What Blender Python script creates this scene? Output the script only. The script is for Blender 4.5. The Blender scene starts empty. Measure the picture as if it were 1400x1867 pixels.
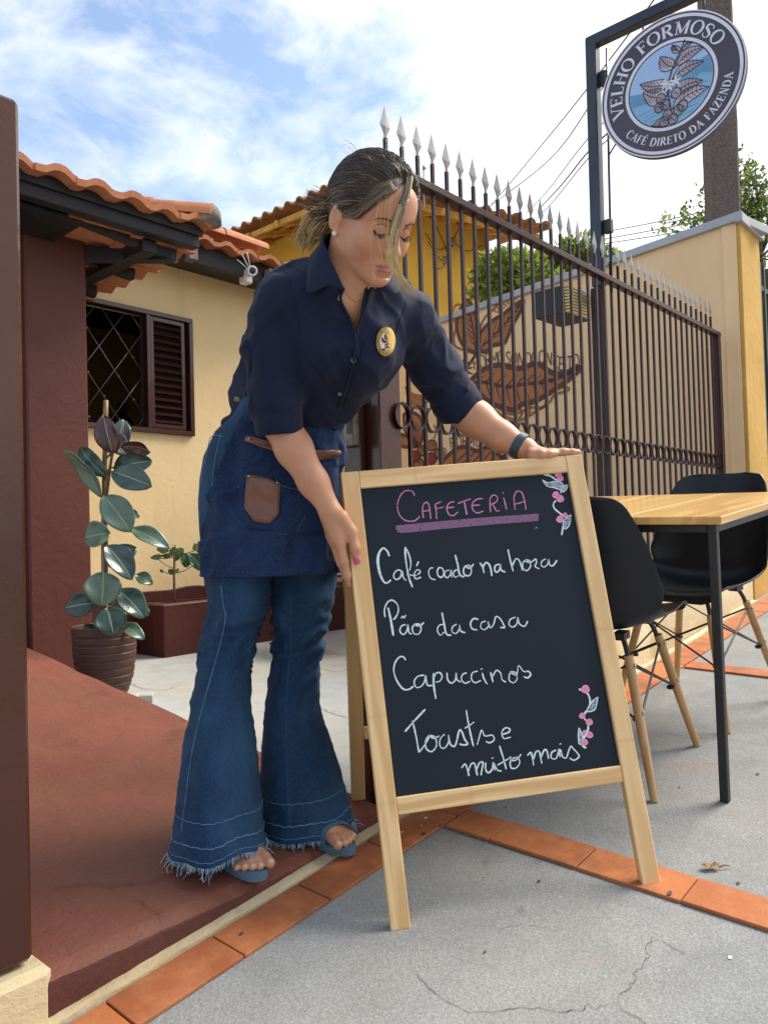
import bpy, math, random
import numpy as np
from mathutils import Matrix, Vector
random.seed(7); RNG = np.random.default_rng(11)
SC = bpy.context.scene; COL = SC.collection

# ------------------------------------------------------------------ camera
FOC = 1400.0                                    # focal length in pixels of the 1400x1867 photograph
CAM = np.array([0.0, 0.0, 0.95])
ROT = np.array([[0.66394022, -0.00010432, -0.74778565],
                [-0.747262, -0.03751009, -0.66347005],
                [-0.02798029, 0.99929624, -0.02498241]])
cd = bpy.data.cameras.new('camera'); cam = bpy.data.objects.new('camera', cd); COL.objects.link(cam)
cd.sensor_fit = 'VERTICAL'; cd.sensor_height = 36.0; cd.lens = FOC/1867*36; cd.clip_start = .05; cd.clip_end = 2000
M4 = Matrix([list(ROT[i])+[CAM[i]] for i in range(3)]+[[0, 0, 0, 1]])
cam.matrix_world = M4; SC.camera = cam

# ------------------------------------------------------------------ light
SUN_DIR = np.array([0.90, -0.42, 0.0]); SUN_EL = math.radians(50)
SUN_DIR = SUN_DIR/np.linalg.norm(SUN_DIR)
sd = np.array([SUN_DIR[0]*math.cos(SUN_EL), SUN_DIR[1]*math.cos(SUN_EL), math.sin(SUN_EL)])
sl = bpy.data.lights.new('sun', 'SUN'); so = bpy.data.objects.new('sun', sl); COL.objects.link(so)
sl.energy = 1.9; sl.angle = math.radians(32); sl.color = (1.0, .93, .82)
so.rotation_euler = Vector(-sd).to_track_quat('-Z', 'Y').to_euler()
W = bpy.data.worlds.new('World'); SC.world = W; W.use_nodes = True
nt = W.node_tree; nt.nodes.clear()
def wn(t, **k):
    n = nt.nodes.new(t)
    for a, b in k.items(): setattr(n, a, b)
    return n
wout = wn('ShaderNodeOutputWorld'); wbg = wn('ShaderNodeBackground'); wbg.inputs[1].default_value = .10
sky = wn('ShaderNodeTexSky', sky_type='NISHITA', sun_disc=False)
sky.sun_elevation = SUN_EL; sky.sun_rotation = math.atan2(SUN_DIR[0], SUN_DIR[1]); sky.air_density = 1.1; sky.dust_density = .6; sky.ozone_density = 2.0
wtc = wn('ShaderNodeTexCoord'); wmap = wn('ShaderNodeMapping'); wmap.inputs['Scale'].default_value = (1.0, 1.0, 1.9); wmap.inputs['Location'].default_value = (.35, .12, .4)
n1 = wn('ShaderNodeTexNoise'); n1.inputs['Scale'].default_value = 5.4; n1.inputs['Detail'].default_value = 9; n1.inputs['Roughness'].default_value = .6; n1.inputs['Distortion'].default_value = .35
r1 = wn('ShaderNodeValToRGB'); r1.color_ramp.elements[0].position = .38; r1.color_ramp.elements[1].position = .62
n2 = wn('ShaderNodeTexNoise'); n2.inputs['Scale'].default_value = 8; n2.inputs['Detail'].default_value = 6
r2 = wn('ShaderNodeValToRGB'); r2.color_ramp.elements[0].position = .30; r2.color_ramp.elements[1].position = .62
r2.color_ramp.elements[0].color = (2.5, 2.95, 3.5, 1); r2.color_ramp.elements[1].color = (4.3, 4.35, 4.4, 1)
# the cloud cover thickens towards the sun's side of the sky
wdot = wn('ShaderNodeVectorMath', operation='DOT_PRODUCT'); wdot.inputs[1].default_value = (.93, -.26, .25)
wramp = wn('ShaderNodeMapRange'); wramp.inputs[1].default_value = .45; wramp.inputs[2].default_value = .90; wramp.inputs[3].default_value = -.03; wramp.inputs[4].default_value = .30
wadd = wn('ShaderNodeMath', operation='ADD'); wadd2 = wn('ShaderNodeMath', operation='ADD')
wmix = wn('ShaderNodeMixRGB'); wsat = wn('ShaderNodeHueSaturation'); wsat.inputs['Saturation'].default_value = .88; wsat.inputs['Value'].default_value = .80
L = nt.links.new
L(wtc.outputs['Generated'], wmap.inputs[0]); L(wmap.outputs[0], n1.inputs['Vector']); L(wmap.outputs[0], n2.inputs['Vector'])
L(wtc.outputs['Generated'], wdot.inputs[0]); L(wdot.outputs['Value'], wramp.inputs[0])
L(n1.outputs[0], wadd.inputs[0]); L(wramp.outputs[0], wadd.inputs[1]); L(wadd.outputs[0], r1.inputs[0]); L(n2.outputs[0], wadd2.inputs[0]); L(wramp.outputs[0], wadd2.inputs[1]); L(wadd2.outputs[0], r2.inputs[0])
L(sky.outputs[0], wsat.inputs['Color']); L(wsat.outputs[0], wmix.inputs[1]); L(r2.outputs[0], wmix.inputs[2]); L(r1.outputs[0], wmix.inputs[0])
L(wmix.outputs[0], wbg.inputs[0]); L(wbg.outputs[0], wout.inputs[0])
SC.view_settings.view_transform = 'Standard'; SC.view_settings.look = 'None'; SC.view_settings.gamma = 1; SC.view_settings.exposure = 1.62
SC.cycles.max_bounces = 8

# ------------------------------------------------------------------ rays through the photograph, planes of the place
GN = np.array([-0.09365051, -0.02568056, 0.99527388])          # the sloping pavement passes through the origin
def ray(px, py): return ROT @ np.array([(px-700)/FOC, -(py-933.5)/FOC, -1.0])
def P(px, py, D): return CAM + ray(px, py)*D
def onp(px, py, p0, n, off=0.0):
    r = ray(px, py); n = np.asarray(n, float); n = n/np.linalg.norm(n); t = ((np.asarray(p0)-CAM) @ n + off)/(r @ n); return CAM + r*t
def onX(px, py, x): return onp(px, py, (x, 0, 0), (1, 0, 0))
def onY(px, py, y): return onp(px, py, (0, y, 0), (0, 1, 0))
def onZ(px, py, z): return onp(px, py, (0, 0, z), (0, 0, 1))
def onG(px, py, h=0.0): return onp(px, py, GN*h, GN)
def gz(x, y): return -(GN[0]*x+GN[1]*y)/GN[2]
def proj(p):
    q = ROT.T @ (np.asarray(p)-CAM); return 700-FOC*q[0]/q[2], 933.5+FOC*q[1]/q[2], -q[2]
CR = ROT[:, 0]; CU = ROT[:, 1]; CT = ROT[:, 2]                    # image right, image up, towards the viewer
def unit(v): v = np.asarray(v, float); return v/np.linalg.norm(v)

# ------------------------------------------------------------------ noise
def _h(ix, iy, iz, s):
    n = (ix*374761393 + iy*668265263 + iz*1440662683 + s*974634777) & 0x7fffffff
    n = ((n ^ (n >> 13))*1274126177) & 0x7fffffff
    return ((n ^ (n >> 16)) & 0xffff)/65535.0
def vnoise(p, s=0):
    p = np.asarray(p, float); i = np.floor(p).astype(np.int64); f = p-i; f = f*f*f*(f*(f*6-15)+10); out = 0
    for dx in (0, 1):
        for dy in (0, 1):
            for dz in (0, 1):
                w = (f[..., 0] if dx else 1-f[..., 0])*(f[..., 1] if dy else 1-f[..., 1])*(f[..., 2] if dz else 1-f[..., 2])
                out = out + w*_h(i[..., 0]+dx, i[..., 1]+dy, i[..., 2]+dz, s)
    return out*2-1
def fbm(p, s=0, o=4):
    a, r = 1.0, 0; p = np.asarray(p, float)
    for k in range(o): r = r + a*vnoise(p*2**k, s+k); a *= .5
    return r

# ------------------------------------------------------------------ objects
def wmat(o):
    return (wmat(o.parent) @ o.matrix_parent_inverse if o.parent else Matrix.Identity(4)) @ o.matrix_basis
def put(o, parent):
    COL.objects.link(o)
    if parent is not None:
        o.parent = parent; o.matrix_parent_inverse = wmat(parent).inverted()
    return o
def mk(name, v, f, mats, parent=None, smooth=False, fm=None, auto=None):
    me = bpy.data.meshes.new(name); v = np.asarray(v, float)
    me.from_pydata([tuple(map(float, x)) for x in v], [], [tuple(int(j) for j in x) for x in f]); me.update()
    for m in (mats if isinstance(mats, (list, tuple)) else [mats]): me.materials.append(m)
    if fm is not None: me.polygons.foreach_set('material_index', np.asarray(fm, np.int32))
    if smooth: me.polygons.foreach_set('use_smooth', np.ones(len(me.polygons), bool))
    if auto is not None: me.set_sharp_from_angle(angle=math.radians(auto))
    return put(bpy.data.objects.new(name, me), parent)
def tag(o, label=None, cat=None, group=None, kind=None):
    if label: o['label'] = label
    if cat: o['category'] = cat
    if group: o['group'] = group
    if kind: o['kind'] = kind
    return o
def thing(name, label, cat, loc=(0, 0, 0), group=None, rot=None):
    o = bpy.data.objects.new(name, None); o.empty_display_size = .1
    m = Matrix.Translation(Vector([float(x) for x in loc]))
    if rot is not None: m = m @ Matrix([list(map(float, r)) for r in rot]).to_4x4()
    o.matrix_basis = m; COL.objects.link(o); return tag(o, label, cat, group)
def copy_tree(o, parent=None):
    c = o.copy(); COL.objects.link(c)
    if parent is not None: c.parent = parent; c.matrix_parent_inverse = o.matrix_parent_inverse.copy()
    for ch in [x for x in bpy.data.objects if x.parent == o]: copy_tree(ch, c)
    return c

class MB:
    def __init__(s): s.v = []; s.f = []; s.m = []
    def add(s, v, f, m=0):
        b = len(s.v); s.v.extend([np.asarray(x, float) for x in v]); s.f.extend([[b+j for j in q] for q in f]); s.m.extend([m]*len(f)); return s
    def box(s, c, h, ax=None, m=0, bev=0.0):
        c = np.asarray(c, float); ax = np.eye(3) if ax is None else np.asarray(ax, float); h = np.asarray(h, float)
        if bev <= 0:
            v = [c+ax.T @ (np.array([i, j, k])*h) for i in (-1, 1) for j in (-1, 1) for k in (-1, 1)]
            return s.add(v, [(0, 1, 3, 2), (4, 6, 7, 5), (0, 4, 5, 1), (2, 3, 7, 6), (0, 2, 6, 4), (1, 5, 7, 3)], m)
        # chamfered box: 24 vertices
        v = []; idx = {}
        for i in (-1, 1):
            for j in (-1, 1):
                for k in (-1, 1):
                    for a in range(3):
                        q = np.array([i, j, k], float)*h-bev*np.array([i, j, k])*(1-np.eye(3)[a]); idx[(i, j, k, a)] = len(v); v.append(c+ax.T @ q)
        f = []
        for a in range(3):
            b, d = [(1, 2), (2, 0), (0, 1)][a]
            for sg in (-1, 1):
                def key(sb, sd):
                    t = [0, 0, 0]; t[a] = sg; t[b] = sb; t[d] = sd; return idx[(*t, a)]
                q = [key(-1, -1), key(1, -1), key(1, 1), key(-1, 1)]; f.append(q if sg > 0 else q[::-1])
        for a in range(3):          # edge chamfers along axis a
            b, d = [(1, 2), (2, 0), (0, 1)][a]
            for sb in (-1, 1):
                for sd in (-1, 1):
                    def key(sa, w):
                        t = [0, 0, 0]; t[a] = sa; t[b] = sb; t[d] = sd; return idx[(*t, w)]
                    q = [key(-1, b), key(1, b), key(1, d), key(-1, d)]; f.append(q if sb*sd < 0 else q[::-1])
        for i in (-1, 1):
            for j in (-1, 1):
                for k in (-1, 1):
                    q = [idx[(i, j, k, a)] for a in range(3)]; f.append(q if i*j*k > 0 else q[::-1])
        return s.add(v, f, m)
    def tube(s, pts, r, n=8, m=0, cap=True, flat=None):
        pts = np.asarray(pts, float); k = len(pts); r = np.full(k, r) if np.isscalar(r) else np.asarray(r, float)
        t = np.gradient(pts, axis=0); t /= np.linalg.norm(t, axis=1)[:, None]+1e-12
        a = np.array([0, 0, 1.0]) if abs(t[0][2]) < .9 else np.array([1.0, 0, 0]); b = len(s.v)
        for i in range(k):
            a = a-t[i]*(a @ t[i]); a = unit(a); c = np.cross(t[i], a)
            for j in range(n):
                w = 2*math.pi*j/n; s.v.append(pts[i]+r[i]*(math.cos(w)*a+math.sin(w)*c))
        for i in range(k-1):
            for j in range(n):
                s.f.append([b+i*n+j, b+i*n+(j+1) % n, b+(i+1)*n+(j+1) % n, b+(i+1)*n+j]); s.m.append(m)
        if cap:
            s.f.append([b+j for j in range(n)][::-1]); s.f.append([b+(k-1)*n+j for j in range(n)]); s.m += [m, m]
        return s
    def loft(s, rings, m=0, cap=True, closed=True):
        b = len(s.v); n = len(rings[0])
        for r in rings: s.v.extend([np.asarray(x, float) for x in r])
        for i in range(len(rings)-1):
            for j in range(n if closed else n-1):
                s.f.append([b+i*n+j, b+i*n+(j+1) % n, b+(i+1)*n+(j+1) % n, b+(i+1)*n+j]); s.m.append(m)
        if cap and closed:
            s.f.append([b+j for j in range(n)][::-1]); s.f.append([b+(len(rings)-1)*n+j for j in range(n)]); s.m += [m, m]
        return s
    def lathe(s, c, prof, n=24, ax=None, m=0):
        ax = np.eye(3) if ax is None else np.asarray(ax, float); c = np.asarray(c, float)
        rings = [[c+ax.T @ np.array([r*math.cos(2*math.pi*j/n), r*math.sin(2*math.pi*j/n), z]) for j in range(n)] for r, z in prof]
        return s.loft(rings, m)
    def prism(s, poly, d, m=0):                     # poly: 3-D outline, d: thickness vector
        poly = [np.asarray(p, float) for p in poly]; n = len(poly); d = np.asarray(d, float); b = len(s.v)
        s.v += poly+[p+d for p in poly]; s.f.append(list(range(b, b+n))[::-1]); s.f.append(list(range(b+n, b+2*n)))
        for j in range(n): s.f.append([b+j, b+(j+1) % n, b+n+(j+1) % n, b+n+j])
        s.m += [m]*(n+2); return s
    def ball(s, c, r, n=12, m=0, ax=None):
        r = np.full(3, r) if np.isscalar(r) else np.asarray(r, float); ax = np.eye(3) if ax is None else np.asarray(ax, float); c = np.asarray(c, float)
        k = max(4, n//2); rings = []
        for i in range(k+1):
            th = math.pi*(.02+.96*i/k); rings.append([c+ax.T @ (r*np.array([math.sin(th)*math.cos(2*math.pi*j/n), math.sin(th)*math.sin(2*math.pi*j/n), -math.cos(th)])) for j in range(n)])
        return s.loft(rings, m)
    def ribbon(s, pts, w, nrm, m=0, thick=0.0):      # a flat strip lying on a plane with normal nrm
        pts = np.asarray(pts, float); nrm = unit(nrm); t = np.gradient(pts, axis=0); w = np.full(len(pts), w) if np.isscalar(w) else np.asarray(w)
        b = len(s.v)
        for i in range(len(pts)):
            sd_ = np.cross(nrm, t[i]); sd_ = sd_/(np.linalg.norm(sd_)+1e-12); s.v += [pts[i]-sd_*w[i]/2, pts[i]+sd_*w[i]/2]
        for i in range(len(pts)-1): s.f.append([b+2*i, b+2*i+2, b+2*i+3, b+2*i+1]); s.m.append(m)
        return s
    def build(s, name, mats, parent=None, smooth=False, auto=None):
        return mk(name, s.v, s.f, mats, parent, smooth, s.m, auto)
def spline(pts, n=6):
    p = np.asarray(pts, float)
    if len(p) < 3: return np.array([p[0]+(p[-1]-p[0])*i/n for i in range(n+1)])
    q = np.vstack([2*p[0]-p[1], p, 2*p[-1]-p[-2]]); out = []
    for i in range(1, len(q)-2):
        for k in range(n):
            t = k/n; out.append(.5*((2*q[i])+(-q[i-1]+q[i+1])*t+(2*q[i-1]-5*q[i]+4*q[i+1]-q[i+2])*t*t+(-q[i-1]+3*q[i]-3*q[i+1]+q[i+2])*t**3))
    out.append(q[-2]); return np.array(out)
def loc_box(name, c, ax, size, mat, parent=None, bev=.002):        # a box with its own axes, so that grain runs along its local Z
    b = MB().box((0, 0, 0), np.asarray(size)/2, None, 0, bev); o = mk(name, b.v, b.f, mat, None)
    m = Matrix([[ax[0][i], ax[1][i], ax[2][i], c[i]] for i in range(3)]+[[0, 0, 0, 1]])
    if parent is not None:
        o.parent = parent; o.matrix_parent_inverse = wmat(parent).inverted()
    o.matrix_basis = m; return o
def beam(name, p0, p1, w, t, wdir, mat, parent=None, bev=.002):     # rectangular bar from p0 to p1; w along wdir, t across
    p0 = np.asarray(p0, float); p1 = np.asarray(p1, float); z = unit(p1-p0); x = np.asarray(wdir, float); x = unit(x-z*(x @ z)); y = np.cross(z, x)
    return loc_box(name, (p0+p1)/2, (x, y, z), (w, t, np.linalg.norm(p1-p0)), mat, parent, bev)

# ------------------------------------------------------------------ materials
def srgb(r, g, b):
    return tuple(((c/255)/12.92 if c/255 <= .04045 else ((c/255+.055)/1.055)**2.4) for c in (r, g, b))
class NM:
    def __init__(s, name):
        s.mat = bpy.data.materials.new(name); s.mat.use_nodes = True; s.nt = s.mat.node_tree; s.b = s.nt.nodes['Principled BSDF']; s.c = s.n('ShaderNodeTexCoord').outputs['Object']
    def n(s, t, **k):
        x = s.nt.nodes.new(t)
        for a, b in k.items(): setattr(x, a, b)
        return x
    def l(s, a, b): s.nt.links.new(a, b)
    def mapping(s, scale, src=None, loc=(0, 0, 0), rot=(0, 0, 0)):
        m = s.n('ShaderNodeMapping'); m.inputs['Scale'].default_value = scale; m.inputs['Location'].default_value = loc; m.inputs['Rotation'].default_value = rot; s.l(src or s.c, m.inputs[0]); return m.outputs[0]
    def noise(s, scale, detail=5, rough=.55, src=None, dist=0):
        x = s.n('ShaderNodeTexNoise'); x.inputs['Scale'].default_value = scale; x.inputs['Detail'].default_value = detail; x.inputs['Roughness'].default_value = rough; x.inputs['Distortion'].default_value = dist
        s.l(src or s.c, x.inputs['Vector']); return x.outputs[0]
    def ramp(s, src, a, b, ca=(0, 0, 0), cb=(1, 1, 1)):
        x = s.n('ShaderNodeValToRGB'); e = x.color_ramp.elements; e[0].position = a; e[1].position = b; e[0].color = (*ca, 1); e[1].color = (*cb, 1); s.l(src, x.inputs[0]); return x.outputs[0]
    def mix(s, fac, a, b, mode='MIX'):
        x = s.n('ShaderNodeMixRGB', blend_type=mode)
        for i, q in ((0, fac), (1, a), (2, b)):
            if isinstance(q, tuple): x.inputs[i].default_value = (*q, 1)
            elif isinstance(q, (int, float)): x.inputs[i].default_value = q
            else: s.l(q, x.inputs[i])
        return x.outputs[0]
    def math(s, op, a, b=0.0):
        x = s.n('ShaderNodeMath', operation=op)
        for i, q in enumerate((a, b)):
            if isinstance(q, (int, float)): x.inputs[i].default_value = q
            else: s.l(q, x.inputs[i])
        return x.outputs[0]
    def bump(s, h, strength, dist=.01):
        x = s.n('ShaderNodeBump'); x.inputs['Strength'].default_value = strength; x.inputs['Distance'].default_value = dist
        if isinstance(h, (list, tuple)):
            prev = None
            for hh, st, di in h:
                y = s.n('ShaderNodeBump'); y.inputs['Strength'].default_value = st; y.inputs['Distance'].default_value = di; s.l(hh, y.inputs['Height'])
                if prev is not None: s.l(prev, y.inputs['Normal'])
                prev = y.outputs[0]
            s.l(prev, s.b.inputs['Normal']); return
        s.l(h, x.inputs['Height']); s.l(x.outputs[0], s.b.inputs['Normal'])
    def set(s, col=None, rough=.6, metal=0, coat=0, spec=.5, sheen=0):
        if col is not None:
            if isinstance(col, tuple): s.b.inputs['Base Color'].default_value = (*col, 1)
            else: s.l(col, s.b.inputs['Base Color'])
        if isinstance(rough, (int, float)): s.b.inputs['Roughness'].default_value = rough
        else: s.l(rough, s.b.inputs['Roughness'])
        s.b.inputs['Metallic'].default_value = metal; s.b.inputs['Coat Weight'].default_value = coat; s.b.inputs['Specular IOR Level'].default_value = spec; s.b.inputs['Sheen Weight'].default_value = sheen
        return s.mat
def pm(name, c, c2=None, scale=6, rng=(.35, .65), rough=.6, bump=0, bscale=60, bdist=.004, metal=0, coat=0, spec=.5, c3=None, s3=1.2, r3=(.5, .7), stretch=None, sheen=0, bdetail=4):
    m = NM(name); src = m.mapping(stretch) if stretch else None; col = c
    if c2 is not None: col = m.mix(m.ramp(m.noise(scale, 6, src=src), *rng), c, c2)
    if c3 is not None: col = m.mix(m.ramp(m.noise(s3, 5, src=src), *r3), col, c3)
    if bump: m.bump(m.noise(bscale, bdetail, src=src), bump, bdist)
    return m.set(col, rough, metal, coat, spec, sheen)
def wood(name, light, dark, ring=16.0, rough=.45, coat=.15):
    m = NM(name); oi = m.n('ShaderNodeObjectInfo'); cb = m.n('ShaderNodeCombineXYZ')
    r = m.math('MULTIPLY', oi.outputs['Random'], 7.0); m.l(r, cb.inputs[0]); m.l(r, cb.inputs[1]); m.l(r, cb.inputs[2])
    add = m.n('ShaderNodeVectorMath', operation='ADD'); m.l(m.c, add.inputs[0]); m.l(cb.outputs[0], add.inputs[1])
    s1 = m.mapping((1, 1, .07), add.outputs[0]); nz = m.noise(9, 3, src=s1)
    w = m.math('SINE', m.math('MULTIPLY', nz, ring*2.6)); w2 = m.noise(220, 3, src=m.mapping((1, 1, .03), add.outputs[0]))
    g = m.math('ADD', m.math('MULTIPLY', w, .42), m.math('MULTIPLY', w2, .75)); col = m.mix(m.ramp(g, .12, .85), dark, light)
    col = m.mix(m.ramp(m.noise(2.5, 2, src=s1), .35, .7), col, tuple(.86*x for x in light)); m.bump(w2, .06, .002)
    return m.set(col, rough, 0, coat)
# ================================================================== materials of the setting
def concrete(name, base, dark, warm, pits=1.0, cracks=0.0):
    m = NM(name)
    big = m.ramp(m.noise(1.6, 6, .6), .38, .68); mid = m.ramp(m.noise(7, 6, .65), .35, .7); fine = m.noise(190, 3, .6)
    col = m.mix(m.math('MULTIPLY', mid, .75), base, dark); col = m.mix(m.math('MULTIPLY', big, .55), col, warm)
    pk = m.ramp(m.noise(3.1, 4, .55, src=m.mapping((1, 1, 1), loc=(5, 2, 1))), .60, .72); col = m.mix(m.math('MULTIPLY', pk, .35), col, srgb(178, 140, 132))
    sp = m.ramp(fine, .40, .60); col = m.mix(m.math('MULTIPLY', sp, .46), col, tuple(.45*x for x in base))
    sp2 = m.ramp(m.noise(240, 2, .5, src=m.mapping((1, 1, 1), loc=(3, 1, 7))), .60, .70); col = m.mix(m.math('MULTIPLY', sp2, .35), col, tuple(min(.8, 1.7*x) for x in base))
    st = m.ramp(m.noise(14, 3, .5, src=m.mapping((1, 1, 1), loc=(1, 8, 2))), .70, .76); col = m.mix(m.math('MULTIPLY', st, .4), col, tuple(.4*x for x in base))
    if cracks:
        v = m.n('ShaderNodeTexVoronoi', feature='DISTANCE_TO_EDGE'); v.inputs['Scale'].default_value = cracks
        vd = m.mix(.12, m.c, m.n('ShaderNodeTexNoise').outputs[1]); m.l(vd, v.inputs['Vector'])
        cr = m.ramp(v.outputs[0], .004, .012, (1, 1, 1), (0, 0, 0)); col = m.mix(m.math('MULTIPLY', cr, m.math('MULTIPLY', big, .8)), col, tuple(.3*x for x in base))
    m.bump([(fine, .5*pits, .004), (m.noise(45, 4, .6), .25, .006)], 0); return m.set(col, .88, spec=.3)
def plaster(name, base, dark, rough=.75, bump=.35, bscale=38, streak=0.0, coat=0.0, chips=None, patch=None):
    m = NM(name); col = m.mix(m.ramp(m.noise(2.2, 6, .6), .35, .7), base, dark)
    if streak:
        sk = m.ramp(m.noise(5, 4, .6, src=m.mapping((1, 1, .12))), .55, .72); col = m.mix(m.math('MULTIPLY', sk, streak), col, tuple(.62*x for x in base))
    if chips:
        ch = m.ramp(m.noise(11, 6, .7), .71, .73); col = m.mix(ch, col, chips)
    if patch:
        col = m.mix(m.math('MULTIPLY', m.ramp(m.noise(1.7, 7, .62, dist=.6), .45, .60), .8), col, patch); col = m.mix(m.math('MULTIPLY', m.ramp(m.noise(5.5, 7, .7, dist=.4, src=m.mapping((1, 1, 1), loc=(4, 1, 2))), .58, .68), .5), col, tuple(.55*x for x in base)); col = m.mix(m.math('MULTIPLY', m.ramp(m.noise(150, 3, .6), .58, .70), .35), col, tuple(.5*x for x in base))
    lump = m.n('ShaderNodeTexVoronoi', feature='SMOOTH_F1'); lump.inputs['Scale'].default_value = 16
    m.bump([(m.noise(bscale, 5, .6), bump, .006), (m.noise(7, 5, .65, dist=1.2), min(.35, bump), .018)], 0); return m.set(col, rough, coat=coat, spec=.28)
M = {}
M['walk'] = concrete('pavement_concrete', (.305, .31, .305), (.205, .207, .205), (.345, .325, .28))
M['yard'] = concrete('yard_concrete', (.50, .51, .50), (.36, .38, .38), (.60, .53, .38), .6)
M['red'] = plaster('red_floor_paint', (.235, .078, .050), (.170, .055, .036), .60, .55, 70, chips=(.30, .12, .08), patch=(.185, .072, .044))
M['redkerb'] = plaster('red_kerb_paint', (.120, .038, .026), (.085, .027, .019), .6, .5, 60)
M['cream'] = plaster('cream_paint', (.72, .60, .38), (.60, .48, .28), .8, .5, 50, .25)
M['grout'] = plaster('cream_grout', (.74, .60, .38), (.44, .32, .18), .9, .6, 60)
M['gloss'] = plaster('glossy_brown_paint', (.075, .026, .016), (.058, .020, .013), .22, .10, 150, coat=.22)
M['brown'] = plaster('brown_wall_paint', (.120, .036, .026), (.095, .028, .021), .50, .25, 26)
M['planter'] = plaster('planter_brown_paint', (.095, .027, .020), (.065, .018, .014), .5, .45, 30)
M['house'] = plaster('house_cream_yellow', (.84, .63, .34), (.79, .57, .29), .8, .22, 22, .30)
M['mural_wall'] = plaster('boundary_wall_sand', (.85, .61, .36), (.80, .55, .31), .8, .22, 30, .10)
M['ochre'] = plaster('ochre_paint', (.62, .37, .10), (.50, .28, .06), .8, .5, 16, .5, chips=(.40, .20, .04))
M['nyellow'] = plaster('neighbour_yellow', (.68, .41, .065), (.60, .34, .045), .8, .2, 20, .1)
M['coping'] = pm('grey_coping_metal', (.42, .43, .44), (.34, .35, .36), 5, rough=.45, metal=.4)
M['black'] = pm('black_paint', (.012, .012, .015), (.02, .02, .022), 8, rough=.45, bump=.1)
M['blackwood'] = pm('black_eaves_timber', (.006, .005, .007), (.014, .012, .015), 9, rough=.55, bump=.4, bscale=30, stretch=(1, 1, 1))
def tile_mat(name, a, b, c, stain):
    m = NM(name); g = m.n('ShaderNodeNewGeometry'); col = m.mix(g.outputs['Random Per Island'], a, b); col = m.mix(m.math('MULTIPLY', m.ramp(m.noise(14, 6, .65), .4, .75), .7), col, c)
    col = m.mix(m.math('MULTIPLY', m.ramp(m.noise(5.0, 7, .7), .50, .68), .85), col, stain); m.bump(m.noise(120, 4, .6), .35, .003); return m.set(col, .75, spec=.35)
M['floor_tile'] = tile_mat('terracotta_border_tile', (.46, .150, .045), (.33, .100, .034), (.55, .215, .090), (.22, .080, .040))
M['roof_tile'] = tile_mat('orange_roof_tile', (.46, .17, .075), (.38, .13, .055), (.55, .25, .13), (.30, .12, .07))
M['old_tile'] = tile_mat('weathered_roof_tile', (.30, .13, .055), (.22, .09, .04), (.36, .18, .08), (.10, .06, .035))
M['mortar'] = pm('grey_mortar', (.30, .26, .23), (.16, .13, .12), 12, rough=.9, bump=.6, bscale=40)
M['joint'] = pm('dark_joint', (.10, .06, .04), rough=.95)
M['crack'] = pm('crack_dark', (.035, .030, .028), rough=1)

# ================================================================== ground
def slope_grid(name, x0, x1, y0, y1, nx, ny, mat, h=0.0, kind='structure', parent=None):
    v = []; f = []
    for j in range(ny+1):
        for i in range(nx+1):
            x = x0+(x1-x0)*i/nx; y = y0+(y1-y0)*j/ny; v.append((x, y, gz(x, y)+h))
    for j in range(ny):
        for i in range(nx): a = j*(nx+1)+i; f.append((a, a+1, a+nx+2, a+nx+1))
    return tag(mk(name, v, f, mat, parent), kind=kind)
slope_grid('pavement', -60, 90, -70, 1.375, 60, 30, M['walk'])
YF = .13
yf = tag(mk('yard_floor', [(1.4, 1.40, YF), (90, 1.40, YF), (90, 95, YF), (-60, 95, YF), (-60, 1.40, YF-.6), (1.4, 1.41, YF-.6)], [(0, 1, 2, 3, 4, 5)], M['yard']), kind='structure')
yf.data.clear_geometry(); yf.data.from_pydata([(-60, 1.40, YF), (90, 1.40, YF), (90, 95, YF), (-60, 95, YF)], [], [(0, 1, 2, 3)])
# terracotta border tiles, each a slab set 5 mm above its dark bed
def tile_row(name, a, b, wd, ln, start=0.0):
    a = np.asarray(a, float); b = np.asarray(b, float); d = unit(b-a); s = np.cross(GN, d); tot = np.linalg.norm(b-a); mb = MB(); u = start; k = 0
    mb.box((a+b)/2+GN*.001, (tot/2, wd/2-.002, .002), (d, s, GN), 1)
    while u < tot-.03:
        e = min(u+ln, tot); q0 = max(u, 0)
        if e-q0 > .03:
            tl = .0006*math.sin(k*2.3); mb.box(a+d*(q0+e)/2+GN*(.0045+tl), ((e-q0)/2-.0018, wd/2, .004), (d, s, GN), 0, .0012)
        u += ln; k += 1
    return tag(mb.build(name, [M['floor_tile'], M['joint']]), kind='structure')
g = lambda x, y: np.array([x, y, gz(x, y)])
tile_row('tile_border_path', g(-.6, 1.287), g(9.0, 1.287), .108, .235, -.095)
tile_row('tile_border_path', g(1.638, 1.228), g(1.648, -2.5), .105, .235, -.10)
tile_row('tile_border_path', g(3.30, 1.228), g(3.30, -2.5), .095, .235, -.1)
tile_row('tile_border_path', g(-.02, 1.228), g(-.02, -2.5), .1, .235, -.1)
# cream mortar line between the tiles and the kerb, wavering edge
mb = MB(); n = 160; rings = []
for i in range(n+1):
    x = .50+(4.75-.50)*i/n; wob = .006*vnoise(np.array([x*9, 0, 0]))+.004*vnoise(np.array([x*31, 3, 0])); y0 = 1.347+wob; z = gz(x, 1.36)
    y0 += .006; rings.append([(x, y0, z-.01), (x, y0+.003, z+.008), (x, 1.364, z+.011+.004*vnoise(np.array([x*22, 9, 0]))), (x, 1.379, z+.012), (x, 1.379, z-.01)])
mb.loft(rings); tag(mb.build('mortar_ground_line', M['grout'], None, True, 40), kind='structure')
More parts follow.
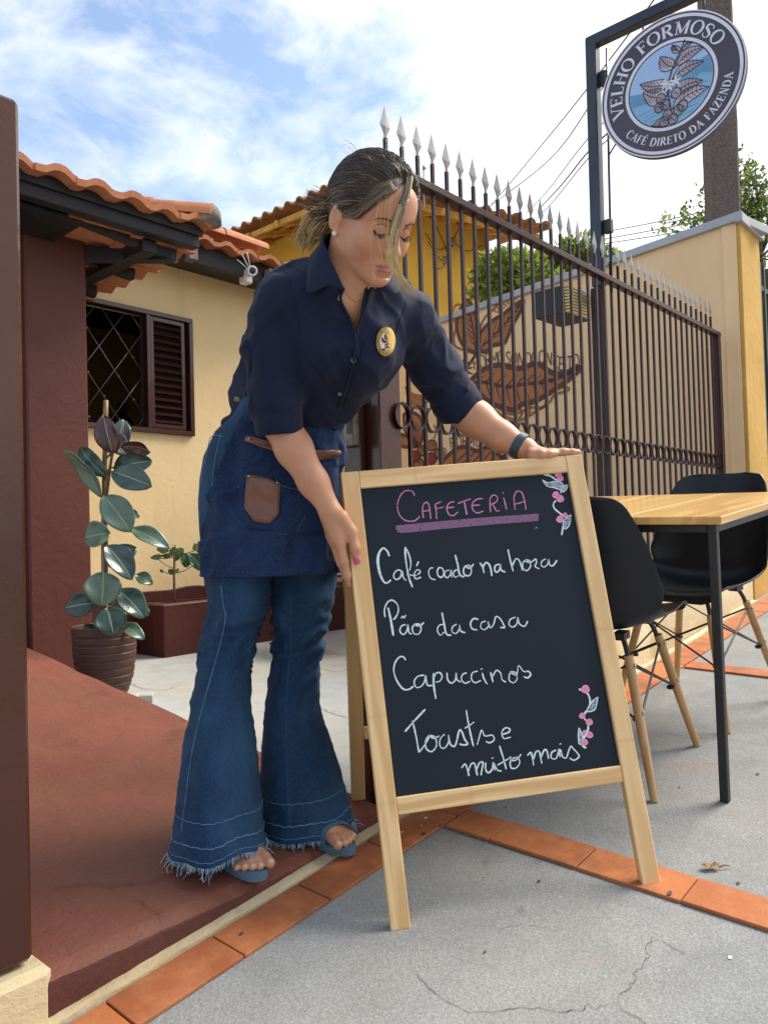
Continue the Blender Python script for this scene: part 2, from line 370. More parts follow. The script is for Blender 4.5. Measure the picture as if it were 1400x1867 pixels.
# ramp of the gateway with its chamfered kerb; red painted concrete
XL, XR = .62, 1.585
def ramp_z(y): return .182+(y-1.41)*.118
ys = [1.376, 1.376, 1.3765, 1.379, 1.406, 1.41]+list(np.linspace(1.44, 2.2, 26))+list(np.linspace(2.3, 5.0, 20))
zs = [None, .10, .158, .1645, .1815, .1825]+[ramp_z(y) for y in ys[6:]]
v = []; f = []; nx = 64
for j, (y, z) in enumerate(zip(ys, zs)):
    for i in range(nx+1):
        x = XL+(XR-XL)*i/nx
        if j >= 6: x += .008*vnoise(np.array([y*6, 1, 1]))*(i/nx)**8
        zz = (gz(x, 1.376)-.05) if z is None else z
        if j == 1: zz = min(.10, .158) if gz(x, 1.376) < .10 else gz(x, 1.376)-.01
        p = np.array([x, y, 0.0]); nz_ = .0022*fbm(p*np.array([7, 7, 1]), 3, 4)+.0012*vnoise(p*40, 5)
        if j == 0: v.append((x, y, zz))
        elif j < 4: v.append((x, y+1.2*nz_, zz+(.6*nz_ if j > 1 else 0)))
        else: v.append((x, y, zz+nz_*1.3))
for j in range(len(ys)-1):
    for i in range(nx): a = j*(nx+1)+i; f.append((a, a+1, a+nx+2, a+nx+1))
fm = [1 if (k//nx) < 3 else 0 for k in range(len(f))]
b = len(v)                                                 # right flank of the ramp, down to the yard
for j in range(5, len(ys)): v.append((v[j*(nx+1)+nx][0], ys[j], YF-.05))
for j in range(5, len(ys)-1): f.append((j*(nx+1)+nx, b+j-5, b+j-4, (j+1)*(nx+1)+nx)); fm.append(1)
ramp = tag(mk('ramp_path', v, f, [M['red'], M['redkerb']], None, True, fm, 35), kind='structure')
def crack(pts, w, zf, parent, mat=None, seed=0, up=(0, 0, 1)):
    q = spline(pts, 26); q = q+np.stack([.009*fbm(q[:, :1]*np.ones((1, 3))*45+seed, 1, 4), .009*fbm(q[:, :1]*np.ones((1, 3))*41+seed+9, 2, 4), np.zeros(len(q))], 1)
    q[:, 2] = [zf(p[0], p[1]) for p in q]; ww = w*(.35+.65*np.abs(vnoise(q*50, seed)))*np.minimum(1, 6*np.minimum(np.linspace(0, 1, len(q))+.02, np.linspace(1, 0, len(q))+.02))
    return MB().ribbon(q, ww, up).build('crack', mat or M['crack'], parent)
pav = bpy.data.objects['pavement']
for k, (pl, w) in enumerate([([(745, 1755), (790, 1800), (840, 1832), (880, 1842), (960, 1838), (1050, 1840), (1125, 1828)], .0019),
                             ([(1125, 1828), (1150, 1790), (1180, 1740), (1186, 1708)], .0014), ([(1125, 1828), (1160, 1860), (1180, 1880)], .0016), ([(1186, 1708), (1215, 1722), (1250, 1742)], .0014),
                             ([(1215, 1335), (1255, 1345), (1330, 1350), (1400, 1362)], .0018), ([(905, 1700), (960, 1690), (1030, 1702)], .0012)]):
    crack([onG(*p) for p in pl], w, lambda x, y: gz(x, y)+.0016, pav, seed=k)
rz = lambda x, y: ramp_z(y)+.0048
for k, (pl, w) in enumerate([([(62, 1627), (120, 1618), (200, 1615), (260, 1612), (330, 1594)], .0030), ([(240, 1640), (275, 1655), (318, 1684)], .0022)]):
    crack([onp(p[0], p[1], (0, 1.41, .182), (0, -.118, 1)) for p in pl], w, rz, ramp, M['redkerb'], seed=20+k)
for k, pl in enumerate([[(235, 1245), (262, 1255), (300, 1258), (335, 1248)], [(560, 1280), (600, 1300), (640, 1310)], [(575, 1215), (610, 1225), (640, 1218)]]):
    crack([onZ(*p, YF) for p in pl], .006, lambda x, y: YF+.0016, yf, pm('yard_crack', (.16, .16, .15), rough=1) if k == 0 else bpy.data.materials['yard_crack'], seed=40+k)
# small marks: tar spot on the cross strip, spots, a dry leaf
def blot(name, px, py, r, mat, h, parent, n=14, seed=0, sq=.6):
    c = onG(px, py, h); e1 = unit(np.array([1, 0, gz(1, 0)])); e2 = np.cross(GN, e1)
    poly = [c+(e1*math.cos(2*math.pi*j/n)+e2*sq*math.sin(2*math.pi*j/n))*r*(1+.3*vnoise(np.array([j*.9, seed, 0]))) for j in range(n)]
    return mk(name, poly, [list(range(n))], mat, parent)
dk = pm('tar_spot', (.06, .045, .04), rough=.7); wh = pm('white_drip', (.75, .74, .72), rough=.8)
t1 = bpy.data.objects['tile_border_path']
for k, (px, py, r, m_, h) in enumerate([(1221, 1628, .0085, dk, .0105), (772, 1520, .009, dk, .0095), (802, 1505, .006, dk, .0095), (440, 1702, .005, dk, .0095), (1380, 1411, .008, dk, .002), (921, 1471, .004, dk, .002), (1238, 1435, .004, dk, .002), (884, 1735, .004, dk, .002), (982, 1606, .006, dk, .002), (1345, 1610, .006, dk, .002)]):
    blot('stain', px, py, r, m_, h, pav if h < .005 else t1, seed=k)
for k, (px, py, r) in enumerate([(776, 1491, .006), (733, 1517, .004), (768, 1505, .003), (1330, 1745, .005)]): blot('paint_drip', px, py, r, wh, .0095 if px < 1000 else .002, t1 if px < 1000 else pav, seed=50+k)
lf = MB(); c = onG(1302, 1581, .006); e1 = unit(np.array([.66, -.75, 0])); e2 = np.cross(GN, e1)
sh = [(-.030, .002), (-.018, .012), (-.004, .010), (.006, .014), (.012, .004), (.006, -.010), (-.006, -.006), (-.018, -.010)]
poly = [c+e1*a+e2*b_+GN*(.006*abs(math.sin(a*140+b_*90))) for a, b_ in sh]; lf.add(poly, [list(range(8))]); lf.tube([c+e1*.010, c+e1*.022+GN*.004, c+e1*.034+GN*.002], [.0022, .0016, .0012], 6)
tag(lf.build('dry_leaf', pm('dry_leaf', (.34, .20, .09), (.10, .05, .03), 90, rough=.8)), 'small curled dry leaf lying on the grey pavement near the tile strip', 'leaf')

# ================================================================== front gate pillar at the kerb
pil = thing('gate_pillar', 'tall glossy brown painted pillar on a cream foot at the kerb', 'pillar', (.30, 1.5, gz(.3, 1.4)))
MB().box(((-.25+.608)/2, 1.52, (.205+1.757)/2), (.429, .12, (1.757-.205)/2), None, 0, .008).build('shaft', M['gloss'], pil)
v = MB(); v.box(((-.25+.633)/2, 1.512, .045), (.4415, .137, .152), None, 0, .014); v.build('plinth', M['cream'], pil)
# stone blocks under the flower pot, the planter, house
def wave_roof(name, o, al, up, length, slope, mat, parent, pitch=.20, amp=.032, course=.36, th=.016, seed=0):
    o = np.asarray(o, float); al = unit(al); up = unit(up); nn = np.cross(al, up); nn = nn if nn[2] > 0 else -nn; mb = MB(); nt_ = int(round(length/pitch)); nc = max(1, int(math.ceil(slope/course)))
    prof = [(0, 0), (.10, .02), (.24, .10), (.34, .45), (.45, .85), (.58, 1), (.72, .90), (.84, .5), (.93, .12), (1.03, 0)]
    for c_ in range(nc):
        for k in range(nt_):
            jit = RNG.normal(0, .006, 3); base = o+al*(k*pitch)+up*(c_*course-.03+jit[0])+nn*(c_*.0+.004*(k % 2)+jit[1]*.5); L_ = course+.05; rings = []
            for (u, t_, lift) in ((0, 0, .020), (L_, 0, .0)):
                top = [base+al*(a*pitch)+up*u+nn*(h*amp+lift) for a, h in prof]; bot = [q-nn*th for q in top]; rings.append(top+bot[::-1])
            mb.loft(rings)
    return mb.build(name, mat, parent, True, 38)
def tri_cap(mb, p0, p1, r, n=9, seg=.34, over=.05, m=0):            # a row of half-round ridge tiles
    p0 = np.asarray(p0, float); p1 = np.asarray(p1, float); d = unit(p1-p0); s = unit(np.cross(d, (0, 0, 1))); u = np.cross(s, d); k = max(1, int(np.linalg.norm(p1-p0)/seg))
    for i in range(k):
        a = p0+d*(i*seg); b_ = p0+d*((i+1)*seg+over); rings = []
        for q, rr in ((a, r*1.07), (b_, r*.94)):
            o_ = [q+s*math.cos(math.pi*j/n)*rr+u*math.sin(math.pi*j/n)*rr for j in range(n+1)]; i_ = [q+s*math.cos(math.pi*j/n)*(rr-.016)+u*math.sin(math.pi*j/n)*(rr-.016) for j in range(n+1)]; rings.append(o_+i_[::-1])
        mb.loft(rings, m)
HY = 5.0
house = thing('cafe_house', 'cream yellow house with a brown porch wall, shuttered window and orange tiled eaves', 'house', (3.2, HY+1, YF))
wx0, wx1, wz0, wz1 = 2.25, 3.446, 1.718, 2.622; xe = 4.8
mb = MB()
for (a, b_, c, d) in ((.2, wx0, YF-.02, 3.20), (wx1, xe, YF-.02, 3.20), (wx0, wx1, YF-.02, wz0), (wx0, wx1, wz1, 3.20)): mb.box(((a+b_)/2, HY+.09, (c+d)/2), ((b_-a)/2, .09, (d-c)/2))
mb.box((xe-.09, HY+2.2, 1.67), (.09, 2.02, 1.55)); mb.build('wall', M['house'], house)
mb = MB(); pts = []
nb = 60; rings = []
for i in range(nb+1):
    x = 2.0+(xe-2.0)*i/nb; w_ = .012*vnoise(np.array([x*5, 0, 0])); rings.append([(x, HY-.012, YF-.02), (x, HY-.012, .565+w_), (x, HY-.002, .572+w_), (x, HY-.002, YF-.02)])
mb.loft(rings); mb.build('skirting', M['planter'], house, True, 40)
MB().box((1.965, 4.20, 1.45), (.172, .10, 1.36), None, 0, .01).build('porch_wall', M['brown'], house)
MB().box((1.52, 4.33, 1.45), (.27, .08, 1.36)).build('porch_recess', M['gloss'], house)
for k, (z, l) in enumerate([(1.66, .10), (1.72, .05)]): pass
# porch roof: front eave along the street, side eave running back
ec = np.array([2.615, 3.60, 2.67]); tp = math.tan(math.radians(6))
wave_roof('roof', ec+np.array([-2.4, 0, .04]), (1, 0, 0), (0, 1, tp), 2.4, 1.9, M['roof_tile'], house, seed=1, th=.034)
wave_roof('roof', ec+np.array([0, .15, -.055]), (0, 1, 0), (-1, 0, .03), 1.4, .70, M['roof_tile'], house, seed=2, th=.03)
rc = MB(); tri_cap(rc, ec+np.array([.02, -.02, .085]), ec+np.array([-.72, .72, .20]), .085); rc.build('ridge', M['roof_tile'], house, True, 40)
mb = MB(); mb.lathe(ec+np.array([.0, -.0, .10]), [(.078, -.04), (.075, .025), (.055, .058), (.02, .072)], 14); mb.build('ridge_mortar', M['mortar'], house, True)
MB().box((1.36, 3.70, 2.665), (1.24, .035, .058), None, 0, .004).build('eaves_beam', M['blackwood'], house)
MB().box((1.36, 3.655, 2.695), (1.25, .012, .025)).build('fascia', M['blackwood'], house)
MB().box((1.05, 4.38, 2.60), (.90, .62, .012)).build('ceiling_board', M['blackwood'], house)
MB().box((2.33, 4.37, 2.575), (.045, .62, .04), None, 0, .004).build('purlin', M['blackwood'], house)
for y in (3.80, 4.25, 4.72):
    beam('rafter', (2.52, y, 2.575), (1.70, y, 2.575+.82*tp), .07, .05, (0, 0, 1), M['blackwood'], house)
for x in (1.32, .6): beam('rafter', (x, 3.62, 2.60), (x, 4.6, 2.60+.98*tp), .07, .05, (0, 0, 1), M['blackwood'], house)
beam('rafter', (2.50, 3.78, 2.57), (1.8, 4.48, 2.585), .08, .06, (0, 0, 1), M['blackwood'], house)
# the main roof behind the porch: eave with its gutter board
wave_roof('roof', (2.75, 4.56, 3.06), (1, 0, 0), (0, 1, tp), 1.85, 1.5, M['roof_tile'], house, seed=3, th=.03)
rc = MB(); tri_cap(rc, (2.75, 4.62, 3.17), (4.16, 4.62, 3.17), .07, seg=.36); rc.build('ridge', M['roof_tile'], house, True, 40)
MB().box((3.68, 4.66, 3.00), (.92, .02, .065)).build('fascia', M['blackwood'], house)
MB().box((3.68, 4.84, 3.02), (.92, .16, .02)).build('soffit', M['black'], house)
for x in (3.2, 3.93): MB().box((x, 4.62, 2.98), (.035, .04, .05)).build('rafter_end', M['mortar'], house)
# window: steel frame, dark room behind, lattice bars, one louvred shutter
M['steel_brown'] = pm('brown_window_enamel', (.060, .015, .014), (.045, .012, .012), 6, rough=.28, coat=.3)
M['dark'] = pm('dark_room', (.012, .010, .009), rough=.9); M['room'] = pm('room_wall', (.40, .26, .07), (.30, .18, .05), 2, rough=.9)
win = MB(); fw = .035
for (a, b_, c, d) in ((wx0, wx1, wz1-fw, wz1), (wx0, wx1, wz0, wz0+fw), (wx1-fw, wx1, wz0+fw, wz1-fw), (wx0, wx0+fw, wz0+fw, wz1-fw), (3.045, 3.075, wz0+fw, wz1-fw)): win.box(((a+b_)/2, HY+.005, (c+d)/2), ((b_-a)/2, .04, (d-c)/2), None, 0, .003)
win = win.build('window', M['steel_brown'], house)
mb = MB(); sx0, sx1 = 3.078, 3.372; sz0, sz1 = wz0+.042, wz1-.042
for (a, b_, c, d) in ((sx0, sx0+.03, sz0, sz1), (sx1-.03, sx1, sz0, sz1), (sx0+.03, sx1-.03, sz0, sz0+.03), (sx0+.03, sx1-.03, sz1-.03, sz1)): mb.box(((a+b_)/2, HY-.012, (c+d)/2), ((b_-a)/2, .014, (d-c)/2), None, 0, .002)
ns = 14
for i in range(ns):
    z = sz0+.055+(sz1-sz0-.11)*i/(ns-1); a = math.radians(38); mb.box(((sx0+sx1)/2, HY-.008, z), ((sx1-sx0)/2-.028, .024, .0035), ((1, 0, 0), (0, math.cos(a), math.sin(a)), (0, -math.sin(a), math.cos(a))))
mb.build('shutter', M['steel_brown'], win, False)
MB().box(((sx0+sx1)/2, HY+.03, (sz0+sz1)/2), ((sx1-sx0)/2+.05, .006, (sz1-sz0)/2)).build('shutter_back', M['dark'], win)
M['lattice'] = pm('lattice_steel', (.16, .15, .15), rough=.4, metal=.7); mb = MB(); dx, dz = .115, .155
knots = []
for i in range(-8, 16):
    for s in (1, -1):
        pts = []
        for t in np.linspace(0, 14, 57):
            x = wx0+.02+i*2*dx+t*dx; z = (wz1-.05-t*dz) if s > 0 else (wz0+.05+t*dz-.045)
            if wx0+.03 < x < 3.05 and wz0+.03 < z < wz1-.03: pts.append((x, HY+.02, z))
        if len(pts) > 1: mb.tube([pts[0], pts[-1]], .0032, 6)
for i in range(0, 16):
    for j in range(0, 12):
        if (i+j) % 2 == 0:
            x = wx0+.02+i*dx; z = wz1-.05-j*dz
            if wx0+.04 < x < 3.045 and wz0+.03 < z < wz1-.03: mb.ball((x, HY+.018, z), .009, 8)
mb.build('lattice', M['lattice'], win, True)
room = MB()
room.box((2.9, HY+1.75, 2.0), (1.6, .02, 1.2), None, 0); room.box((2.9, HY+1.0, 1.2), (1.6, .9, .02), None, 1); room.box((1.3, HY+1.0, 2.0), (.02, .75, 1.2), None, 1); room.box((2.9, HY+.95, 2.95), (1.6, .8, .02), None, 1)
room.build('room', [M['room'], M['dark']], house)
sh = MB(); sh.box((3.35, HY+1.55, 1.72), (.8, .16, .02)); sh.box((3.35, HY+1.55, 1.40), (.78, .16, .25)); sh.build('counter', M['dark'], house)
M['jar'] = pm('jars', (.20, .11, .03), (.05, .03, .02), 12, rough=.3)
mb = MB()
for x, h, r in ((2.95, .26, .07), (3.12, .33, .09), (3.32, .36, .08), (3.5, .24, .06), (3.72, .46, .12)): mb.lathe((x, HY+1.5, 1.74), [(r, 0), (r, h*.6), (r*.5, h*.8), (r*.45, h), (.01, h)], 12)
mb.build('jars', M['jar'], house, True, 40)
# ================================================================== planter
pl = thing('planter', 'low brown painted masonry planter against the house wall', 'planter', (3.85, 4.8, YF))
px0, px1, py0, py1, pz = 2.91, 4.78, 4.61, 4.965, .49; mb = MB()
mb.box(((px0+px1)/2, py0+.05, (pz+YF-.02)/2), ((px1-px0)/2, .05, (pz-YF+.02)/2), None, 0, .008); mb.box((px0+.05, (py0+py1)/2+.051, (pz+YF-.02)/2), (.05, (py1-py0)/2-.05, (pz-YF+.02)/2-.001), None, 0, .008)
mb.box((px1-.05, (py0+py1)/2+.051, (pz+YF-.02)/2), (.05, (py1-py0)/2-.05, (pz-YF+.02)/2-.001), None, 0, .008); mb.box(((px0+px1)/2, py1-.02, (pz+YF-.02)/2), ((px1-px0)/2-.1, .02, (pz-YF+.02)/2-.01)); mb.build('basin', M['planter'], pl)
M['soil'] = pm('soil', (.045, .026, .016), (.02, .012, .008), 30, rough=1, bump=.8, bscale=50)
MB().box(((px0+px1)/2, py0+.21, .40), ((px1-px0)/2-.10, .12, .02)).build('soil', M['soil'], pl)
# ================================================================== fence on its low wall
M['iron'] = pm('brown_iron_paint', (.042, .013, .010), (.028, .009, .008), 30, rough=.30, bump=.35, bscale=160, spec=.3)
M['silver'] = pm('silver_tip_paint', (.25, .25, .265), (.17, .165, .175), 25, rough=.55, metal=.15, bump=.2, bscale=90)
M['rust'] = pm('worn_tip_paint', (.16, .08, .06), (.24, .20, .19), 40, rough=.5, bump=.3)
FY = 1.5
fw_ = thing('fence_wall', 'low cream wall carrying the spiked brown fence along the pavement', 'wall', (3.2, 1.46, gz(3.2, 1.4)))
mb = MB(); rings = []
for i in range(61):
    x = 1.70+(4.772-1.70)*i/60; b0 = gz(x, 1.4)-.05; y0 = 1.380+.004*vnoise(np.array([x*4, 1, 0])); rings.append([(x, y0, b0), (x, y0, .63), (x, 1.386, .645), (x, 1.57, .645), (x, 1.57, .02)])
mb.loft(rings); mb.build('wall_body', M['cream'], fw_, True, 35)
fence = thing('spiked_fence', 'brown iron fence of vertical bars with silver spear tips and a row of rings', 'fence', (3.2, FY, .65))
RT = 2.052                                                  # underside of the top rail
MB().box(((1.70+4.70)/2, FY, RT), ((4.70-1.70)/2, .020, .012), None, 0, .002).build('top_rail', M['iron'], fence)
MB().box(((1.74+4.70)/2, FY, .70), ((4.70-1.74)/2, .018, .012), None, 0, .002).build('bottom_rail', M['iron'], fence)
MB().box((4.665, FY, 1.36), (.022, .022, .70), None, 0, .002).build('end_post', M['iron'], fence)
xs = [];
pit = .0768; xs = [1.744+pit*i for i in range(38)]
bar = MB().box((0, 0, 0), (.0054, .0054, (2.140-.69)/2)).v
def spear(mb, c, s=1.0):
    x, y, z = c; t = .0035*s
    pr = [(0, 0), (.012, .012), (.010, .022), (.034, .062), (0, .155)]
    pr = [(a, h*.98) for a, h in pr]; out = [(-a, h) for a, h in pr[1:4]]; poly = [(.008, 0)]+[(a*s, h*s) for a, h in pr[1:]]+[(a*s, h*s) for a, h in out[::-1]]+[(-.008, 0)]
    mid = [(x+a, y, z+h) for a, h in poly]; n = len(mid); b = len(mb.v)
    mb.v += [np.array(p) for p in mid]+[np.array((x, y-t*1.6, z+.054*s)), np.array((x, y+t*1.6, z+.054*s))]
    for j in range(n): mb.f.append([b+j, b+(j+1) % n, b+n]); mb.f.append([b+(j+1) % n, b+j, b+n+1]); mb.m += [0, 0]
    return mb
proto = None
for i, x in enumerate(xs):
    if proto is None:
        b0 = MB().box((x, FY, (2.140+.69)/2), (.0054, .0054, (2.140-.69)/2)).build('bar', M['iron'], fence)
        t0 = spear(MB(), (x, FY, 2.136), .70).build('spear_tip', M['silver'], b0)
        rg = MB(); n = 26; rings = [[(x-pit/2+math.cos(2*math.pi*j/n)*r, FY+d, 1.30+math.sin(2*math.pi*j/n)*r*1.12) for r, d in ((.0370, -.0085), (.0370, .0085), (.0330, .0085), (.0330, -.0085))] for j in range(n+1)]
        rg.loft(rings, cap=False); r0 = rg.build('ring', M['iron'], fence, True, 40); proto = (b0, t0, r0, x); vz = b0.data.copy()
    else:
        b1 = proto[0].copy(); COL.objects.link(b1); b1.location.x = x-proto[3]; b1.rotation_euler.z = .02*math.sin(i*3.7)*0; t1_ = proto[1].copy(); COL.objects.link(t1_); t1_.parent = b1
        if i in (9, 10, 11) or i > len(xs)-4: t1_.data = t1_.data.copy(); t1_.data.materials[0] = M['rust']
        if i > 0: r1_ = proto[2].copy(); COL.objects.link(r1_); r1_.location.x = x-proto[3]
b0.data = vz; r0.location.x = xs[-1]+pit-xs[0]
for q in b0.data.vertices:
    if q.co.z < 1: q.co.z = 1.70
gp = thing('gate_post', 'square brown steel post at the end of the spiked fence', 'post', (1.738, FY+.02, YF))
MB().box((1.738, FY+.055, .92), (.0495, .05, .80), None, 0, .004).build('post_tube', M['gloss'], gp)
MB().box((1.672, FY+.095, .90), (.012, .035, .78), None, 0, .003).build('gate_stop', M['gloss'], gp)
mb = MB(); mb.box((1.645, FY+.09, 1.27), (.014, .03, .065), None, 0, .003); mb.build('lock_plate', pm('lock_steel', (.22, .19, .15), (.12, .09, .07), 30, rough=.45, metal=.6), gp)
MB().box((1.632, FY+.075, 1.275), (.003, .010, .035)).build('lock_slot', M['black'], gp)

# ================================================================== sign post, hanging sign
M['navy'] = pm('dark_blue_black_steel', (.030, .040, .055), (.022, .028, .040), 10, rough=.30, metal=.4, coat=.3)
SX = 3.25
sp = thing('sign_post', 'tall dark steel post with an arm reaching out over the pavement', 'post', (SX, 1.545, .6))
top = np.array([SX, 1.535, 3.165]); 
beam('pole', (SX+.0045, 1.546, 2.03), (SX, 1.535, 3.165), .050, .050, (1, 0, 0), M['navy'], sp, .004)
beam('arm', (SX, 1.56, 3.150), (SX, .78, 3.150), .046, .050, (1, 0, 0), M['navy'], sp, .004)
MB().box((SX+.006, 1.552, 1.335), (.0265, .0265, .69), None, 0, .004).build('lower_post', M['iron'], sp)
MB().tube([(SX+.028, 1.497, 2.0), (SX+.028, 1.490, 2.55), (SX+.024, 1.478, 3.11)], .0055, 8).build('rod', M['navy'], sp, True)
for z in (2.30, 2.98): MB().box((SX+.022, 1.500, z), (.015, .018, .03), None, 0, .002).build('clamp', M['black'], sp)
SC_ = np.array([SX-.02, 1.180, 2.795]); SR = .298
SA = unit(np.array([.10, -1.0, 0])); SB = np.array([0, 0, 1.0]); SN = unit(np.cross(SB, SA)); SN = SN if SN[0] < 0 else -SN     # face looks down the street
def sg(u, v, d=0.0): return SC_+SA*u*SR+SB*v*SR+SN*d
M['signbrown'] = pm('sign_dark_plum', (.058, .044, .072), (.050, .038, .062), 5, rough=.42); M['signwhite'] = pm('sign_white', (.66, .66, .74), (.60, .60, .68), 8, rough=.4)
M['signsky'] = pm('sign_light_blue', (.30, .44, .70), (.36, .50, .76), 3, rough=.42); M['signhill'] = pm('sign_hill_blue', (.13, .30, .48), (.10, .24, .40), 9, rough=.42); M['signhill2'] = pm('sign_field_blue', (.22, .42, .62), (.17, .35, .56), 6, rough=.42)
M['signleaf'] = pm('sign_leaf_mauve', (.50, .46, .54), (.34, .28, .35), 12, rough=.42); M['signink'] = pm('sign_ink', (.045, .028, .040), rough=.45)
sign = thing('shop_sign', 'round hanging sign with a coffee branch and white lettering around it', 'sign', SC_+np.array([0, 0, -.3]))
def disc(mb, r, d, n=72, m=0):
    b = len(mb.v); mb.v += [sg(0, 0, d)]+[sg(r*math.cos(2*math.pi*j/n), r*math.sin(2*math.pi*j/n), d) for j in range(n)]
    for j in range(n): mb.f.append([b, b+1+j, b+1+(j+1) % n]); mb.m.append(m)
def ring(mb, r0, r1, d, n=72, m=0):
    b = len(mb.v)
    for j in range(n):
        c, s = math.cos(2*math.pi*j/n), math.sin(2*math.pi*j/n); mb.v += [sg(r0*c, r0*s, d), sg(r1*c, r1*s, d)]
    for j in range(n): k = (j+1) % n; mb.f.append([b+2*j, b+2*j+1, b+2*k+1, b+2*k]); mb.m.append(m)
mb = MB(); n = 72
mb.loft([[sg(r*math.cos(2*math.pi*j/n), r*math.sin(2*math.pi*j/n), d) for j in range(n)] for r, d in ((.985, -.012), (1.0, -.010), (1.0, .010), (.985, .012))]); mb.build('disc', M['signbrown'], sign, True, 40)
mb = MB(); ring(mb, .978, .997, .0132, m=0); ring(mb, .912, .955, .0132); ring(mb, .590, .635, .0132); mb.build('border_ring', M['signwhite'], sign)
pic = MB(); disc(pic, .572, .0130); pic = pic.build('picture', M['signsky'], sign)
def clipc(poly, r=.570):
    return [(u, v) if u*u+v*v < r*r else (u*r/math.hypot(u, v), v*r/math.hypot(u, v)) for u, v in poly]
def flat(name, poly, d, mat, parent):
    return mk(name, [sg(u, v, d) for u, v in poly], [list(range(len(poly)))], mat, parent)
arc = lambda a0, a1, n=20, r=.570: [(r*math.cos(math.radians(a0+(a1-a0)*i/n)), r*math.sin(math.radians(a0+(a1-a0)*i/n))) for i in range(n+1)]
flat('hill', arc(176, 385)+[(.40, .20), (.25, .14), (.1, .02), (-.1, -.02), (-.35, .0)], .0134, M['signhill'], pic)
flat('field', arc(196, 356)+[(.42, .02), (.25, -.06), (.0, -.13), (-.25, -.16)], .0138, M['signhill2'], pic)
for k in range(5):
    a = -.24-.07*k; xs_ = np.linspace(-.45, .5, 14); pts = [(x_, a+.25*(x_+.2)*.6+.02*math.sin(5*x_+k)) for x_ in xs_]; pts = [q for q in pts if q[0]**2+q[1]**2 < .31]
    if len(pts) > 2: MB().ribbon([sg(u, v, .0142) for u, v in pts], .0035, SN).build('furrow', M['signhill'], pic)
def leafpoly(b_, t_, w, bow=.12, n=9):
    b_ = np.array(b_, float); t_ = np.array(t_, float); d = t_-b_; s = np.array([-d[1], d[0]]); up = []; dn = []
    for i in range(n+1):
        q = i/n; wd = w*math.sin(math.pi*q**.85)**.9*(1-.15*q); c = b_+d*q+s*bow*math.sin(math.pi*q); e = s/np.linalg.norm(s); up.append(c+e*wd/2); dn.append(c-e*wd/2)
    return up+dn[::-1][1:-1], [b_+d*i/n+s*bow*math.sin(math.pi*i/n) for i in range(n+1)]
br = MB(); inkm = MB()
stem = spline([(.02, -.56), (.0, -.36), (-.03, -.1), (.0, .10), (.07, .28), (.16, .42), (.22, .56)], 5)
inkm.ribbon([sg(u, v, .0150) for u, v in stem], .006, SN)
for (b_, t_, w) in [((.08, .22), (-.12, .45), .20), ((.09, .24), (.48, .36), .17), ((.0, .04), (-.42, .16), .19), ((.03, .06), (.46, .16), .17), ((-.04, -.14), (-.38, .02), .26), ((.0, -.18), (.44, -.10), .19), ((.02, -.36), (.52, -.22), .22), ((-.02, -.44), (-.30, -.53), .18), ((.16, .42), (.05, .55), .10), ((.17, .42), (.36, .52), .10)]:
    pl_, mid = leafpoly(b_, t_, w); pl_ = clipc(pl_); bb = len(br.v); br.v += [sg(u, v, .0146) for u, v in pl_]; br.f.append([bb+j for j in range(len(pl_))]); br.m.append(0)
    out = pl_+[pl_[0]]; inkm.ribbon([sg(u, v, .0152) for u, v in out], .0035, SN); inkm.ribbon([sg(*clipc([q])[0], .0152) for q in mid], .0035, SN)
    for i in range(2, 8):
        q = np.array(mid[i]); d = np.array(t_)-np.array(b_); s = np.array([-d[1], d[0]]); s = s/np.linalg.norm(s); d = d/np.linalg.norm(d)
        for sg_ in (1, -1):
            e = q+(s*sg_*.38*w+d*.05)*(1-abs(i-4.5)/7); inkm.ribbon([sg(*clipc([q])[0], .0152), sg(*clipc([e])[0], .0152)], .0024, SN)
for (u, v) in [(-.13, -.16), (-.08, -.26), (-.16, -.27), (.08, -.15), (-.05, -.42), (.10, -.40), (.02, -.50), (.16, -.36), (-.10, -.50)]:
    bb = len(br.v); pl_ = [(u+.065*math.cos(2*math.pi*j/14), v+.075*math.sin(2*math.pi*j/14)) for j in range(14)]; pl_ = clipc(pl_); br.v += [sg(a, b_, .0156) for a, b_ in pl_]; br.f.append([bb+j for j in range(14)]); br.m.append(1)
    inkm.ribbon([sg(a, b_, .0160) for a, b_ in pl_+pl_[:1]], .004, SN); inkm.ribbon([sg(u-.03, v+.03, .016), sg(u+.03, v-.03, .016)], .003, SN)
for (u, v) in [(-.06, .03), (.08, .02), (-.02, -.02)]:
    for k in range(5):
        a = 2*math.pi*k/5+.3; bb = len(br.v); pl_, _ = leafpoly((u, v), (u+.09*math.cos(a), v+.09*math.sin(a)), .035, 0, 5); br.v += [sg(*q, .0158) for q in pl_]; br.f.append([bb+j for j in range(len(pl_))]); br.m.append(2)
br.build('coffee_branch', [M['signleaf'], pm('sign_berry', (.20, .16, .20), (.34, .30, .36), 20, rough=.4), M['signwhite']], pic); inkm.build('branch_ink', M['signink'], pic)
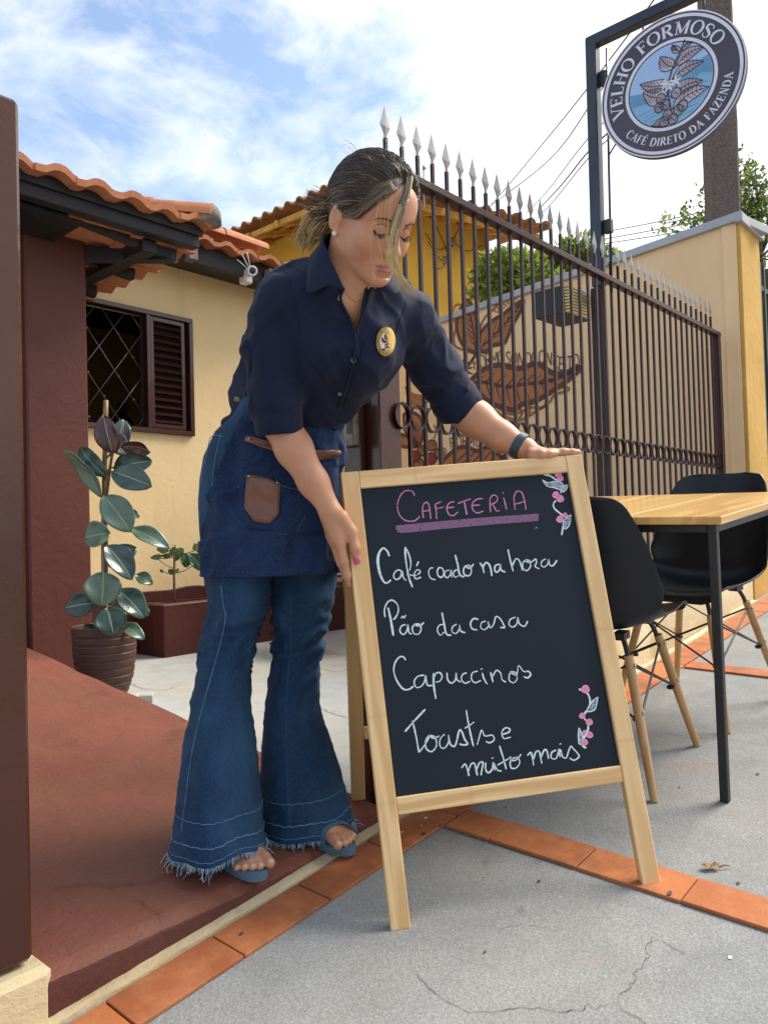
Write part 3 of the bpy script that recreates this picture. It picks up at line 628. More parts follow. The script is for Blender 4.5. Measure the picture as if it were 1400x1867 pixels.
# ---- serif capitals drawn with a broad pen: (polyline, width) in a 1-high box
T_, N_ = .15, .055
def arcp(cx, cy, rx, ry, a0, a1, n=12): return [(cx+rx*math.cos(math.radians(a0+(a1-a0)*i/n)), cy+ry*math.sin(math.radians(a0+(a1-a0)*i/n))) for i in range(n+1)]
def bowl(pts, cx): return pts, [N_+(T_-N_)*min(1, abs(p[0]-cx)/(max(abs(q[0]-cx) for q in pts)))**1.3 for p in pts]
def ser(x, y, w=.26): return ([(x-w/2, y), (x+w/2, y)], N_)
GL = {
 'V': (.86, [([(.12, 1), (.44, 0)], T_), ([(.76, 1), (.44, 0)], N_), ser(.12, .97), ser(.76, .97)]),
 'E': (.74, [([(.18, 0), (.18, 1)], T_), ([(.18, .97), (.62, .97), (.64, .80)], N_), ([(.18, .52), (.50, .52)], N_), ([(.50, .42), (.50, .62)], N_), ([(.18, .03), (.64, .03), (.68, .22)], N_), ser(.15, .97, .2), ser(.15, .03, .2)]),
 'L': (.68, [([(.18, 0), (.18, 1)], T_), ([(.18, .03), (.60, .03), (.64, .24)], N_), ser(.18, .97, .28), ser(.15, .03, .2)]),
 'H': (.92, [([(.18, 0), (.18, 1)], T_), ([(.74, 0), (.74, 1)], T_), ([(.18, .52), (.74, .52)], N_), ser(.18, .97), ser(.18, .03), ser(.74, .97), ser(.74, .03)]),
 'O': (.94, [bowl(arcp(.46, .5, .38, .5, 0, 360, 26), .46)]),
 'F': (.70, [([(.18, 0), (.18, 1)], T_), ([(.18, .97), (.60, .97), (.62, .78)], N_), ([(.18, .52), (.48, .52)], N_), ([(.48, .42), (.48, .62)], N_), ser(.18, .03, .3), ser(.15, .97, .2)]),
 'R': (.86, [([(.18, 0), (.18, 1)], T_), bowl([(.18, .97), (.42, .97)]+arcp(.42, .74, .20, .23, 80, -80, 8)+[(.18, .50)], .18), ([(.38, .5), (.78, .02)], T_*.9), ser(.18, .03), ser(.15, .97, .2), ser(.78, .03, .16)]),
 'M': (1.08, [([(.17, 0), (.17, 1)], N_), ([(.17, 1), (.52, .08)], T_), ([(.87, 1), (.52, .08)], N_), ([(.88, 0), (.88, 1)], T_), ser(.15, .97, .2), ser(.17, .03), ser(.9, .97, .2), ser(.88, .03)]),
 'S': (.66, [([(.56, .76)]+arcp(.32, .74, .24, .25, 30, 200, 8)+[(.20, .60), (.46, .42)]+arcp(.32, .26, .25, .26, 20, -160, 9)+[(.07, .26)], [N_, N_, N_, N_, N_, .08, .11, .13, .13, .14, T_, T_, .14, .12, .09, .07, N_, N_, N_, N_, N_, N_, N_][:23])]),
 'C': (.82, [bowl(arcp(.46, .5, .38, .5, 42, 318, 20), .62), ([(.76, .70), (.76, .92)], N_)]),
 'A': (.90, [([(.14, 0), (.44, 1)], N_), ([(.44, 1), (.76, 0)], T_), ([(.24, .34), (.66, .34)], N_), ser(.14, .03), ser(.76, .03)]),
 'D': (.92, [([(.18, 0), (.18, 1)], T_), bowl([(.18, .97)]+arcp(.38, .5, .42, .47, 88, -88, 14)+[(.18, .03)], .2), ser(.15, .97, .18), ser(.15, .03, .18)]),
 'I': (.40, [([(.20, 0), (.20, 1)], T_), ser(.20, .97), ser(.20, .03)]),
 'T': (.78, [([(.39, 0), (.39, 1)], T_), ([(.06, .80), (.07, .97), (.71, .97), (.72, .80)], N_), ser(.39, .03)]),
 'Z': (.76, [([(.12, .80), (.12, .97), (.64, .97)], N_), ([(.62, .97), (.10, .03)], T_), ([(.10, .03), (.64, .03), (.66, .24)], N_)]),
 'N': (.94, [([(.18, 0), (.18, 1)], N_), ([(.18, 1), (.76, 0)], T_), ([(.76, 0), (.76, 1)], N_), ser(.15, .97, .2), ser(.18, .03), ser(.76, .97)]),
 ' ': (.42, []),
}
GL['É'] = (GL['E'][0], GL['E'][1]+[([(.34, 1.10), (.50, 1.28)], .08)])
def ring_text(mb, txt, r, h, a_mid, place, nrm, inside=False, spacing=1.0, wk=1.0, track=.06):
    tot = sum(GL[c][0]+track for c in txt)*h*spacing; sgn = 1 if inside else -1; a = math.radians(a_mid)-sgn*tot/(2*r)
    for c in txt:
        w, st = GL[c]; wa = (w+track)*h*spacing/r
        for pts, wd in st:
            pts = np.array(pts); q = []; ww = []
            if len(pts) == 2: pts = np.array([pts[0]+(pts[1]-pts[0])*t for t in (0, .5, 1)]); wd = wd if np.isscalar(wd) else wd[0]
            for i, (x_, y_) in enumerate(pts):
                ang = a+sgn*(x_+track/2)*h*spacing/r; rr = r+(y_*h if not inside else -(y_-1)*h-h); rr = r+y_*h if not inside else r-y_*h
                q.append(place(rr*math.cos(ang), rr*math.sin(ang))); ww.append((wd if np.isscalar(wd) else wd[min(i, len(wd)-1)])*wk)
            mb.ribbon(q, np.array(ww)*h, nrm)
        a += sgn*wa
let = MB()
ring_text(let, 'VELHO FORMOSO', .680, .178, 112, lambda u, v: sg(u, v, .0136), SN, spacing=1.0, wk=SR*1.35)
let.build('lettering', M['signwhite'], sign); let = MB(); ring_text(let, 'CAFÉ DIRETO DA FAZENDA', .838, .115, 285, lambda u, v: sg(u, v, .0136), SN, inside=True, spacing=.94, wk=SR*1.25); let.build('lettering', M['signwhite'], sign)

mb = MB()
for a in (60, 112):
    p = sg(math.cos(math.radians(a))*.96, math.sin(math.radians(a))*.96); mb.tube([p+np.array([0, 0, -.01]), (p[0], p[1], 3.13)], .004, 6)
for a in (160, 214):
    p = sg(math.cos(math.radians(a))*.95, math.sin(math.radians(a))*.95); mb.tube([p, (SX+.03, 1.492, p[2]-.015)], .0035, 6)
mb.build('hanger', M['black'], sign, True)

# ================================================================== boundary wall with its painted mural
WD = unit(np.array([.183, .983, 0])); WN = np.array([-WD[1], WD[0], 0]); W0 = np.array([4.78, 1.40, 0.0])
bw = thing('boundary_wall', 'tall sand coloured side wall painted with brown coffee leaves and topped by grey metal', 'wall', W0+WD*3)
WL = 11.0; mb = MB()
mb.box(W0+WD*(WL/2+.075)-WN*.16+np.array([0, 0, 1.36]), (WL/2, .16, 1.36), (WD, -WN, (0, 0, 1))); mb.build('wall_body', M['mural_wall'], bw)
mb = MB()
q0 = W0-np.array([0, .02, 0]); x0 = W0+(-WN)*.0
mb.box((4.785+.185, 1.386, 1.56), (.187, .011, 1.16), None, 0, .004); mb.build('pier_face', M['ochre'], bw); MB().box((4.785+.180, 1.438, 1.555), (.185, .0405, 1.16)).build('pier_core', M['mural_wall'], bw)
mb = MB(); mb.box(W0+WD*WL/2-WN*.16+np.array([0, 0, 2.742]), (WL/2+.03, .19, .026), (WD, -WN, (0, 0, 1)), 0, .004)
mb.box((4.965, 1.372, 2.735), (.225, .022, .030), None, 0, .004); mb.build('coping', M['coping'], bw)
rings = []; mb = MB()
for i in range(41):
    s = 2.2+(WL-2.2)*i/40; c = W0+WD*s; rings.append([c+WN*.001+np.array([0, 0, YF]), c+WN*.010+np.array([0, 0, YF]), c+WN*.010+np.array([0, 0, .44+.01*vnoise(np.array([s*4, 0, 0]))]), c+WN*.001+np.array([0, 0, .45])])
mb.loft(rings); mb.build('skirting', M['planter'], bw)
def wp(px, py, d=.003): return onp(px, py, W0, WN, d)
M['mleaf'] = pm('mural_leaf_brown', (.44, .180, .068), (.37, .148, .054), 9, rough=.85); M['mdark'] = pm('mural_dark_brown', (.135, .056, .045), (.11, .047, .038), 20, rough=.85); M['mline'] = pm('mural_ochre_line', (.32, .145, .05), rough=.85); M['mred'] = pm('mural_red', (.34, .025, .022), rough=.8); M['moch'] = pm('mural_olive', (.30, .155, .045), rough=.85)
ca = lambda pts: [(700+x/3.5, 500+y/3.5) for x, y in pts]
cb_ = lambda pts: [(720+x/7, 740+y/7) for x, y in pts]
mur = {k: MB() for k in ('mleaf', 'mdark', 'mline', 'mred', 'moch')}
def mpoly(pts, key, d):
    q = spline(list(pts)+[pts[0]], 5)[:-1]; bb = len(mur[key].v); mur[key].v += [wp(x, y, d) for x, y in q]; mur[key].f.append([bb+j for j in range(len(q))]); mur[key].m.append(0)
def mstroke(pts, w, key, d, taper=False):
    q = spline(pts, 6); ww = w*np.ones(len(q)); 
    if taper: ww = w*np.linspace(1.2, .35, len(q))
    mur[key].ribbon([wp(x, y, d) for x, y in q], ww, WN)
LA = ca([(580, 500), (530, 480), (490, 430), (468, 370), (465, 310), (480, 240), (520, 168), (555, 190), (585, 260), (605, 340), (610, 420), (595, 490)])
LB = ca([(600, 490), (605, 400), (640, 340), (700, 290), (760, 255), (820, 205), (885, 170), (882, 205), (850, 270), (810, 335), (790, 390), (765, 438), (700, 452), (650, 490)])
LD = ca([(540, 690), (590, 640), (650, 600), (720, 580), (800, 590), (870, 600), (950, 575), (1000, 580), (1050, 618), (1100, 636), (1170, 625), (1225, 592), (1243, 608), (1200, 650), (1140, 700), (1080, 740), (1000, 790), (930, 820), (880, 830), (830, 865), (780, 855), (700, 830), (640, 790), (580, 725)])
for L_ in (LA, LB, LD): mpoly(L_, 'mleaf', .003); mstroke(L_+L_[:1], .034 if L_ is not LD else .042, 'mdark', .0045)
def veins(a, b_, n, ln, ang, w):
    a = np.array(a, float); b_ = np.array(b_, float); d = (b_-a); e = d/np.linalg.norm(d)
    mstroke([a, (a+b_)/2+np.array([-e[1], e[0]])*3, b_], w, 'mdark', .0045)
    for i in range(1, n):
        c = a+d*i/n
        for s in (1, -1):
            r_ = np.array([e[0]*math.cos(ang*s)-e[1]*math.sin(ang*s), e[0]*math.sin(ang*s)+e[1]*math.cos(ang*s)]); l_ = ln*math.sin(math.pi*(.12+.8*i/n)); mstroke([c, c+r_*l_*.55+e*1.5, c+r_*l_+e*4], w*.6, 'mdark', .0045, True)
veins(*ca([(585, 490), (525, 190)]), 8, 24, .62, .017); veins(*ca([(605, 480), (875, 185)]), 9, 24, .55, .017)
mid = ca([(545, 690), (650, 690), (780, 720), (900, 700), (1000, 690), (1120, 660), (1235, 600)]); mstroke(mid, .028, 'mdark', .0045)
for i in range(1, 12):
    q = spline(mid, 6)[int(3*i)]; t = i/12
    for s, l_ in ((-1, 28*math.sin(math.pi*min(1, t*1.15+.08))), (1, 38*math.sin(math.pi*min(1, t*1.2+.05)))):
        if l_ > 5: mstroke([q, q+np.array([-.0*l_+4, s*l_*.5]) if s > 0 else q+np.array([l_*.35, -l_*.45]), q+np.array([l_*.25, s*l_*.9]) if s > 0 else q+np.array([l_*.8, -l_*.8])], .015, 'mdark', .0045, True)
for L_ in (ca([(590, 500), (470, 470), (445, 420), (455, 330), (440, 260), (450, 205), (485, 195), (492, 230)]), ca([(610, 345), (640, 280), (700, 220), (760, 160), (830, 115), (836, 145), (790, 230), (700, 285)]), ca([(640, 790), (720, 880), (800, 920), (870, 930), (960, 880), (1050, 820), (1085, 772), (1170, 742), (1165, 722), (1100, 722)]), ca([(700, 830), (790, 890), (870, 880), (930, 850), (1010, 850), (1040, 800)]), ca([(860, 925), (880, 880), (850, 840)]), ca([(900, 915), (930, 870), (905, 830)])): mstroke(L_, .022, 'mline', .0035)
for i in range(7): mstroke(ca([(462+i*3, 240+i*32), (480+i*4, 250+i*30), (492+i*5, 270+i*26)]), .012, 'mline', .0035)
for i in range(6): mstroke(ca([(700+i*20, 225-i*16), (712+i*19, 240-i*14), (735+i*16, 240-i*12)]), .011, 'mline', .0035)
mstroke(ca([(592, 490), (565, 540), (530, 590)]), .026, 'mdark', .0045)
for k in range(6):
    a = -2.4+k*.55; c = ca([(490, 610)])[0]; mpoly([c, (c[0]+9*math.cos(a-.3), c[1]+9*math.sin(a-.3)), (c[0]+24*math.cos(a), c[1]+24*math.sin(a)), (c[0]+9*math.cos(a+.3), c[1]+9*math.sin(a+.3))], 'mline', .0035); mstroke([c, (c[0]+20*math.cos(a), c[1]+20*math.sin(a))], .010, 'mdark', .0045)
mpoly([(738, 705), (752, 716), (772, 722), (774, 740), (758, 746), (744, 735)], 'mline', .003); mstroke([(738, 705), (750, 725), (772, 738)], .02, 'mleaf', .0042)
# lower group: leaves, berries, a second leaf
for pts in ([(735, 755), (752, 752), (768, 765), (770, 795), (762, 815), (748, 800), (738, 785)], [(720, 790), (740, 795), (762, 812), (740, 815), (722, 808)]): mpoly(pts, 'mleaf', .003); mstroke(pts+pts[:1], .03, 'mdark', .0045)
for i in range(5): mstroke([(742+5*i, 760+3*i), (750+4*i, 790+3*i), (762, 813)], .012, 'mdark', .0045)
for (x, y, r, k) in ((757, 832, 9, 'mred'), (786, 836, 9, 'mred'), (769, 822, 8, 'moch'), (787, 812, 8.5, 'moch'), (800, 827, 8, 'moch'), (763, 846, 9, 'moch')):
    c = [(x+r*math.cos(a), y+r*1.1*math.sin(a)) for a in np.linspace(0, 2*math.pi, 13)[:-1]]; mpoly(c, k, .0050); mstroke(c+c[:1], .018, 'mdark', .0058); mstroke([(x-2, y-2), (x+2, y-3), (x+2, y+1)], .010, 'mdark', .0060)
for pts in ([(790, 800), (796, 785), (790, 775)], [(775, 800), (770, 780), (780, 765)], [(800, 815), (812, 820), (810, 835)]): mstroke(pts, .016, 'mline', .0042)
LE = [(800, 850), (815, 832), (832, 818), (850, 815), (870, 822), (890, 815), (910, 830), (930, 850), (900, 862), (860, 862)]; mpoly(LE, 'mleaf', .003); mstroke(LE+LE[:1], .035, 'mdark', .0045)
for i in range(6): mstroke([(825+15*i, 850-3*(i % 2)), (838+15*i, 836), (852+14*i, 824)], .013, 'mdark', .0045)
# hand painted capitals following the leaves
SANS = {'F': [[(0, 0), (0, 1)], [(0, 1), (.6, 1)], [(0, .55), (.45, .55)]], 'O': [arcp(.35, .5, .35, .5, 90, 450, 16)], 'R': [[(0, 0), (0, 1)], [(0, 1), (.4, 1), (.55, .8), (.4, .55), (0, .52)], [(.2, .52), (.6, 0)]],
        'M': [[(0, 0), (.05, 1)], [(.05, 1), (.4, .3)], [(.4, .3), (.75, 1)], [(.75, 1), (.8, 0)]], 'S': [[(.55, .85), (.3, 1), (.05, .8), (.25, .55), (.5, .35), (.45, .08), (.2, 0), (0, .15)]], 'N': [[(0, 0), (0, 1)], [(0, 1), (.6, 0)], [(.6, 0), (.6, 1)]],
        'C': [arcp(.4, .5, .4, .5, 50, 310, 12)], 'E': [[(0, 0), (0, 1)], [(0, 1), (.5, 1)], [(0, .5), (.4, .5)], [(0, 0), (.5, 0)]], 'I': [[(0, 0), (0, 1)]], 'T': [[(.3, 0), (.3, 1)], [(0, 1), (.65, 1)]]}
def mtext(items, h, w):
    for ch, x, y, rot in items:
        for st in SANS[ch]:
            pts = []
            for a, b_ in st:
                u, v = a*h*.62, -b_*h; pts.append((x+u*math.cos(rot)-v*math.sin(rot), y+u*math.sin(rot)+v*math.cos(rot)))
            mstroke(pts if len(pts) > 2 else [pts[0], ((pts[0][0]+pts[1][0])/2, (pts[0][1]+pts[1][1])/2), pts[1]], w, 'mdark', .0062)
q = [('F', 866, 675, -.25), ('O', 876, 671, -.18), ('R', 887, 668, -.12), ('M', 896, 665, -.08), ('O', 908, 663, -.03), ('S', 921, 664, .03), ('O', 931, 665, .05), ('N', 944, 666, .05), ('O', 957, 666, 0), ('C', 969, 664, -.02), ('O', 982, 662, 0), ('N', 995, 665, .06), ('C', 1007, 671, .10), ('E', 1018, 674, .08), ('I', 1029, 674, .03), ('T', 1034, 673, -.03), ('O', 1046, 669, -.10)]
mtext(q, 23, .009)
mtext([('F', 822, 818, -.15), ('O', 833, 815, -.08), ('R', 844, 814, -.03), ('M', 854, 814, 0), ('O', 867, 814, .03), ('S', 878, 817, .05)], 19, .009)
for k, nme in (('mleaf', 'mural_leaf'), ('mline', 'mural_outline'), ('moch', 'mural_berry'), ('mred', 'mural_red_berry'), ('mdark', 'mural_veins_and_lettering')): mur[k].build(nme, M[k], bw)

# ================================================================== louvred lamp housing on the post
K = onY(1031, 569.5, 1.635); lx, ly, lz = .235, .155, .125
lb = thing('wall_speaker', 'small black louvred box on a bracket fixed to the fence post', 'speaker', K)
tl = .10
up_ = unit(np.array([-.06, .0, 1])); ux = unit(np.array([1, 0, .02])); uy = np.array([0, 1.0, 0])
cc = K+ux*lx/2+uy*ly/2+up_*lz/2
MB().box(cc, (lx/2, ly/2, lz/2), (ux, uy, up_), 0, .004).build('housing', pm('speaker_black', (.010, .015, .024), rough=.5), lb)
mb = MB()
for i in range(9): mb.box(K+ux*lx/2-uy*.008+up_*(lz*(i+.5)/9), (lx/2*1.0, .009, .0042), (ux, uy, up_))
mb.build('louvre', pm('louvre_cream', (.62, .50, .22), rough=.5), lb)
MB().box(K+ux*(lx*.72)-uy*.030+up_*(lz*.80), (.085, .006, .012), (ux, uy, up_), 0, .002).build('bracket', pm('bracket_grey', (.40, .46, .46), rough=.4, metal=.3), lb)

# ================================================================== leaves: many small blades through a volume
def leafcloud(name, cs, n, size, mats, parent, seed=0, thick=None, asp=.5, hole=.0, fill=False, droop=.2):
    """cs: list of (centre, radii); blades scattered through each lump, denser near its rim"""
    r = np.random.default_rng(seed); V = []; F = []; FM = []
    for (c, rad) in cs:
        c = np.asarray(c, float); rad = np.asarray(rad, float)*np.ones(3); k = int(n*np.prod(rad)**(2/3)/sum(np.prod(np.asarray(q[1], float)*np.ones(3))**(2/3) for q in cs)); got = 0; tries = 0
        while got < k and tries < k*8:
            tries += 1; d = r.normal(size=3); d /= np.linalg.norm(d); rr = r.random()**.38; p = c+d*rad*rr*(1+.25*vnoise(d*2.2+c, seed))
            if hole and vnoise(p*hole[0], seed+5) < hole[1]: continue
            got += 1; s = size*(.6+.8*r.random()); a = r.normal(size=3)+d*.9+np.array([0, 0, -droop]); a = unit(a); b_ = unit(np.cross(a, r.normal(size=3)+np.array([0, 0, 1.2]))); nn = np.cross(a, b_); o = len(V)
            V += [p, p+a*s*.45+b_*s*asp*.5+nn*s*.05, p+a*s-nn*s*.10, p+a*s*.45-b_*s*asp*.5+nn*s*.05]; F += [(o, o+1, o+2), (o, o+2, o+3)]; m_ = int(r.integers(len(mats))); FM += [m_, m_]
    return mk(name, V, F, mats, parent, False, FM)
def leafm(name, c, c2, tr=.35):
    m = NM(name); g_ = m.n('ShaderNodeNewGeometry'); m.set(m.mix(g_.outputs['Random Per Island'], c, c2), .5); t = m.n('ShaderNodeBsdfTranslucent'); t.inputs[0].default_value = (*[min(1, 1.6*x) for x in c2], 1)
    a = m.n('ShaderNodeMixShader'); a.inputs[0].default_value = tr; m.l(m.b.outputs[0], a.inputs[1]); m.l(t.outputs[0], a.inputs[2]); m.l(a.outputs[0], m.nt.nodes['Material Output'].inputs[0]); return m.mat
M['lf1'] = leafm('leaf_bright', (.11, .17, .02), (.20, .26, .035)); M['lf2'] = leafm('leaf_mid', (.05, .10, .018), (.10, .15, .03)); M['lf3'] = leafm('leaf_dark', (.022, .050, .014), (.045, .080, .022)); M['bark'] = pm('bark', (.12, .085, .06), (.07, .05, .035), 20, rough=.9, bump=.5)
def shrub(name, label, cat, base, lumps, n, size, mats, seed, trunk_r=.03, group=None, hole=0):
    t = thing(name, label, cat, base, group); leafcloud('crown', lumps, n, size, mats, t, seed, hole=hole)
    mb = MB(); b_ = np.asarray(base, float); top_ = np.mean([np.asarray(l[0]) for l in lumps], 0)
    mb.tube(spline([b_, b_*.5+top_*.5+np.array([.05, .03, 0]), top_], 5), np.linspace(trunk_r, trunk_r*.4, 11), 8)
    for c, rad in lumps: mb.tube(spline([b_*.45+top_*.55, (b_*.2+top_*.8)*.5+np.asarray(c)*.5, c], 4), np.linspace(trunk_r*.5, trunk_r*.15, 9), 6)
    mb.build('trunk', M['bark'], t, True); return t
# bright shrubs beyond the boundary wall
L1 = [(P(912, 492, 7.9), (.22, .3, .20)), (P(900, 522, 7.9), (.18, .3, .14)), (P(950, 497, 8.1), (.24, .3, .19)), (P(980, 518, 7.8), (.24, .3, .14))]
L2 = [(P(1012, 484, 8.3), (.22, .3, .18)), (P(1052, 468, 8.2), (.24, .3, .18)), (P(1030, 500, 8.2), (.26, .3, .14)), (P(1088, 484, 8.3), (.18, .25, .14))]
b1 = P(940, 560, 7.9); b1[2] = .6; shrub('garden_shrub', 'bright green shrub showing above the side wall beside the yellow house', 'shrub', b1, L1, 2600, .085, [M['lf1'], M['lf2'], M['lf1']], 3, .04)
b1 = P(1045, 560, 8.2); b1[2] = .6; shrub('garden_shrub', 'bright green shrub showing above the side wall just behind the sign post', 'shrub', b1, L2, 2600, .085, [M['lf1'], M['lf2'], M['lf1']], 4, .04)
# open tree behind the pole
tr = thing('tree', 'open leafy tree with thin twigs behind the concrete pole', 'tree', P(1350, 700, 8.6)*np.array([1, 1, 0])+np.array([0, 0, .8]))
r_ = np.random.default_rng(5); tw = MB(); base_ = P(1385, 470, 8.6); tips = []
for k in range(46):
    px = r_.uniform(1195, 1400) if k < 30 else r_.uniform(1330, 1470); lo = 300+max(0, (1330-px))*.75; py = r_.uniform(lo, 420) if px < 1335 else r_.uniform(275, 440); e = P(px, py, r_.uniform(8.0, 9.2))
    m1 = base_*.55+e*.45+r_.normal(0, .12, 3)+np.array([0, 0, .10]); q = spline([base_, m1, e], 8); tw.tube(q, np.linspace(.014, .003, len(q)), 5); tips += [(x, unit(e-base_)) for x in q[6:]]
tw.tube(spline([P(1390, 900, 8.6), P(1392, 650, 8.6), base_], 6), np.linspace(.09, .04, 13), 8); tw.build('trunk', M['bark'], tr, True)
V = []; F = []; FM = []
for (p, d) in tips:
    for j in range(4):
        s = r_.uniform(.05, .105); a = unit(d*.5+r_.normal(size=3)+np.array([0, 0, -.25])); b_ = unit(np.cross(a, r_.normal(size=3))); p2 = p+r_.normal(0, .055, 3); nn = np.cross(a, b_); o = len(V)
        V += [p2, p2+a*s*.4+b_*s*.24, p2+a*s-nn*s*.15, p2+a*s*.4-b_*s*.24]; F += [(o, o+1, o+2), (o, o+2, o+3)]; q = int(r_.integers(3)); FM += [q, q]
mk('crown', V, F, [M['lf1'], M['lf2'], M['lf3']], tr, False, FM)
# hedge and green railing of the next plot, at the far edge of the ochre pier
hd = thing('hedge', 'dark green creeper hedge growing beyond the ochre wall end', 'hedge', (5.7, 1.9, .5))
leafcloud('foliage', [((5.55+.16*(k % 3), 1.75+.1*(k % 2), .62+.19*k), (.34, .30, .26)) for k in range(12)], 5200, .075, [M['lf2'], M['lf3'], M['lf3']], hd, 8)
MB().tube([(5.6, 1.8, .5), (5.62, 1.85, 2.6)], .03, 8).build('stem', M['bark'], hd, True)
gf = thing('green_railing', 'dark green iron railing standing at the hedge beyond the ochre wall end', 'railing', (5.5, 1.42, .5)); M['green'] = pm('green_iron', (.018, .035, .026), rough=.45)
for k in range(9): MB().box((5.20+.09*k, 1.42, 1.55), (.011, .011, 1.06)).build('bar', M['green'], gf)
for z in (.8, 2.45): MB().box((5.55, 1.42, z), (.42, .008, .016)).build('rail', M['green'], gf)

# ================================================================== neighbour's yellow house behind
nh = thing('neighbour_house', 'deep yellow house behind the side wall with a weathered tiled roof on yellow rafters', 'house', P(700, 700, 9.5)*np.array([1, 1, 0])+np.array([0, 0, .5]))
Kc = P(655, 318, 8.8); dA = np.array([0, 1.0, 0]); vB = ROT @ np.array([(4100-700)/FOC, -(870-933.5)/FOC, -1.0]); vB[2] = 0; dB = unit(vB)
Bend = onp(990, 412, Kc, np.cross(dB, (0, 0, 1))); lenB = (Bend-Kc) @ dB; Kz = Kc[2]
rise = (Bend[2]-Kz)/lenB; dB3 = unit(dB+np.array([0, 0, rise]))
inB = np.array([-dB[1], dB[0], 0]); inB = inB if inB @ np.array([0, 1, 0]) > 0 else -inB; inA = np.array([1.0, 0, 0])
wave_roof('roof', Kc-np.array([0, 0, .02]), dA, inA+np.array([0, 0, .25]), 7.4, 1.1, M['old_tile'], nh, pitch=.215, amp=.055, course=.40, seed=5, th=.02)
wave_roof('roof', Kc-np.array([0, 0, .02])+dB3*.02, dB3, inB+np.array([0, 0, .22]), lenB, 1.1, M['old_tile'], nh, pitch=.215, amp=.055, course=.40, seed=6, th=.02)
M['ytimber'] = pm('yellow_timber', (.55, .30, .05), (.42, .22, .04), 7, rough=.7, bump=.2)
beam('fascia', Kc+np.array([.10, 0, -.10]), Kc+np.array([.10, 7.3, -.10]), .07, .035, (0, 0, 1), M['ytimber'], nh)
for k in range(13): y = .35+.58*k; beam('rafter', Kc+np.array([.04, y, -.12]), Kc+np.array([.95, y, .20]), .075, .05, (0, 0, 1), M['ytimber'], nh)
for k in range(3): beam('batten', Kc+np.array([.28+.3*k, 0, -.015+.12*k]), Kc+np.array([.28+.3*k, 7.3, -.015+.12*k]), .03, .04, (0, 0, 1), M['ytimber'], nh)
beam('fascia', Kc+inB*.16+dB3*.2-np.array([0, 0, .09]), Kc+inB*.16+dB3*(lenB-.05)-np.array([0, 0, .09]), .08, .03, (0, 0, 1), M['ytimber'], nh)
for k in range(7): u = .45+k*lenB/7.4; beam('rafter', Kc+dB3*u+inB*.05-np.array([0, 0, .13]), Kc+dB3*u+inB*.8+np.array([0, 0, .14]), .07, .05, (0, 0, 1), M['ytimber'], nh)
cw = Kc+inA*.75+inB*.55; Bw = onp(889, 500, cw, inB); lw = (Bw-cw) @ dB
mb = MB(); e0 = cw; e1 = cw+dB*lw; e2 = cw+dA*6.8; e3 = e1+inB*3.0
mb.prism([(e0[0], e0[1], 0), (e1[0], e1[1], 0), (e1[0], e1[1], Kz+.22+rise*lw), (e0[0], e0[1], Kz+.22)], inB*.15); mb.prism([(e0[0], e0[1]+.16, 0), (e2[0], e2[1], 0), (e2[0], e2[1], Kz+.22), (e0[0], e0[1]+.16, Kz+.22)], inA*.15)
mb.prism([(e1[0], e1[1], 0), (e3[0], e3[1], 0), (e3[0], e3[1], Kz+.3), (e1[0], e1[1], Kz+.3+rise*lw)], -dB*.15); mb.build('wall', M['nyellow'], nh)
M['cable'] = pm('cable_black', (.02, .02, .022), rough=.6); M['china'] = pm('insulator', (.20, .14, .09), rough=.3)
for (px, py) in ((826, 440), (811, 474)):
    c = onp(px, py, cw, inB, -.10); o_ = MB(); o_.lathe(c, [(.012, -.055), (.036, -.05), (.022, -.02), (.04, 0), (.022, .02), (.036, .045), (.012, .05)], 10); o_.tube([c+np.array([0, 0, -.05]), c+np.array([0, 0, -.11])-dB*.04, c+inB*.1+np.array([0, 0, -.09])-dB*.06], .008, 6); o_.build('insulator', M['china'], nh, True)
mb = MB()
for pts in ([(775, 425), (800, 455), (826, 440)], [(790, 400), (815, 460), (811, 474)], [(811, 474), (835, 420), (860, 395)], [(826, 440), (850, 458), (885, 445)], [(780, 440), (800, 470), (811, 476)]): mb.tube(spline([onp(x, y, cw, inB, -.07) for x, y in pts], 6), .006, 5)
mb.build('house_wiring', M['cable'], nh, True)
pp = thing('vent_pipe', 'thin grey pipe standing above the weathered tiled roof', 'pipe', P(773, 350, 9.2)); MB().tube([P(773, 380, 9.2), P(773, 306, 9.2)], .014, 8).tube([P(773, 309, 9.2), P(773, 303, 9.2)], .024, 8).build('pipe', M['coping'], pp, True)
# ================================================================== concrete pole, power cables
up_l = thing('utility_pole', 'rough grey concrete pole rising behind the wall and the round sign', 'pole', P(1322, 520, 7.6)*np.array([1, 1, 0])+np.array([0, 0, .6]))
pc = NM('pole_concrete'); f1 = pc.noise(55, 5, .7); col = pc.mix(pc.ramp(f1, .35, .65), (.085, .062, .058), (.19, .15, .135)); col = pc.mix(pc.ramp(pc.noise(24, 4, .6), .62, .72), col, (.03, .022, .02)); pc.bump([(f1, .9, .02)], 0); pc.set(col, .95)
a0 = P(1326, 620, 7.6); a1 = P(1298, -90, 7.6); z_ = unit(a1-a0); x_ = unit(CR-z_*(CR @ z_)); y_ = np.cross(z_, x_); rings = []
for i in range(41):
    c = a0+(a1-a0)*i/40; hw = .142-.012*i/40; rings.append([c+x_*a*hw+y_*b_*hw*.85+(x_*vnoise(c*9+a)+y_*vnoise(c*8+b_))*.004 for a, b_ in ((-1, -.8), (-.8, -1), (.8, -1), (1, -.8), (1, .8), (.8, 1), (-.8, 1), (-1, .8))])
MB().loft(rings).build('shaft', pc.mat, up_l, True, 40)
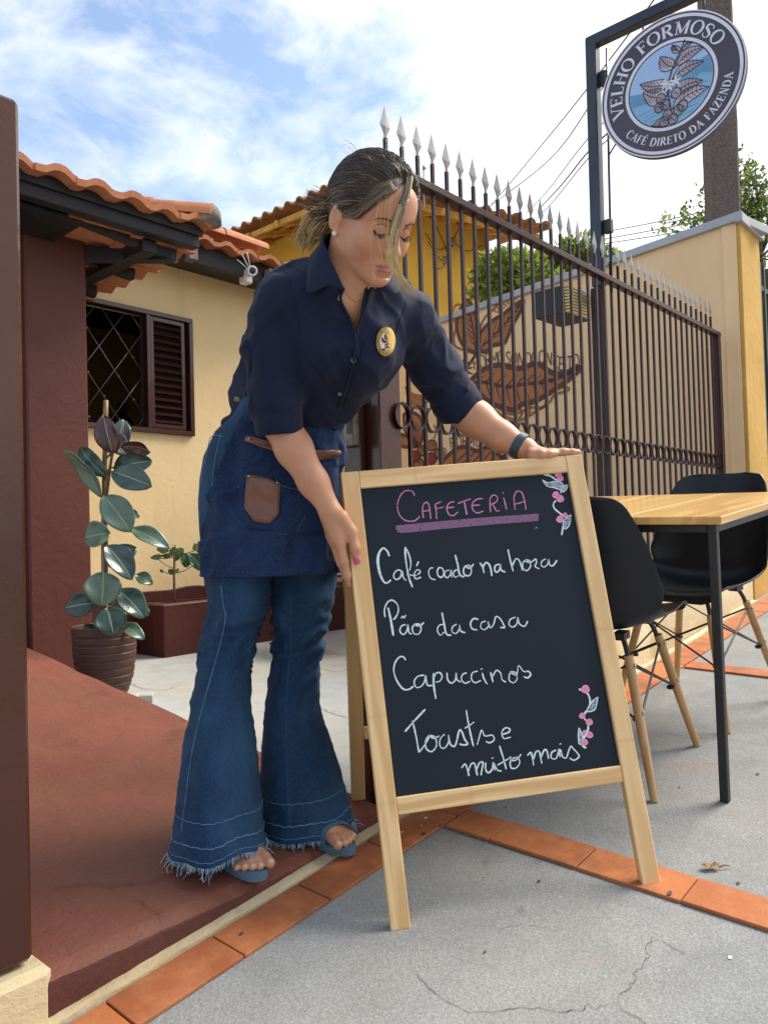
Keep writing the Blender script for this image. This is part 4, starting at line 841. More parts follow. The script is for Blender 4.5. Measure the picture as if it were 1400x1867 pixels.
lines = [([(1240, -90, 7.0), (1191, 0, 8.5), (1050, 187, 12), (931, 332, 18), (885, 385, 22)], .010), ([(1190, 60, 8), (1092, 168, 11), (1000, 292, 15), (890, 378, 22)], .010), ([(1190, 140, 8), (1072, 252, 12), (1000, 345, 16), (960, 388, 20)], .009), ([(1190, 175, 8), (1080, 268, 11), (1025, 335, 14), (985, 378, 18)], .013), ([(1190, 190, 8), (1080, 280, 11), (1010, 365, 15), (975, 402, 19)], .009)]
for k, (pts, r) in enumerate(lines): tag(MB().tube(spline([P(*p) for p in pts], 8), r, 5).build('power_cable', M['cable'], None, True), 'thin black overhead cable running from the street down to the yellow house roof', 'cable', 'overhead cables crossing the sky')
for k, pts in enumerate([[(1090, 425, 17), (1230, 398, 14), (1420, 350, 11)], [(1090, 438, 17), (1230, 412, 14), (1420, 368, 11)], [(1090, 446, 17), (1230, 424, 14), (1420, 384, 11)]]): tag(MB().tube(spline([P(*p) for p in pts], 8), .009, 5).build('power_cable', M['cable'], None, True), 'thin grey overhead cable running low behind the open leafy tree', 'cable', 'overhead cables low behind the tree')
# ================================================================== camera under the eaves
c = onY(458, 495, 4.52); scn = thing('security_camera', 'small white security camera under the tiled eaves of the cream house', 'security camera', c); M['white'] = pm('white_plastic', (.70, .69, .68), rough=.35)
ax = unit(np.array([-.42, -.85, -.20])); sx = unit(np.cross(ax, (0, 0, 1))); sz = np.cross(sx, ax); A_ = (sx, sz, ax)
MB().lathe(c, [(.022, -.075), (.036, -.07), (.038, .05), (.034, .056), (.028, .050), (.005, .048)], 18, A_).build('housing', M['white'], scn, True, 40); MB().lathe(c, [(.026, .045), (.024, .0515), (.002, .054)], 14, A_).build('lens', M['black'], scn, True)
MB().box(c+np.array([.06, .14, -.0]), (.035, .045, .05), None, 0, .01).build('base', M['white'], scn)
mb = MB()
for d in ((-.10, -.02, .10), (-.05, -.02, .13), (-.13, .0, .06)): mb.tube([c, c+np.array(d)], .0028, 6)
mb.build('antenna', M['white'], scn, True)
# ================================================================== A-board with chalk lettering
BF = np.array([1.1747, 1.0549, .1371]); BE = unit(np.array([.7702, -.635, .0589])); BU = unit(np.array([.0928, .203, .9748])); BU = unit(BU-BE*(BU @ BE)); BN = np.cross(BE, BU); BW, BL = .5905, .977
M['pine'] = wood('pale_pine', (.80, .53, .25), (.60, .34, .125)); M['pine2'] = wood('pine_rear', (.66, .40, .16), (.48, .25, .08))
brd = thing('chalkboard_sign', 'pine framed folding menu chalkboard held by the woman on the pavement', 'chalkboard', BF+BE*.3)
def ob(px, py, d=0.0): return onp(px, py, BF, BN, d)
def bo(s, t, d=0.0): return BF+BE*s+BU*t+BN*d
SW = .0415; TH = .021
t_of = lambda px, py: (ob(px, py)-BF) @ BU
tb0 = (t_of(718, 1486)+t_of(1145, 1426))/2; tb1 = (t_of(715, 1453)+t_of(1141, 1396))/2
beam('stile', bo(SW/2, 0, -TH/2), bo(SW/2, BL, -TH/2), SW, TH, BE, M['pine'], brd); beam('stile', bo(BW-SW/2, 0, -TH/2), bo(BW-SW/2, BL, -TH/2), SW, TH, BE, M['pine'], brd)
beam('top_rail', bo(SW+.0003, BL-SW*.5, -TH/2), bo(BW-SW-.0003, BL-SW*.5, -TH/2), SW, TH-.0006, BU, M['pine'], brd)
beam('bottom_rail', bo(SW+.0003, (tb0+tb1)/2, -TH/2-.0005), bo(BW-SW-.0003, (tb0+tb1)/2, -TH/2-.0005), tb1-tb0, TH-.001, BU, M['pine'], brd)
# finger joints seen as zigzag lines in the pine
fj = MB()
for s0, t0 in ((SW/2, .42), (SW/2, .24), (BW-SW/2, .55), (BW-SW/2, .30)):
    z = [(s0-SW*.46+SW*.92*i/12, t0+(.008 if i % 2 else 0)) for i in range(13)]; fj.ribbon([bo(a, b_, .0004) for a, b_ in z], .0007, BN)
for s0, t0 in ((.17, BL-SW*.5), (.20, (tb0+tb1)/2)):
    z = [(s0+(.008 if i % 2 else 0), t0-SW*.44+SW*.88*i/12) for i in range(13)]; fj.ribbon([bo(a, b_, .0004) for a, b_ in z], .0007, BN)
fj.build('finger_joint', pm('joint_line', (.42, .24, .09), rough=.6), brd)
cbm = NM('chalkboard_paint'); col = cbm.mix(cbm.ramp(cbm.noise(3, 5), .3, .7), (.0040, .0105, .0190), (.0032, .0085, .0155)); col = cbm.mix(cbm.math('MULTIPLY', cbm.ramp(cbm.noise(7, 6, .7, src=cbm.mapping((1, 1, .5))), .55, .8), .30), col, (.011, .020, .030)); cbm.set(col, .50, spec=.28); cbm.bump(cbm.noise(300, 2), .05, .001)
loc_box('chalk_panel', bo(BW/2, (tb1+BL-SW)/2, -.012), (BE, BU, BN), (BW-2*SW+.004, BL-SW-tb1+.004, .006), cbm.mat, brd, .001)
PD = -.0087                                              # chalk lies on the panel face
def chalkm(name, c, cover=.42):
    m = NM(name); n_ = m.noise(260, 2, .6); f = m.ramp(n_, cover-.10, cover+.06); m.set(m.mix(f, (.03, .04, .05), c), .95, spec=.1); t = m.n('ShaderNodeBsdfTransparent'); a = m.n('ShaderNodeMixShader'); m.l(m.ramp(n_, cover-.14, cover-.02), a.inputs[0]); m.l(t.outputs[0], a.inputs[1]); m.l(m.b.outputs[0], a.inputs[2]); m.l(a.outputs[0], m.nt.nodes['Material Output'].inputs[0]); return m.mat
M['chalk'] = chalkm('white_chalk', (.66, .72, .74), .36); M['pinkchalk'] = chalkm('pink_chalk', (.62, .22, .40), .38); M['berrychalk'] = chalkm('bright_pink_chalk', (.78, .28, .46), .32); M['smear'] = chalkm('smeared_pink_chalk', (.24, .13, .22), .38); M['greychalk'] = chalkm('grey_chalk', (.36, .42, .46), .46)
fa = lambda p: (690+p[0]/3.7838, 870+p[1]/3.7838)
fb = lambda p: (690+p[0]/3.3333, 1080+p[1]/3.3333)
def strokes(mb, fn, lst, w0, d=PD):
    for st in lst:
        w = w0
        if isinstance(st, tuple) and isinstance(st[0], list): st, w = st
        if len(st) == 1: st = [st[0], (st[0][0]+3, st[0][1]+6)]; w = w0*1.5
        q = spline([ob(*fn(p), d) for p in st], 7); k = len(q); ww = w*(.85+.28*vnoise(q*60, 3)); ww[0] *= .6; ww[-1] *= .6; mb.ribbon(q, ww, BN)
head = [[(248, 130), (240, 105), (215, 92), (185, 95), (155, 120), (137, 160), (130, 205), (140, 250), (165, 285), (200, 303), (240, 303), (265, 290), (284, 270)],
 [(310, 282), (304, 240), (305, 200), (318, 178), (335, 175), (348, 195), (355, 240), (360, 290)], [(304, 237), (352, 228)], ([(390, 185), (398, 240), (400, 290)], .0042), [(388, 188), (432, 168)], [(396, 218), (450, 206)],
 [(522, 170), (495, 175), (475, 195), (472, 225), (485, 255), (515, 265), (548, 240)], [(476, 212), (520, 206)], [(546, 182), (590, 165), (636, 149)], ([(590, 165), (600, 215), (608, 260)], .0042), [(718, 147), (680, 152), (650, 175), (645, 205), (655, 232), (685, 246), (722, 233)], [(648, 195), (700, 192)],
 [(768, 140), (768, 190), (772, 242)], [(768, 152), (785, 126), (810, 128), (820, 150), (805, 175), (775, 187)], [(782, 186), (800, 210), (814, 234), (835, 229)], ([(862, 140), (872, 180), (882, 222)], .004), [(857, 105)], [(942, 226), (935, 180), (935, 130), (955, 97), (985, 105), (1000, 140), (1010, 185), (1016, 226)], [(938, 187), (1008, 168)]]
mb = MB(); strokes(mb, fa, head, .0034); mb.build('chalk_heading', M['pinkchalk'], brd)
sm = MB(); r_ = np.random.default_rng(2)
for k in range(44):
    a = k/43; x0 = 165+r_.uniform(-38, 20)-25*(1-a); y0 = 318+62*a+r_.uniform(-3, 3); x1 = 1100+r_.uniform(-12, 6); y1 = 232+66*a; q = [(x0+(x1-x0)*t, y0+(y1-y0)*t-6*math.sin(math.pi*t)*(1-a*.3)) for t in np.linspace(0, 1, 12)]; sm.ribbon([ob(*fa(p), PD-.0006+.00002*k) for p in q], .0030, BN)
sm.build('chalk_underline', M['smear'], brd)
T = .0050
l1 = [([(75, 545), (60, 510), (35, 490), (10, 512), (-4, 560), (0, 620), (15, 680), (40, 725), (65, 726), (86, 708)], T*1.15), [(160, 650), (135, 640), (110, 660), (105, 690), (125, 706), (150, 690), (163, 652), (170, 690), (192, 714)],
 ([(184, 480), (185, 540), (195, 620), (212, 700), (235, 760)], .0046), [(185, 482), (212, 540), (223, 600), (214, 645)], [(195, 672), (242, 678)], [(248, 682), (285, 660), (280, 640), (258, 645), (245, 675), (257, 701), (294, 690)], ([(262, 615), (276, 580)], .0042),
 [(376, 625), (355, 630), (345, 660), (360, 697), (392, 708)], [(420, 620), (405, 645), (412, 680), (435, 690), (450, 665), (442, 632), (420, 622)], [(490, 640), (462, 650), (456, 680), (475, 693), (495, 670), (500, 640), (506, 692)], [(555, 640), (530, 642), (515, 665), (528, 690), (552, 680)], ([(528, 535), (545, 600), (560, 672), (592, 688)], .0046),
 [(600, 608), (585, 640), (595, 675), (625, 678), (640, 650), (630, 612), (600, 615), (630, 628), (655, 598)], [(698, 590), (718, 622), (727, 662)], ([(716, 632), (735, 592), (760, 600), (775, 640), (780, 682)], .0042), [(832, 600), (806, 610), (800, 640), (815, 656), (835, 635), (838, 602), (845, 640), (874, 655)],
 ([(892, 497), (905, 560), (928, 650)], .0042), [(920, 615), (945, 565), (970, 575), (985, 620), (992, 646)], [(1020, 568), (996, 590), (995, 625), (1020, 645), (1047, 615), (1040, 575), (1010, 575), (1045, 588), (1085, 562)], [(1085, 562), (1088, 590), (1078, 615), (1110, 634)], [(1152, 563), (1126, 580), (1120, 605), (1140, 620), (1165, 600), (1172, 568), (1180, 605), (1202, 610), (1230, 573)]]
mb = MB(); strokes(mb, fa, l1[0:7], .0037); mb.build('chalk_word', M['chalk'], brd)
mb = MB(); strokes(mb, fa, l1[7:13], .0037); mb.build('chalk_word', M['chalk'], brd)
mb = MB(); strokes(mb, fa, l1[13:16], .0037); mb.build('chalk_word', M['chalk'], brd)
mb = MB(); strokes(mb, fa, l1[16:99], .0037); mb.build('chalk_word', M['chalk'], brd)
l2 = [[(40, 152), (36, 105), (55, 60), (85, 48), (115, 75), (120, 115), (105, 150), (90, 166)], ([(58, 93), (75, 170), (90, 264)], T), [(165, 195), (140, 205), (130, 235), (150, 256), (172, 235), (178, 198), (186, 245), (204, 252)], ([(137, 158), (148, 145), (155, 156), (166, 137)], .003), [(225, 190), (205, 215), (215, 250), (245, 252), (258, 220), (245, 193), (215, 197), (250, 202), (276, 183)],
 [(400, 195), (370, 200), (357, 230), (375, 260), (400, 240)], ([(385, 122), (398, 190), (412, 252), (442, 261)], T), [(475, 193), (450, 210), (447, 240), (470, 249), (490, 225), (492, 198), (500, 235), (527, 245)], [(606, 165), (577, 160), (558, 190), (570, 222), (602, 228)], [(650, 175), (625, 185), (621, 215), (645, 226), (668, 205), (664, 178), (680, 215), (700, 190), (712, 148), (738, 160), (757, 192), (765, 213), (738, 213)], [(832, 150), (800, 165), (792, 195), (815, 211), (840, 190), (845, 153), (855, 190), (886, 206), (906, 174)]]
mb = MB(); strokes(mb, fb, l2[0:5], .0036); mb.build('chalk_word', M['chalk'], brd)
mb = MB(); strokes(mb, fb, l2[5:8], .0036); mb.build('chalk_word', M['chalk'], brd)
mb = MB(); strokes(mb, fb, l2[8:99], .0036); mb.build('chalk_word', M['chalk'], brd)
l3 = [([(165, 412), (150, 392), (125, 395), (100, 430), (93, 480), (113, 540), (150, 587), (185, 589), (212, 570)], .0046), [(277, 503), (240, 510), (217, 540), (228, 577), (260, 570), (280, 540), (286, 507), (296, 562), (328, 566)], ([(334, 488), (335, 560), (348, 648)], T), [(335, 522), (350, 492), (375, 490), (386, 515), (370, 540), (347, 546)], [(415, 488), (420, 530), (440, 551), (465, 535), (471, 490), (476, 530), (500, 545)], [(536, 488), (510, 500), (504, 530), (525, 552), (556, 540)], [(602, 478), (570, 490), (564, 525), (585, 549), (622, 535)], [(630, 490), (640, 525), (660, 559)], [(624, 463)], ([(680, 484), (695, 546)], .004), [(690, 515), (715, 475), (740, 490), (750, 530), (774, 546)], [(815, 478), (795, 500), (794, 535), (820, 549), (841, 525), (832, 488), (800, 485), (838, 500), (850, 445), (880, 480), (910, 480), (923, 500), (905, 519), (880, 512)]]
mb = MB(); strokes(mb, fb, l3[0:99], .0036); mb.build('chalk_word', M['chalk'], brd)
l4 = [([(160, 847), (205, 795), (284, 710)], .0042), ([(205, 780), (225, 860), (246, 974)], .0044), [(250, 968), (285, 920), (312, 868), (287, 900), (290, 950), (325, 967), (352, 930), (342, 880), (305, 870), (335, 886), (370, 872)], [(402, 862), (375, 890), (374, 935), (400, 947), (425, 910), (425, 868), (436, 922), (466, 930), (490, 840), (507, 850), (522, 890), (541, 921), (515, 927), (490, 921)], ([(532, 715), (550, 820), (576, 937)], .0042), [(523, 827), (582, 788)], [(598, 927), (612, 880), (626, 838), (646, 872), (690, 868), (702, 895), (676, 914), (650, 905)], [(744, 866), (790, 850), (796, 830), (770, 824), (749, 850), (760, 887), (803, 880)]]
mb = MB(); strokes(mb, fb, l4[0:7], .0037); mb.build('chalk_word', M['chalk'], brd)
mb = MB(); strokes(mb, fb, l4[7:99], .0037); mb.build('chalk_word', M['chalk'], brd)
l5 = [[(503, 1068), (525, 1044), (540, 1075), (549, 1117)], [(546, 1085), (562, 1045), (582, 1040), (592, 1080), (600, 1112)], [(594, 1082), (612, 1038), (634, 1034), (628, 1075), (622, 1112)], [(650, 1034), (650, 1075), (666, 1096), (690, 1075), (696, 1034), (706, 1082)], [(700, 1038), (722, 1080), (748, 1086)], [(690, 1004)], ([(734, 932), (755, 1000), (776, 1077)], .0042), [(722, 1050), (760, 1028), (806, 1000)], [(822, 1003), (800, 1030), (805, 1066), (835, 1067), (857, 1035), (842, 1003), (800, 1020), (836, 1018), (866, 983)],
 [(903, 992), (925, 974), (935, 1010), (941, 1052)], [(938, 1022), (955, 970), (976, 969), (985, 1010), (992, 1042)], [(985, 1005), (1005, 960), (1022, 963), (1032, 1012)], [(1077, 958), (1050, 975), (1049, 1006), (1075, 1011), (1090, 980), (1095, 953), (1102, 1002)], [(1104, 953), (1118, 1000), (1140, 1008)], [(1102, 918)], [(1140, 1008), (1165, 938), (1182, 950), (1210, 980), (1216, 1000), (1187, 1020), (1158, 1006)]]
mb = MB(); strokes(mb, fb, l5[0:9], .0037); mb.build('chalk_word', M['chalk'], brd)
mb = MB(); strokes(mb, fb, l5[9:99], .0037); mb.build('chalk_word', M['chalk'], brd)
# flower sprigs in the corners
def sprig(stems, leaves, berries, fn):
    a = MB(); strokes(a, fn, stems, .0052); a.build('chalk_stem', M['chalk'], brd)
    for pl_ in leaves:
        a = MB(); q = spline(list(pl_)+[pl_[0]], 5)[:-1]; a.v += [ob(*fn(p), PD+.0001) for p in q]; a.f.append(list(range(len(q)))); a.m.append(0); lo_ = a.build('chalk_leaf', M['greychalk'], brd)
        a = MB(); strokes(a, fn, [list(pl_)+[pl_[0]]], .0028, PD+.0002); a.build('chalk_leaf_outline', M['chalk'], lo_)
    for (x, y, r) in berries:
        a = MB(); a.v += [ob(*fn((x+r*math.cos(t)*(1+.1*math.sin(3*t)), y+r*math.sin(t))), PD+.0003) for t in np.linspace(0, 2*math.pi, 15)[:-1]]; a.f.append(list(range(14))); a.m.append(0); bo_ = a.build('chalk_berry', M['berrychalk'], brd)
        b_ = MB(); strokes(b_, fn, [[(x-r*.4, y), (x, y-r*.35), (x+r*.4, y+.1*r), (x, y+r*.4)]], .0016, PD+.0004); b_.build('chalk_berry_mark', M['pinkchalk'], bo_)
sprig([[(1135, -20), (1180, -10), (1215, 12), (1240, 25)], [(1265, 75), (1255, 110)], [(1222, 160), (1205, 185), (1212, 215), (1245, 245), (1270, 265)], [(1262, 400), (1270, 350), (1278, 310)]],
      [[(1128, 18), (1170, 38), (1215, 28), (1255, 35), (1275, 60), (1268, 95), (1245, 85), (1205, 72), (1160, 60)], [(1255, 70), (1300, 55), (1292, 85), (1270, 102)], [(1326, 258), (1285, 290), (1272, 320), (1280, 355), (1300, 350), (1318, 320)]], [(1238, -22, 24), (1252, 8, 22), (1222, 122, 25), (1252, 148, 26), (1250, 290, 25), (1285, 262, 18)], fa)
sprig([[(1216, 588), (1250, 600), (1275, 625), (1285, 670), (1275, 705), (1248, 740)], [(1248, 765), (1268, 790), (1272, 830), (1255, 870), (1235, 895)], [(1235, 930), (1260, 946)]], [[(1332, 635), (1295, 665), (1265, 722), (1310, 715), (1325, 675)], [(1216, 822), (1213, 870), (1218, 920), (1236, 915), (1240, 870), (1228, 845)]], [(1256, 588, 26), (1236, 750, 19), (1280, 788, 21), (1250, 848, 12), (1282, 866, 21), (1252, 910, 20)], fb)
a = MB(); strokes(a, fa, [[(1080, 362), (1085, 348), (1096, 350)]], .0022); a.build('chalk_speck', M['greychalk'], brd)
# rear frame: two legs and a cross bar, meeting the front frame at the top hinge
rl0 = onp(653, 1457, (0, 1.41, .182), (0, -.118, 1)); rl1 = rl0+BE*(BW-.03); rl1[2] = gz(rl1[0], rl1[1])+.002 if rl1[1] < 1.375 else ramp_z(rl1[1])
for s, q in ((SW*.5, rl0), (BW-SW*.5, rl1)):
    ap = bo(s, BL-.012, -TH-.0135); beam('rear_leg', q+np.array([0, 0, .004]), ap, .038, .024, BE, M['pine2'], brd)
def rear(s, t): 
    a = rl0+(bo(SW*.5, BL-.012, -TH-.0135)-rl0)*t; b_ = rl1+(bo(BW-SW*.5, BL-.012, -TH-.0135)-rl1)*t; return a+(b_-a)*s
beam('rear_crossbar', rear(.035, .235), rear(.965, .235), .034, .018, BU, M['pine2'], brd); beam('rear_crossbar', rear(.035, .94), rear(.965, .94), .034, .018, BU, M['pine2'], brd)
loc_box('rear_panel', rear(.5, .60), (unit(rear(1, .6)-rear(0, .6)), unit(rear(.5, 1)-rear(.5, 0)), unit(np.cross(rear(1, .6)-rear(0, .6), rear(.5, 1)-rear(.5, 0)))), (BW-.08, .60, .005), cbm.mat, brd, .001)
for s in (.10, .48): MB().tube([bo(s, BL-.004, -TH-.004), bo(s+.05, BL-.004, -TH-.004)], .005, 8).build('hinge', pm('hinge_brass', (.45, .34, .14), rough=.35, metal=.9) if s < .2 else bpy.data.materials['hinge_brass'], brd, True)

# ================================================================== table and shell chairs on the sloping pavement
EX = unit(np.array([1, 0, gz(1, 0)])); EY = np.cross(GN, EX); GR = np.array([EX, EY, GN]).T
TB = onG(1327, 1466); TX, TY = .86, .80; TH_ = .755
M['tabletop'] = wood('honey_pine_top', (.82, .50, .16), (.55, .27, .06), 13, .32, .3)
tab = thing('cafe_table', 'pine plank cafe table on a square black steel frame', 'table', TB, rot=GR)
def tl(x, y, z): return TB+GR @ np.array([x, y, z])
for k in range(3):
    y0 = -.02+k*TY/3; y1 = y0+TY/3-.0015; beam('tabletop_plank', tl(-.02, (y0+y1)/2, TH_-.0105), tl(TX, (y0+y1)/2, TH_-.0105), y1-y0, .021, EY, M['tabletop'], tab, .002)
s_ = .022
for x in (s_/2, TX-.02-s_/2):
    for y in (s_/2, TY-.04-s_/2): beam('leg', tl(x, y, 0), tl(x, y, TH_-.0215), s_, s_, EX, M['black'], tab, .002)
for y in (s_/2, TY-.04-s_/2): beam('apron_rail', tl(s_+.0005, y, TH_-.0222-s_/2), tl(TX-.0205-s_, y, TH_-.0222-s_/2), s_*.98, s_*.94, GN, M['black'], tab, .002)
for x in (s_/2, TX-.02-s_/2): beam('apron_rail', tl(x, s_+.0005, TH_-.0222-s_/2), tl(x, TY-.0405-s_, TH_-.0222-s_/2), s_*.98, s_*.94, GN, M['black'], tab, .002)
M['shell'] = pm('black_blue_plastic', (.009, .014, .021), (.008, .012, .018), 40, rough=.38, spec=.35, bump=.04, bscale=400)
M['beech'] = wood('beech_leg', (.56, .33, .14), (.42, .22, .08), 10, .42, .15); M['screw'] = pm('screw_steel', (.55, .55, .55), rough=.3, metal=.9)
def make_chair(label, loc, rot):
    t = thing('shell_chair', label, 'chair', loc, 'shell chairs with wooden dowel legs', rot)
    o = np.asarray(loc, float); Rr = np.asarray(rot, float); w = lambda x, y, z: o+Rr @ np.array([x, y, z])
    prof = spline([(.235, .418), (.225, .436), (.17, .442), (.06, .428), (-.06, .424), (-.135, .436), (-.180, .475), (-.205, .545), (-.228, .64), (-.25, .73), (-.268, .795), (-.275, .818)], 5); k = len(prof); nv = 29
    wid = np.interp(np.linspace(0, 1, k), [0, .04, .12, .3, .5, .62, .75, .88, .95, 1], [.30, .37, .405, .43, .445, .455, .42, .35, .29, .17])
    cup = np.interp(np.linspace(0, 1, k), [0, .1, .3, .5, .62, .8, 1], [.0, .012, .040, .085, .10, .055, .012]); V = []; F = []
    for i in range(k):
        tg = prof[min(i+1, k-1)]-prof[max(i-1, 0)]; tg = tg/np.linalg.norm(tg); nx, nz = tg[1], -tg[0]
        if nz < 0 and nx < 0: nx, nz = -nx, -nz
        nx, nz = (-tg[1], tg[0]); 
        if i < k*.5 and nz < 0 or i >= k*.5 and nx < 0: nx, nz = -nx, -nz
        for j in range(nv):
            u = -1+2*j/(nv-1); y = u*wid[i]/2*(1-.035*u*u); c = cup[i]*abs(u)**2.6; V.append((prof[i][0]+nx*c, y, prof[i][1]+nz*c))
    for i in range(k-1):
        for j in range(nv-1): a = i*nv+j; F.append((a, a+1, a+nv+1, a+nv))
    sh = mk('shell', [w(*v) for v in V], F, M['shell'], t, True)
    md = sh.modifiers.new('thick', 'SOLIDIFY'); md.thickness = .0065; md.offset = 0; bv = sh.modifiers.new('round', 'BEVEL'); bv.width = .0022; bv.segments = 2; bv.limit_method = 'ANGLE'
    feet = {}
    for sx in (1, -1):
        for sy in (1, -1):
            a = np.array([sx*.135+.0, sy*.125, .365]); b_ = np.array([sx*(.215 if sx > 0 else .225)+0, sy*.205, 0]); lg = MB(); q = np.linspace(0, 1, 9); rr = np.interp(q, [0, .08, .5, 1], [.0125, .0135, .0135, .0105])
            lg.tube([w(*(a+(b_-a)*v)) for v in q], rr, 14); lg = lg.build('leg', M['beech'], t, True, 50); feet[(sx, sy)] = (a, b_)
            for v in (.07, .40):
                c = a+(b_-a)*v+np.array([0, sy*.0130, 0]); sc = MB(); sc.lathe(w(*c), [(.0075, -.002), (.0075, .002), (.005, .0035), (.0025, .0035), (.0025, .002), (.001, .002)], 12, np.array([Rr @ np.array([1, 0, 0]), Rr @ np.array([0, 0, 1]), Rr @ np.array([0, sy, 0])])); sc.build('screw', M['screw'], lg, True, 40)
    br = MB(); W_ = lambda p: w(*p)
    for (sx, sy), (a, b_) in feet.items():
        tp_ = np.array([sx*.112, sy*.100, .425]); br.tube([W_(tp_), W_(a+(tp_-a)*.35), W_(a+(b_-a)*.12)], .0075, 8); br.box(W_(tp_+np.array([0, 0, -.008])), (.024, .016, .010), Rr.T)
    md_ = lambda s, f: s[0]+(s[1]-s[0])*f
    for sy in (1, -1):
        br.tube([W_(md_(feet[(1, sy)], .06)), W_(md_(feet[(-1, sy)], .46))], .0034, 6); br.tube([W_(md_(feet[(-1, sy)], .06)), W_(md_(feet[(1, sy)], .46))], .0034, 6)
    for sx in (1, -1):
        br.tube([W_(md_(feet[(sx, 1)], .06)), W_(md_(feet[(sx, -1)], .46))], .0034, 6); br.tube([W_(md_(feet[(sx, -1)], .06)), W_(md_(feet[(sx, 1)], .46))], .0034, 6)
    for k_, s in feet.items(): br.ball(W_(md_(s, .46)-np.array([k_[0]*.014, k_[1]*.014, 0])), (.012, .012, .008), 8)
    br.build('wire_brace', M['black'], t, True, 40); return t
def yaw(a, base): return base @ np.array([[math.cos(a), -math.sin(a), 0], [math.sin(a), math.cos(a), 0], [0, 0, 1]])
c1 = onG(1200, 1447); c2 = onG(1262, 1367); mid_ = (c1+c2)/2; fd = c2-c1; fd /= np.linalg.norm(fd); lf_ = np.cross(GN, fd)
make_chair('black shell chair seen from behind between the chalkboard and the cafe table', mid_+lf_*.200-fd*.005, np.array([fd, lf_, GN]).T)
r1 = onG(1318, 1327); r2 = onG(1400, 1278); r3 = onG(1238, 1247); fd = r1-r2; fd /= np.linalg.norm(fd); lf_ = np.cross(GN, fd)
make_chair('black shell chair facing the viewer from the far side of the cafe table', (r1+r3)/2+fd*.005+lf_*.0, np.array([fd, lf_, GN]).T)
y3 = onZ(598, 1197, YF)
make_chair('black shell chair far back in the yard with pale legs behind the chalkboard', np.array([y3[0]+.24, y3[1]+.16, YF]), 1.25*yaw(-1.9, np.eye(3)))

# ================================================================== rubber plant in its pot
PC = onZ(192, 1272, YF+.045); PC = PC+np.array([.02, .03, 0])
pot = thing('rubber_plant', 'tall rubber plant with glossy leaves on a bamboo stake in a ridged brown pot', 'potted plant', PC)
M['pot'] = pm('brown_clay_pot', (.085, .035, .022), (.060, .024, .016), 8, rough=.6, bump=.3, bscale=60)
ph = .345; pr = []
for i in range(47):
    z = ph*i/46; r = np.interp(z, [0, .03, .10, .2, .30, .345], [.095, .112, .135, .148, .153, .155]); ridge = (z*1000 % 37)/37; r += -.0045 if ridge < .14 and .02 < z < .33 else .0005*math.sin(z*300); pr.append((r, z))
pr += [(.158, .347), (.150, .350), (.138, .345), (.134, .315)]
MB().lathe(PC, pr, 48).build('pot', M['pot'], pot, True, 30); MB().lathe(PC, [(.137, .305), (.08, .315), (.01, .318)], 24).build('soil', M['soil'], pot, True)
PDp = proj(PC)[2]
fp = lambda x, y, dd=0: P(80+x/3.0118, 680+y/3.0118, PDp+dd)
MB().tube(spline([fp(345, 1440, .0), fp(330, 1000, .02), fp(335, 600, .02), fp(342, 150, .02)], 6), .0125, 10).build('stake', pm('bamboo', (.34, .20, .08), (.20, .11, .04), 12, rough=.5, bump=.2), pot, True)
MB().tube(spline([fp(325, 1440, -.02), fp(335, 1250, -.02), fp(345, 1000, -.02), fp(340, 760, -.02), fp(355, 600, -.02), fp(378, 440, -.02), fp(400, 380, -.02)], 6), np.linspace(.011, .006, 37), 8).build('stem', pm('plant_stem', (.07, .045, .025), (.10, .06, .04), 20, rough=.6), pot, True)
def gleaf(name, c, c2, rough):
    m = NM(name); u = m.n('ShaderNodeUVMap').outputs[0]; s = m.n('ShaderNodeSeparateXYZ'); m.l(u, s.inputs[0]); ab = m.math('ABSOLUTE', m.math('SUBTRACT', s.outputs[0], .5)); col = m.mix(m.ramp(m.noise(9, 5), .3, .7), c, c2); col = m.mix(m.ramp(ab, .012, .035, (1, 1, 1), (0, 0, 0)), col, (.25, .28, .14)); 
    v = m.math('SINE', m.math('MULTIPLY', m.math('ADD', s.outputs[1], m.math('MULTIPLY', ab, -.5)), 120.0)); m.bump([(v, .10, .004)], 0); return m.set(col, rough, coat=.3, spec=.5)
M['g1'] = gleaf('rubber_leaf_dark', (.020, .050, .036), (.032, .070, .048), .28); M['g2'] = gleaf('rubber_leaf_pale', (.075, .135, .085), (.11, .17, .11), .34); M['g3'] = gleaf('rubber_leaf_blue', (.030, .065, .055), (.045, .085, .070), .26); M['gm'] = gleaf('rubber_leaf_maroon', (.055, .012, .014), (.075, .018, .020), .35)
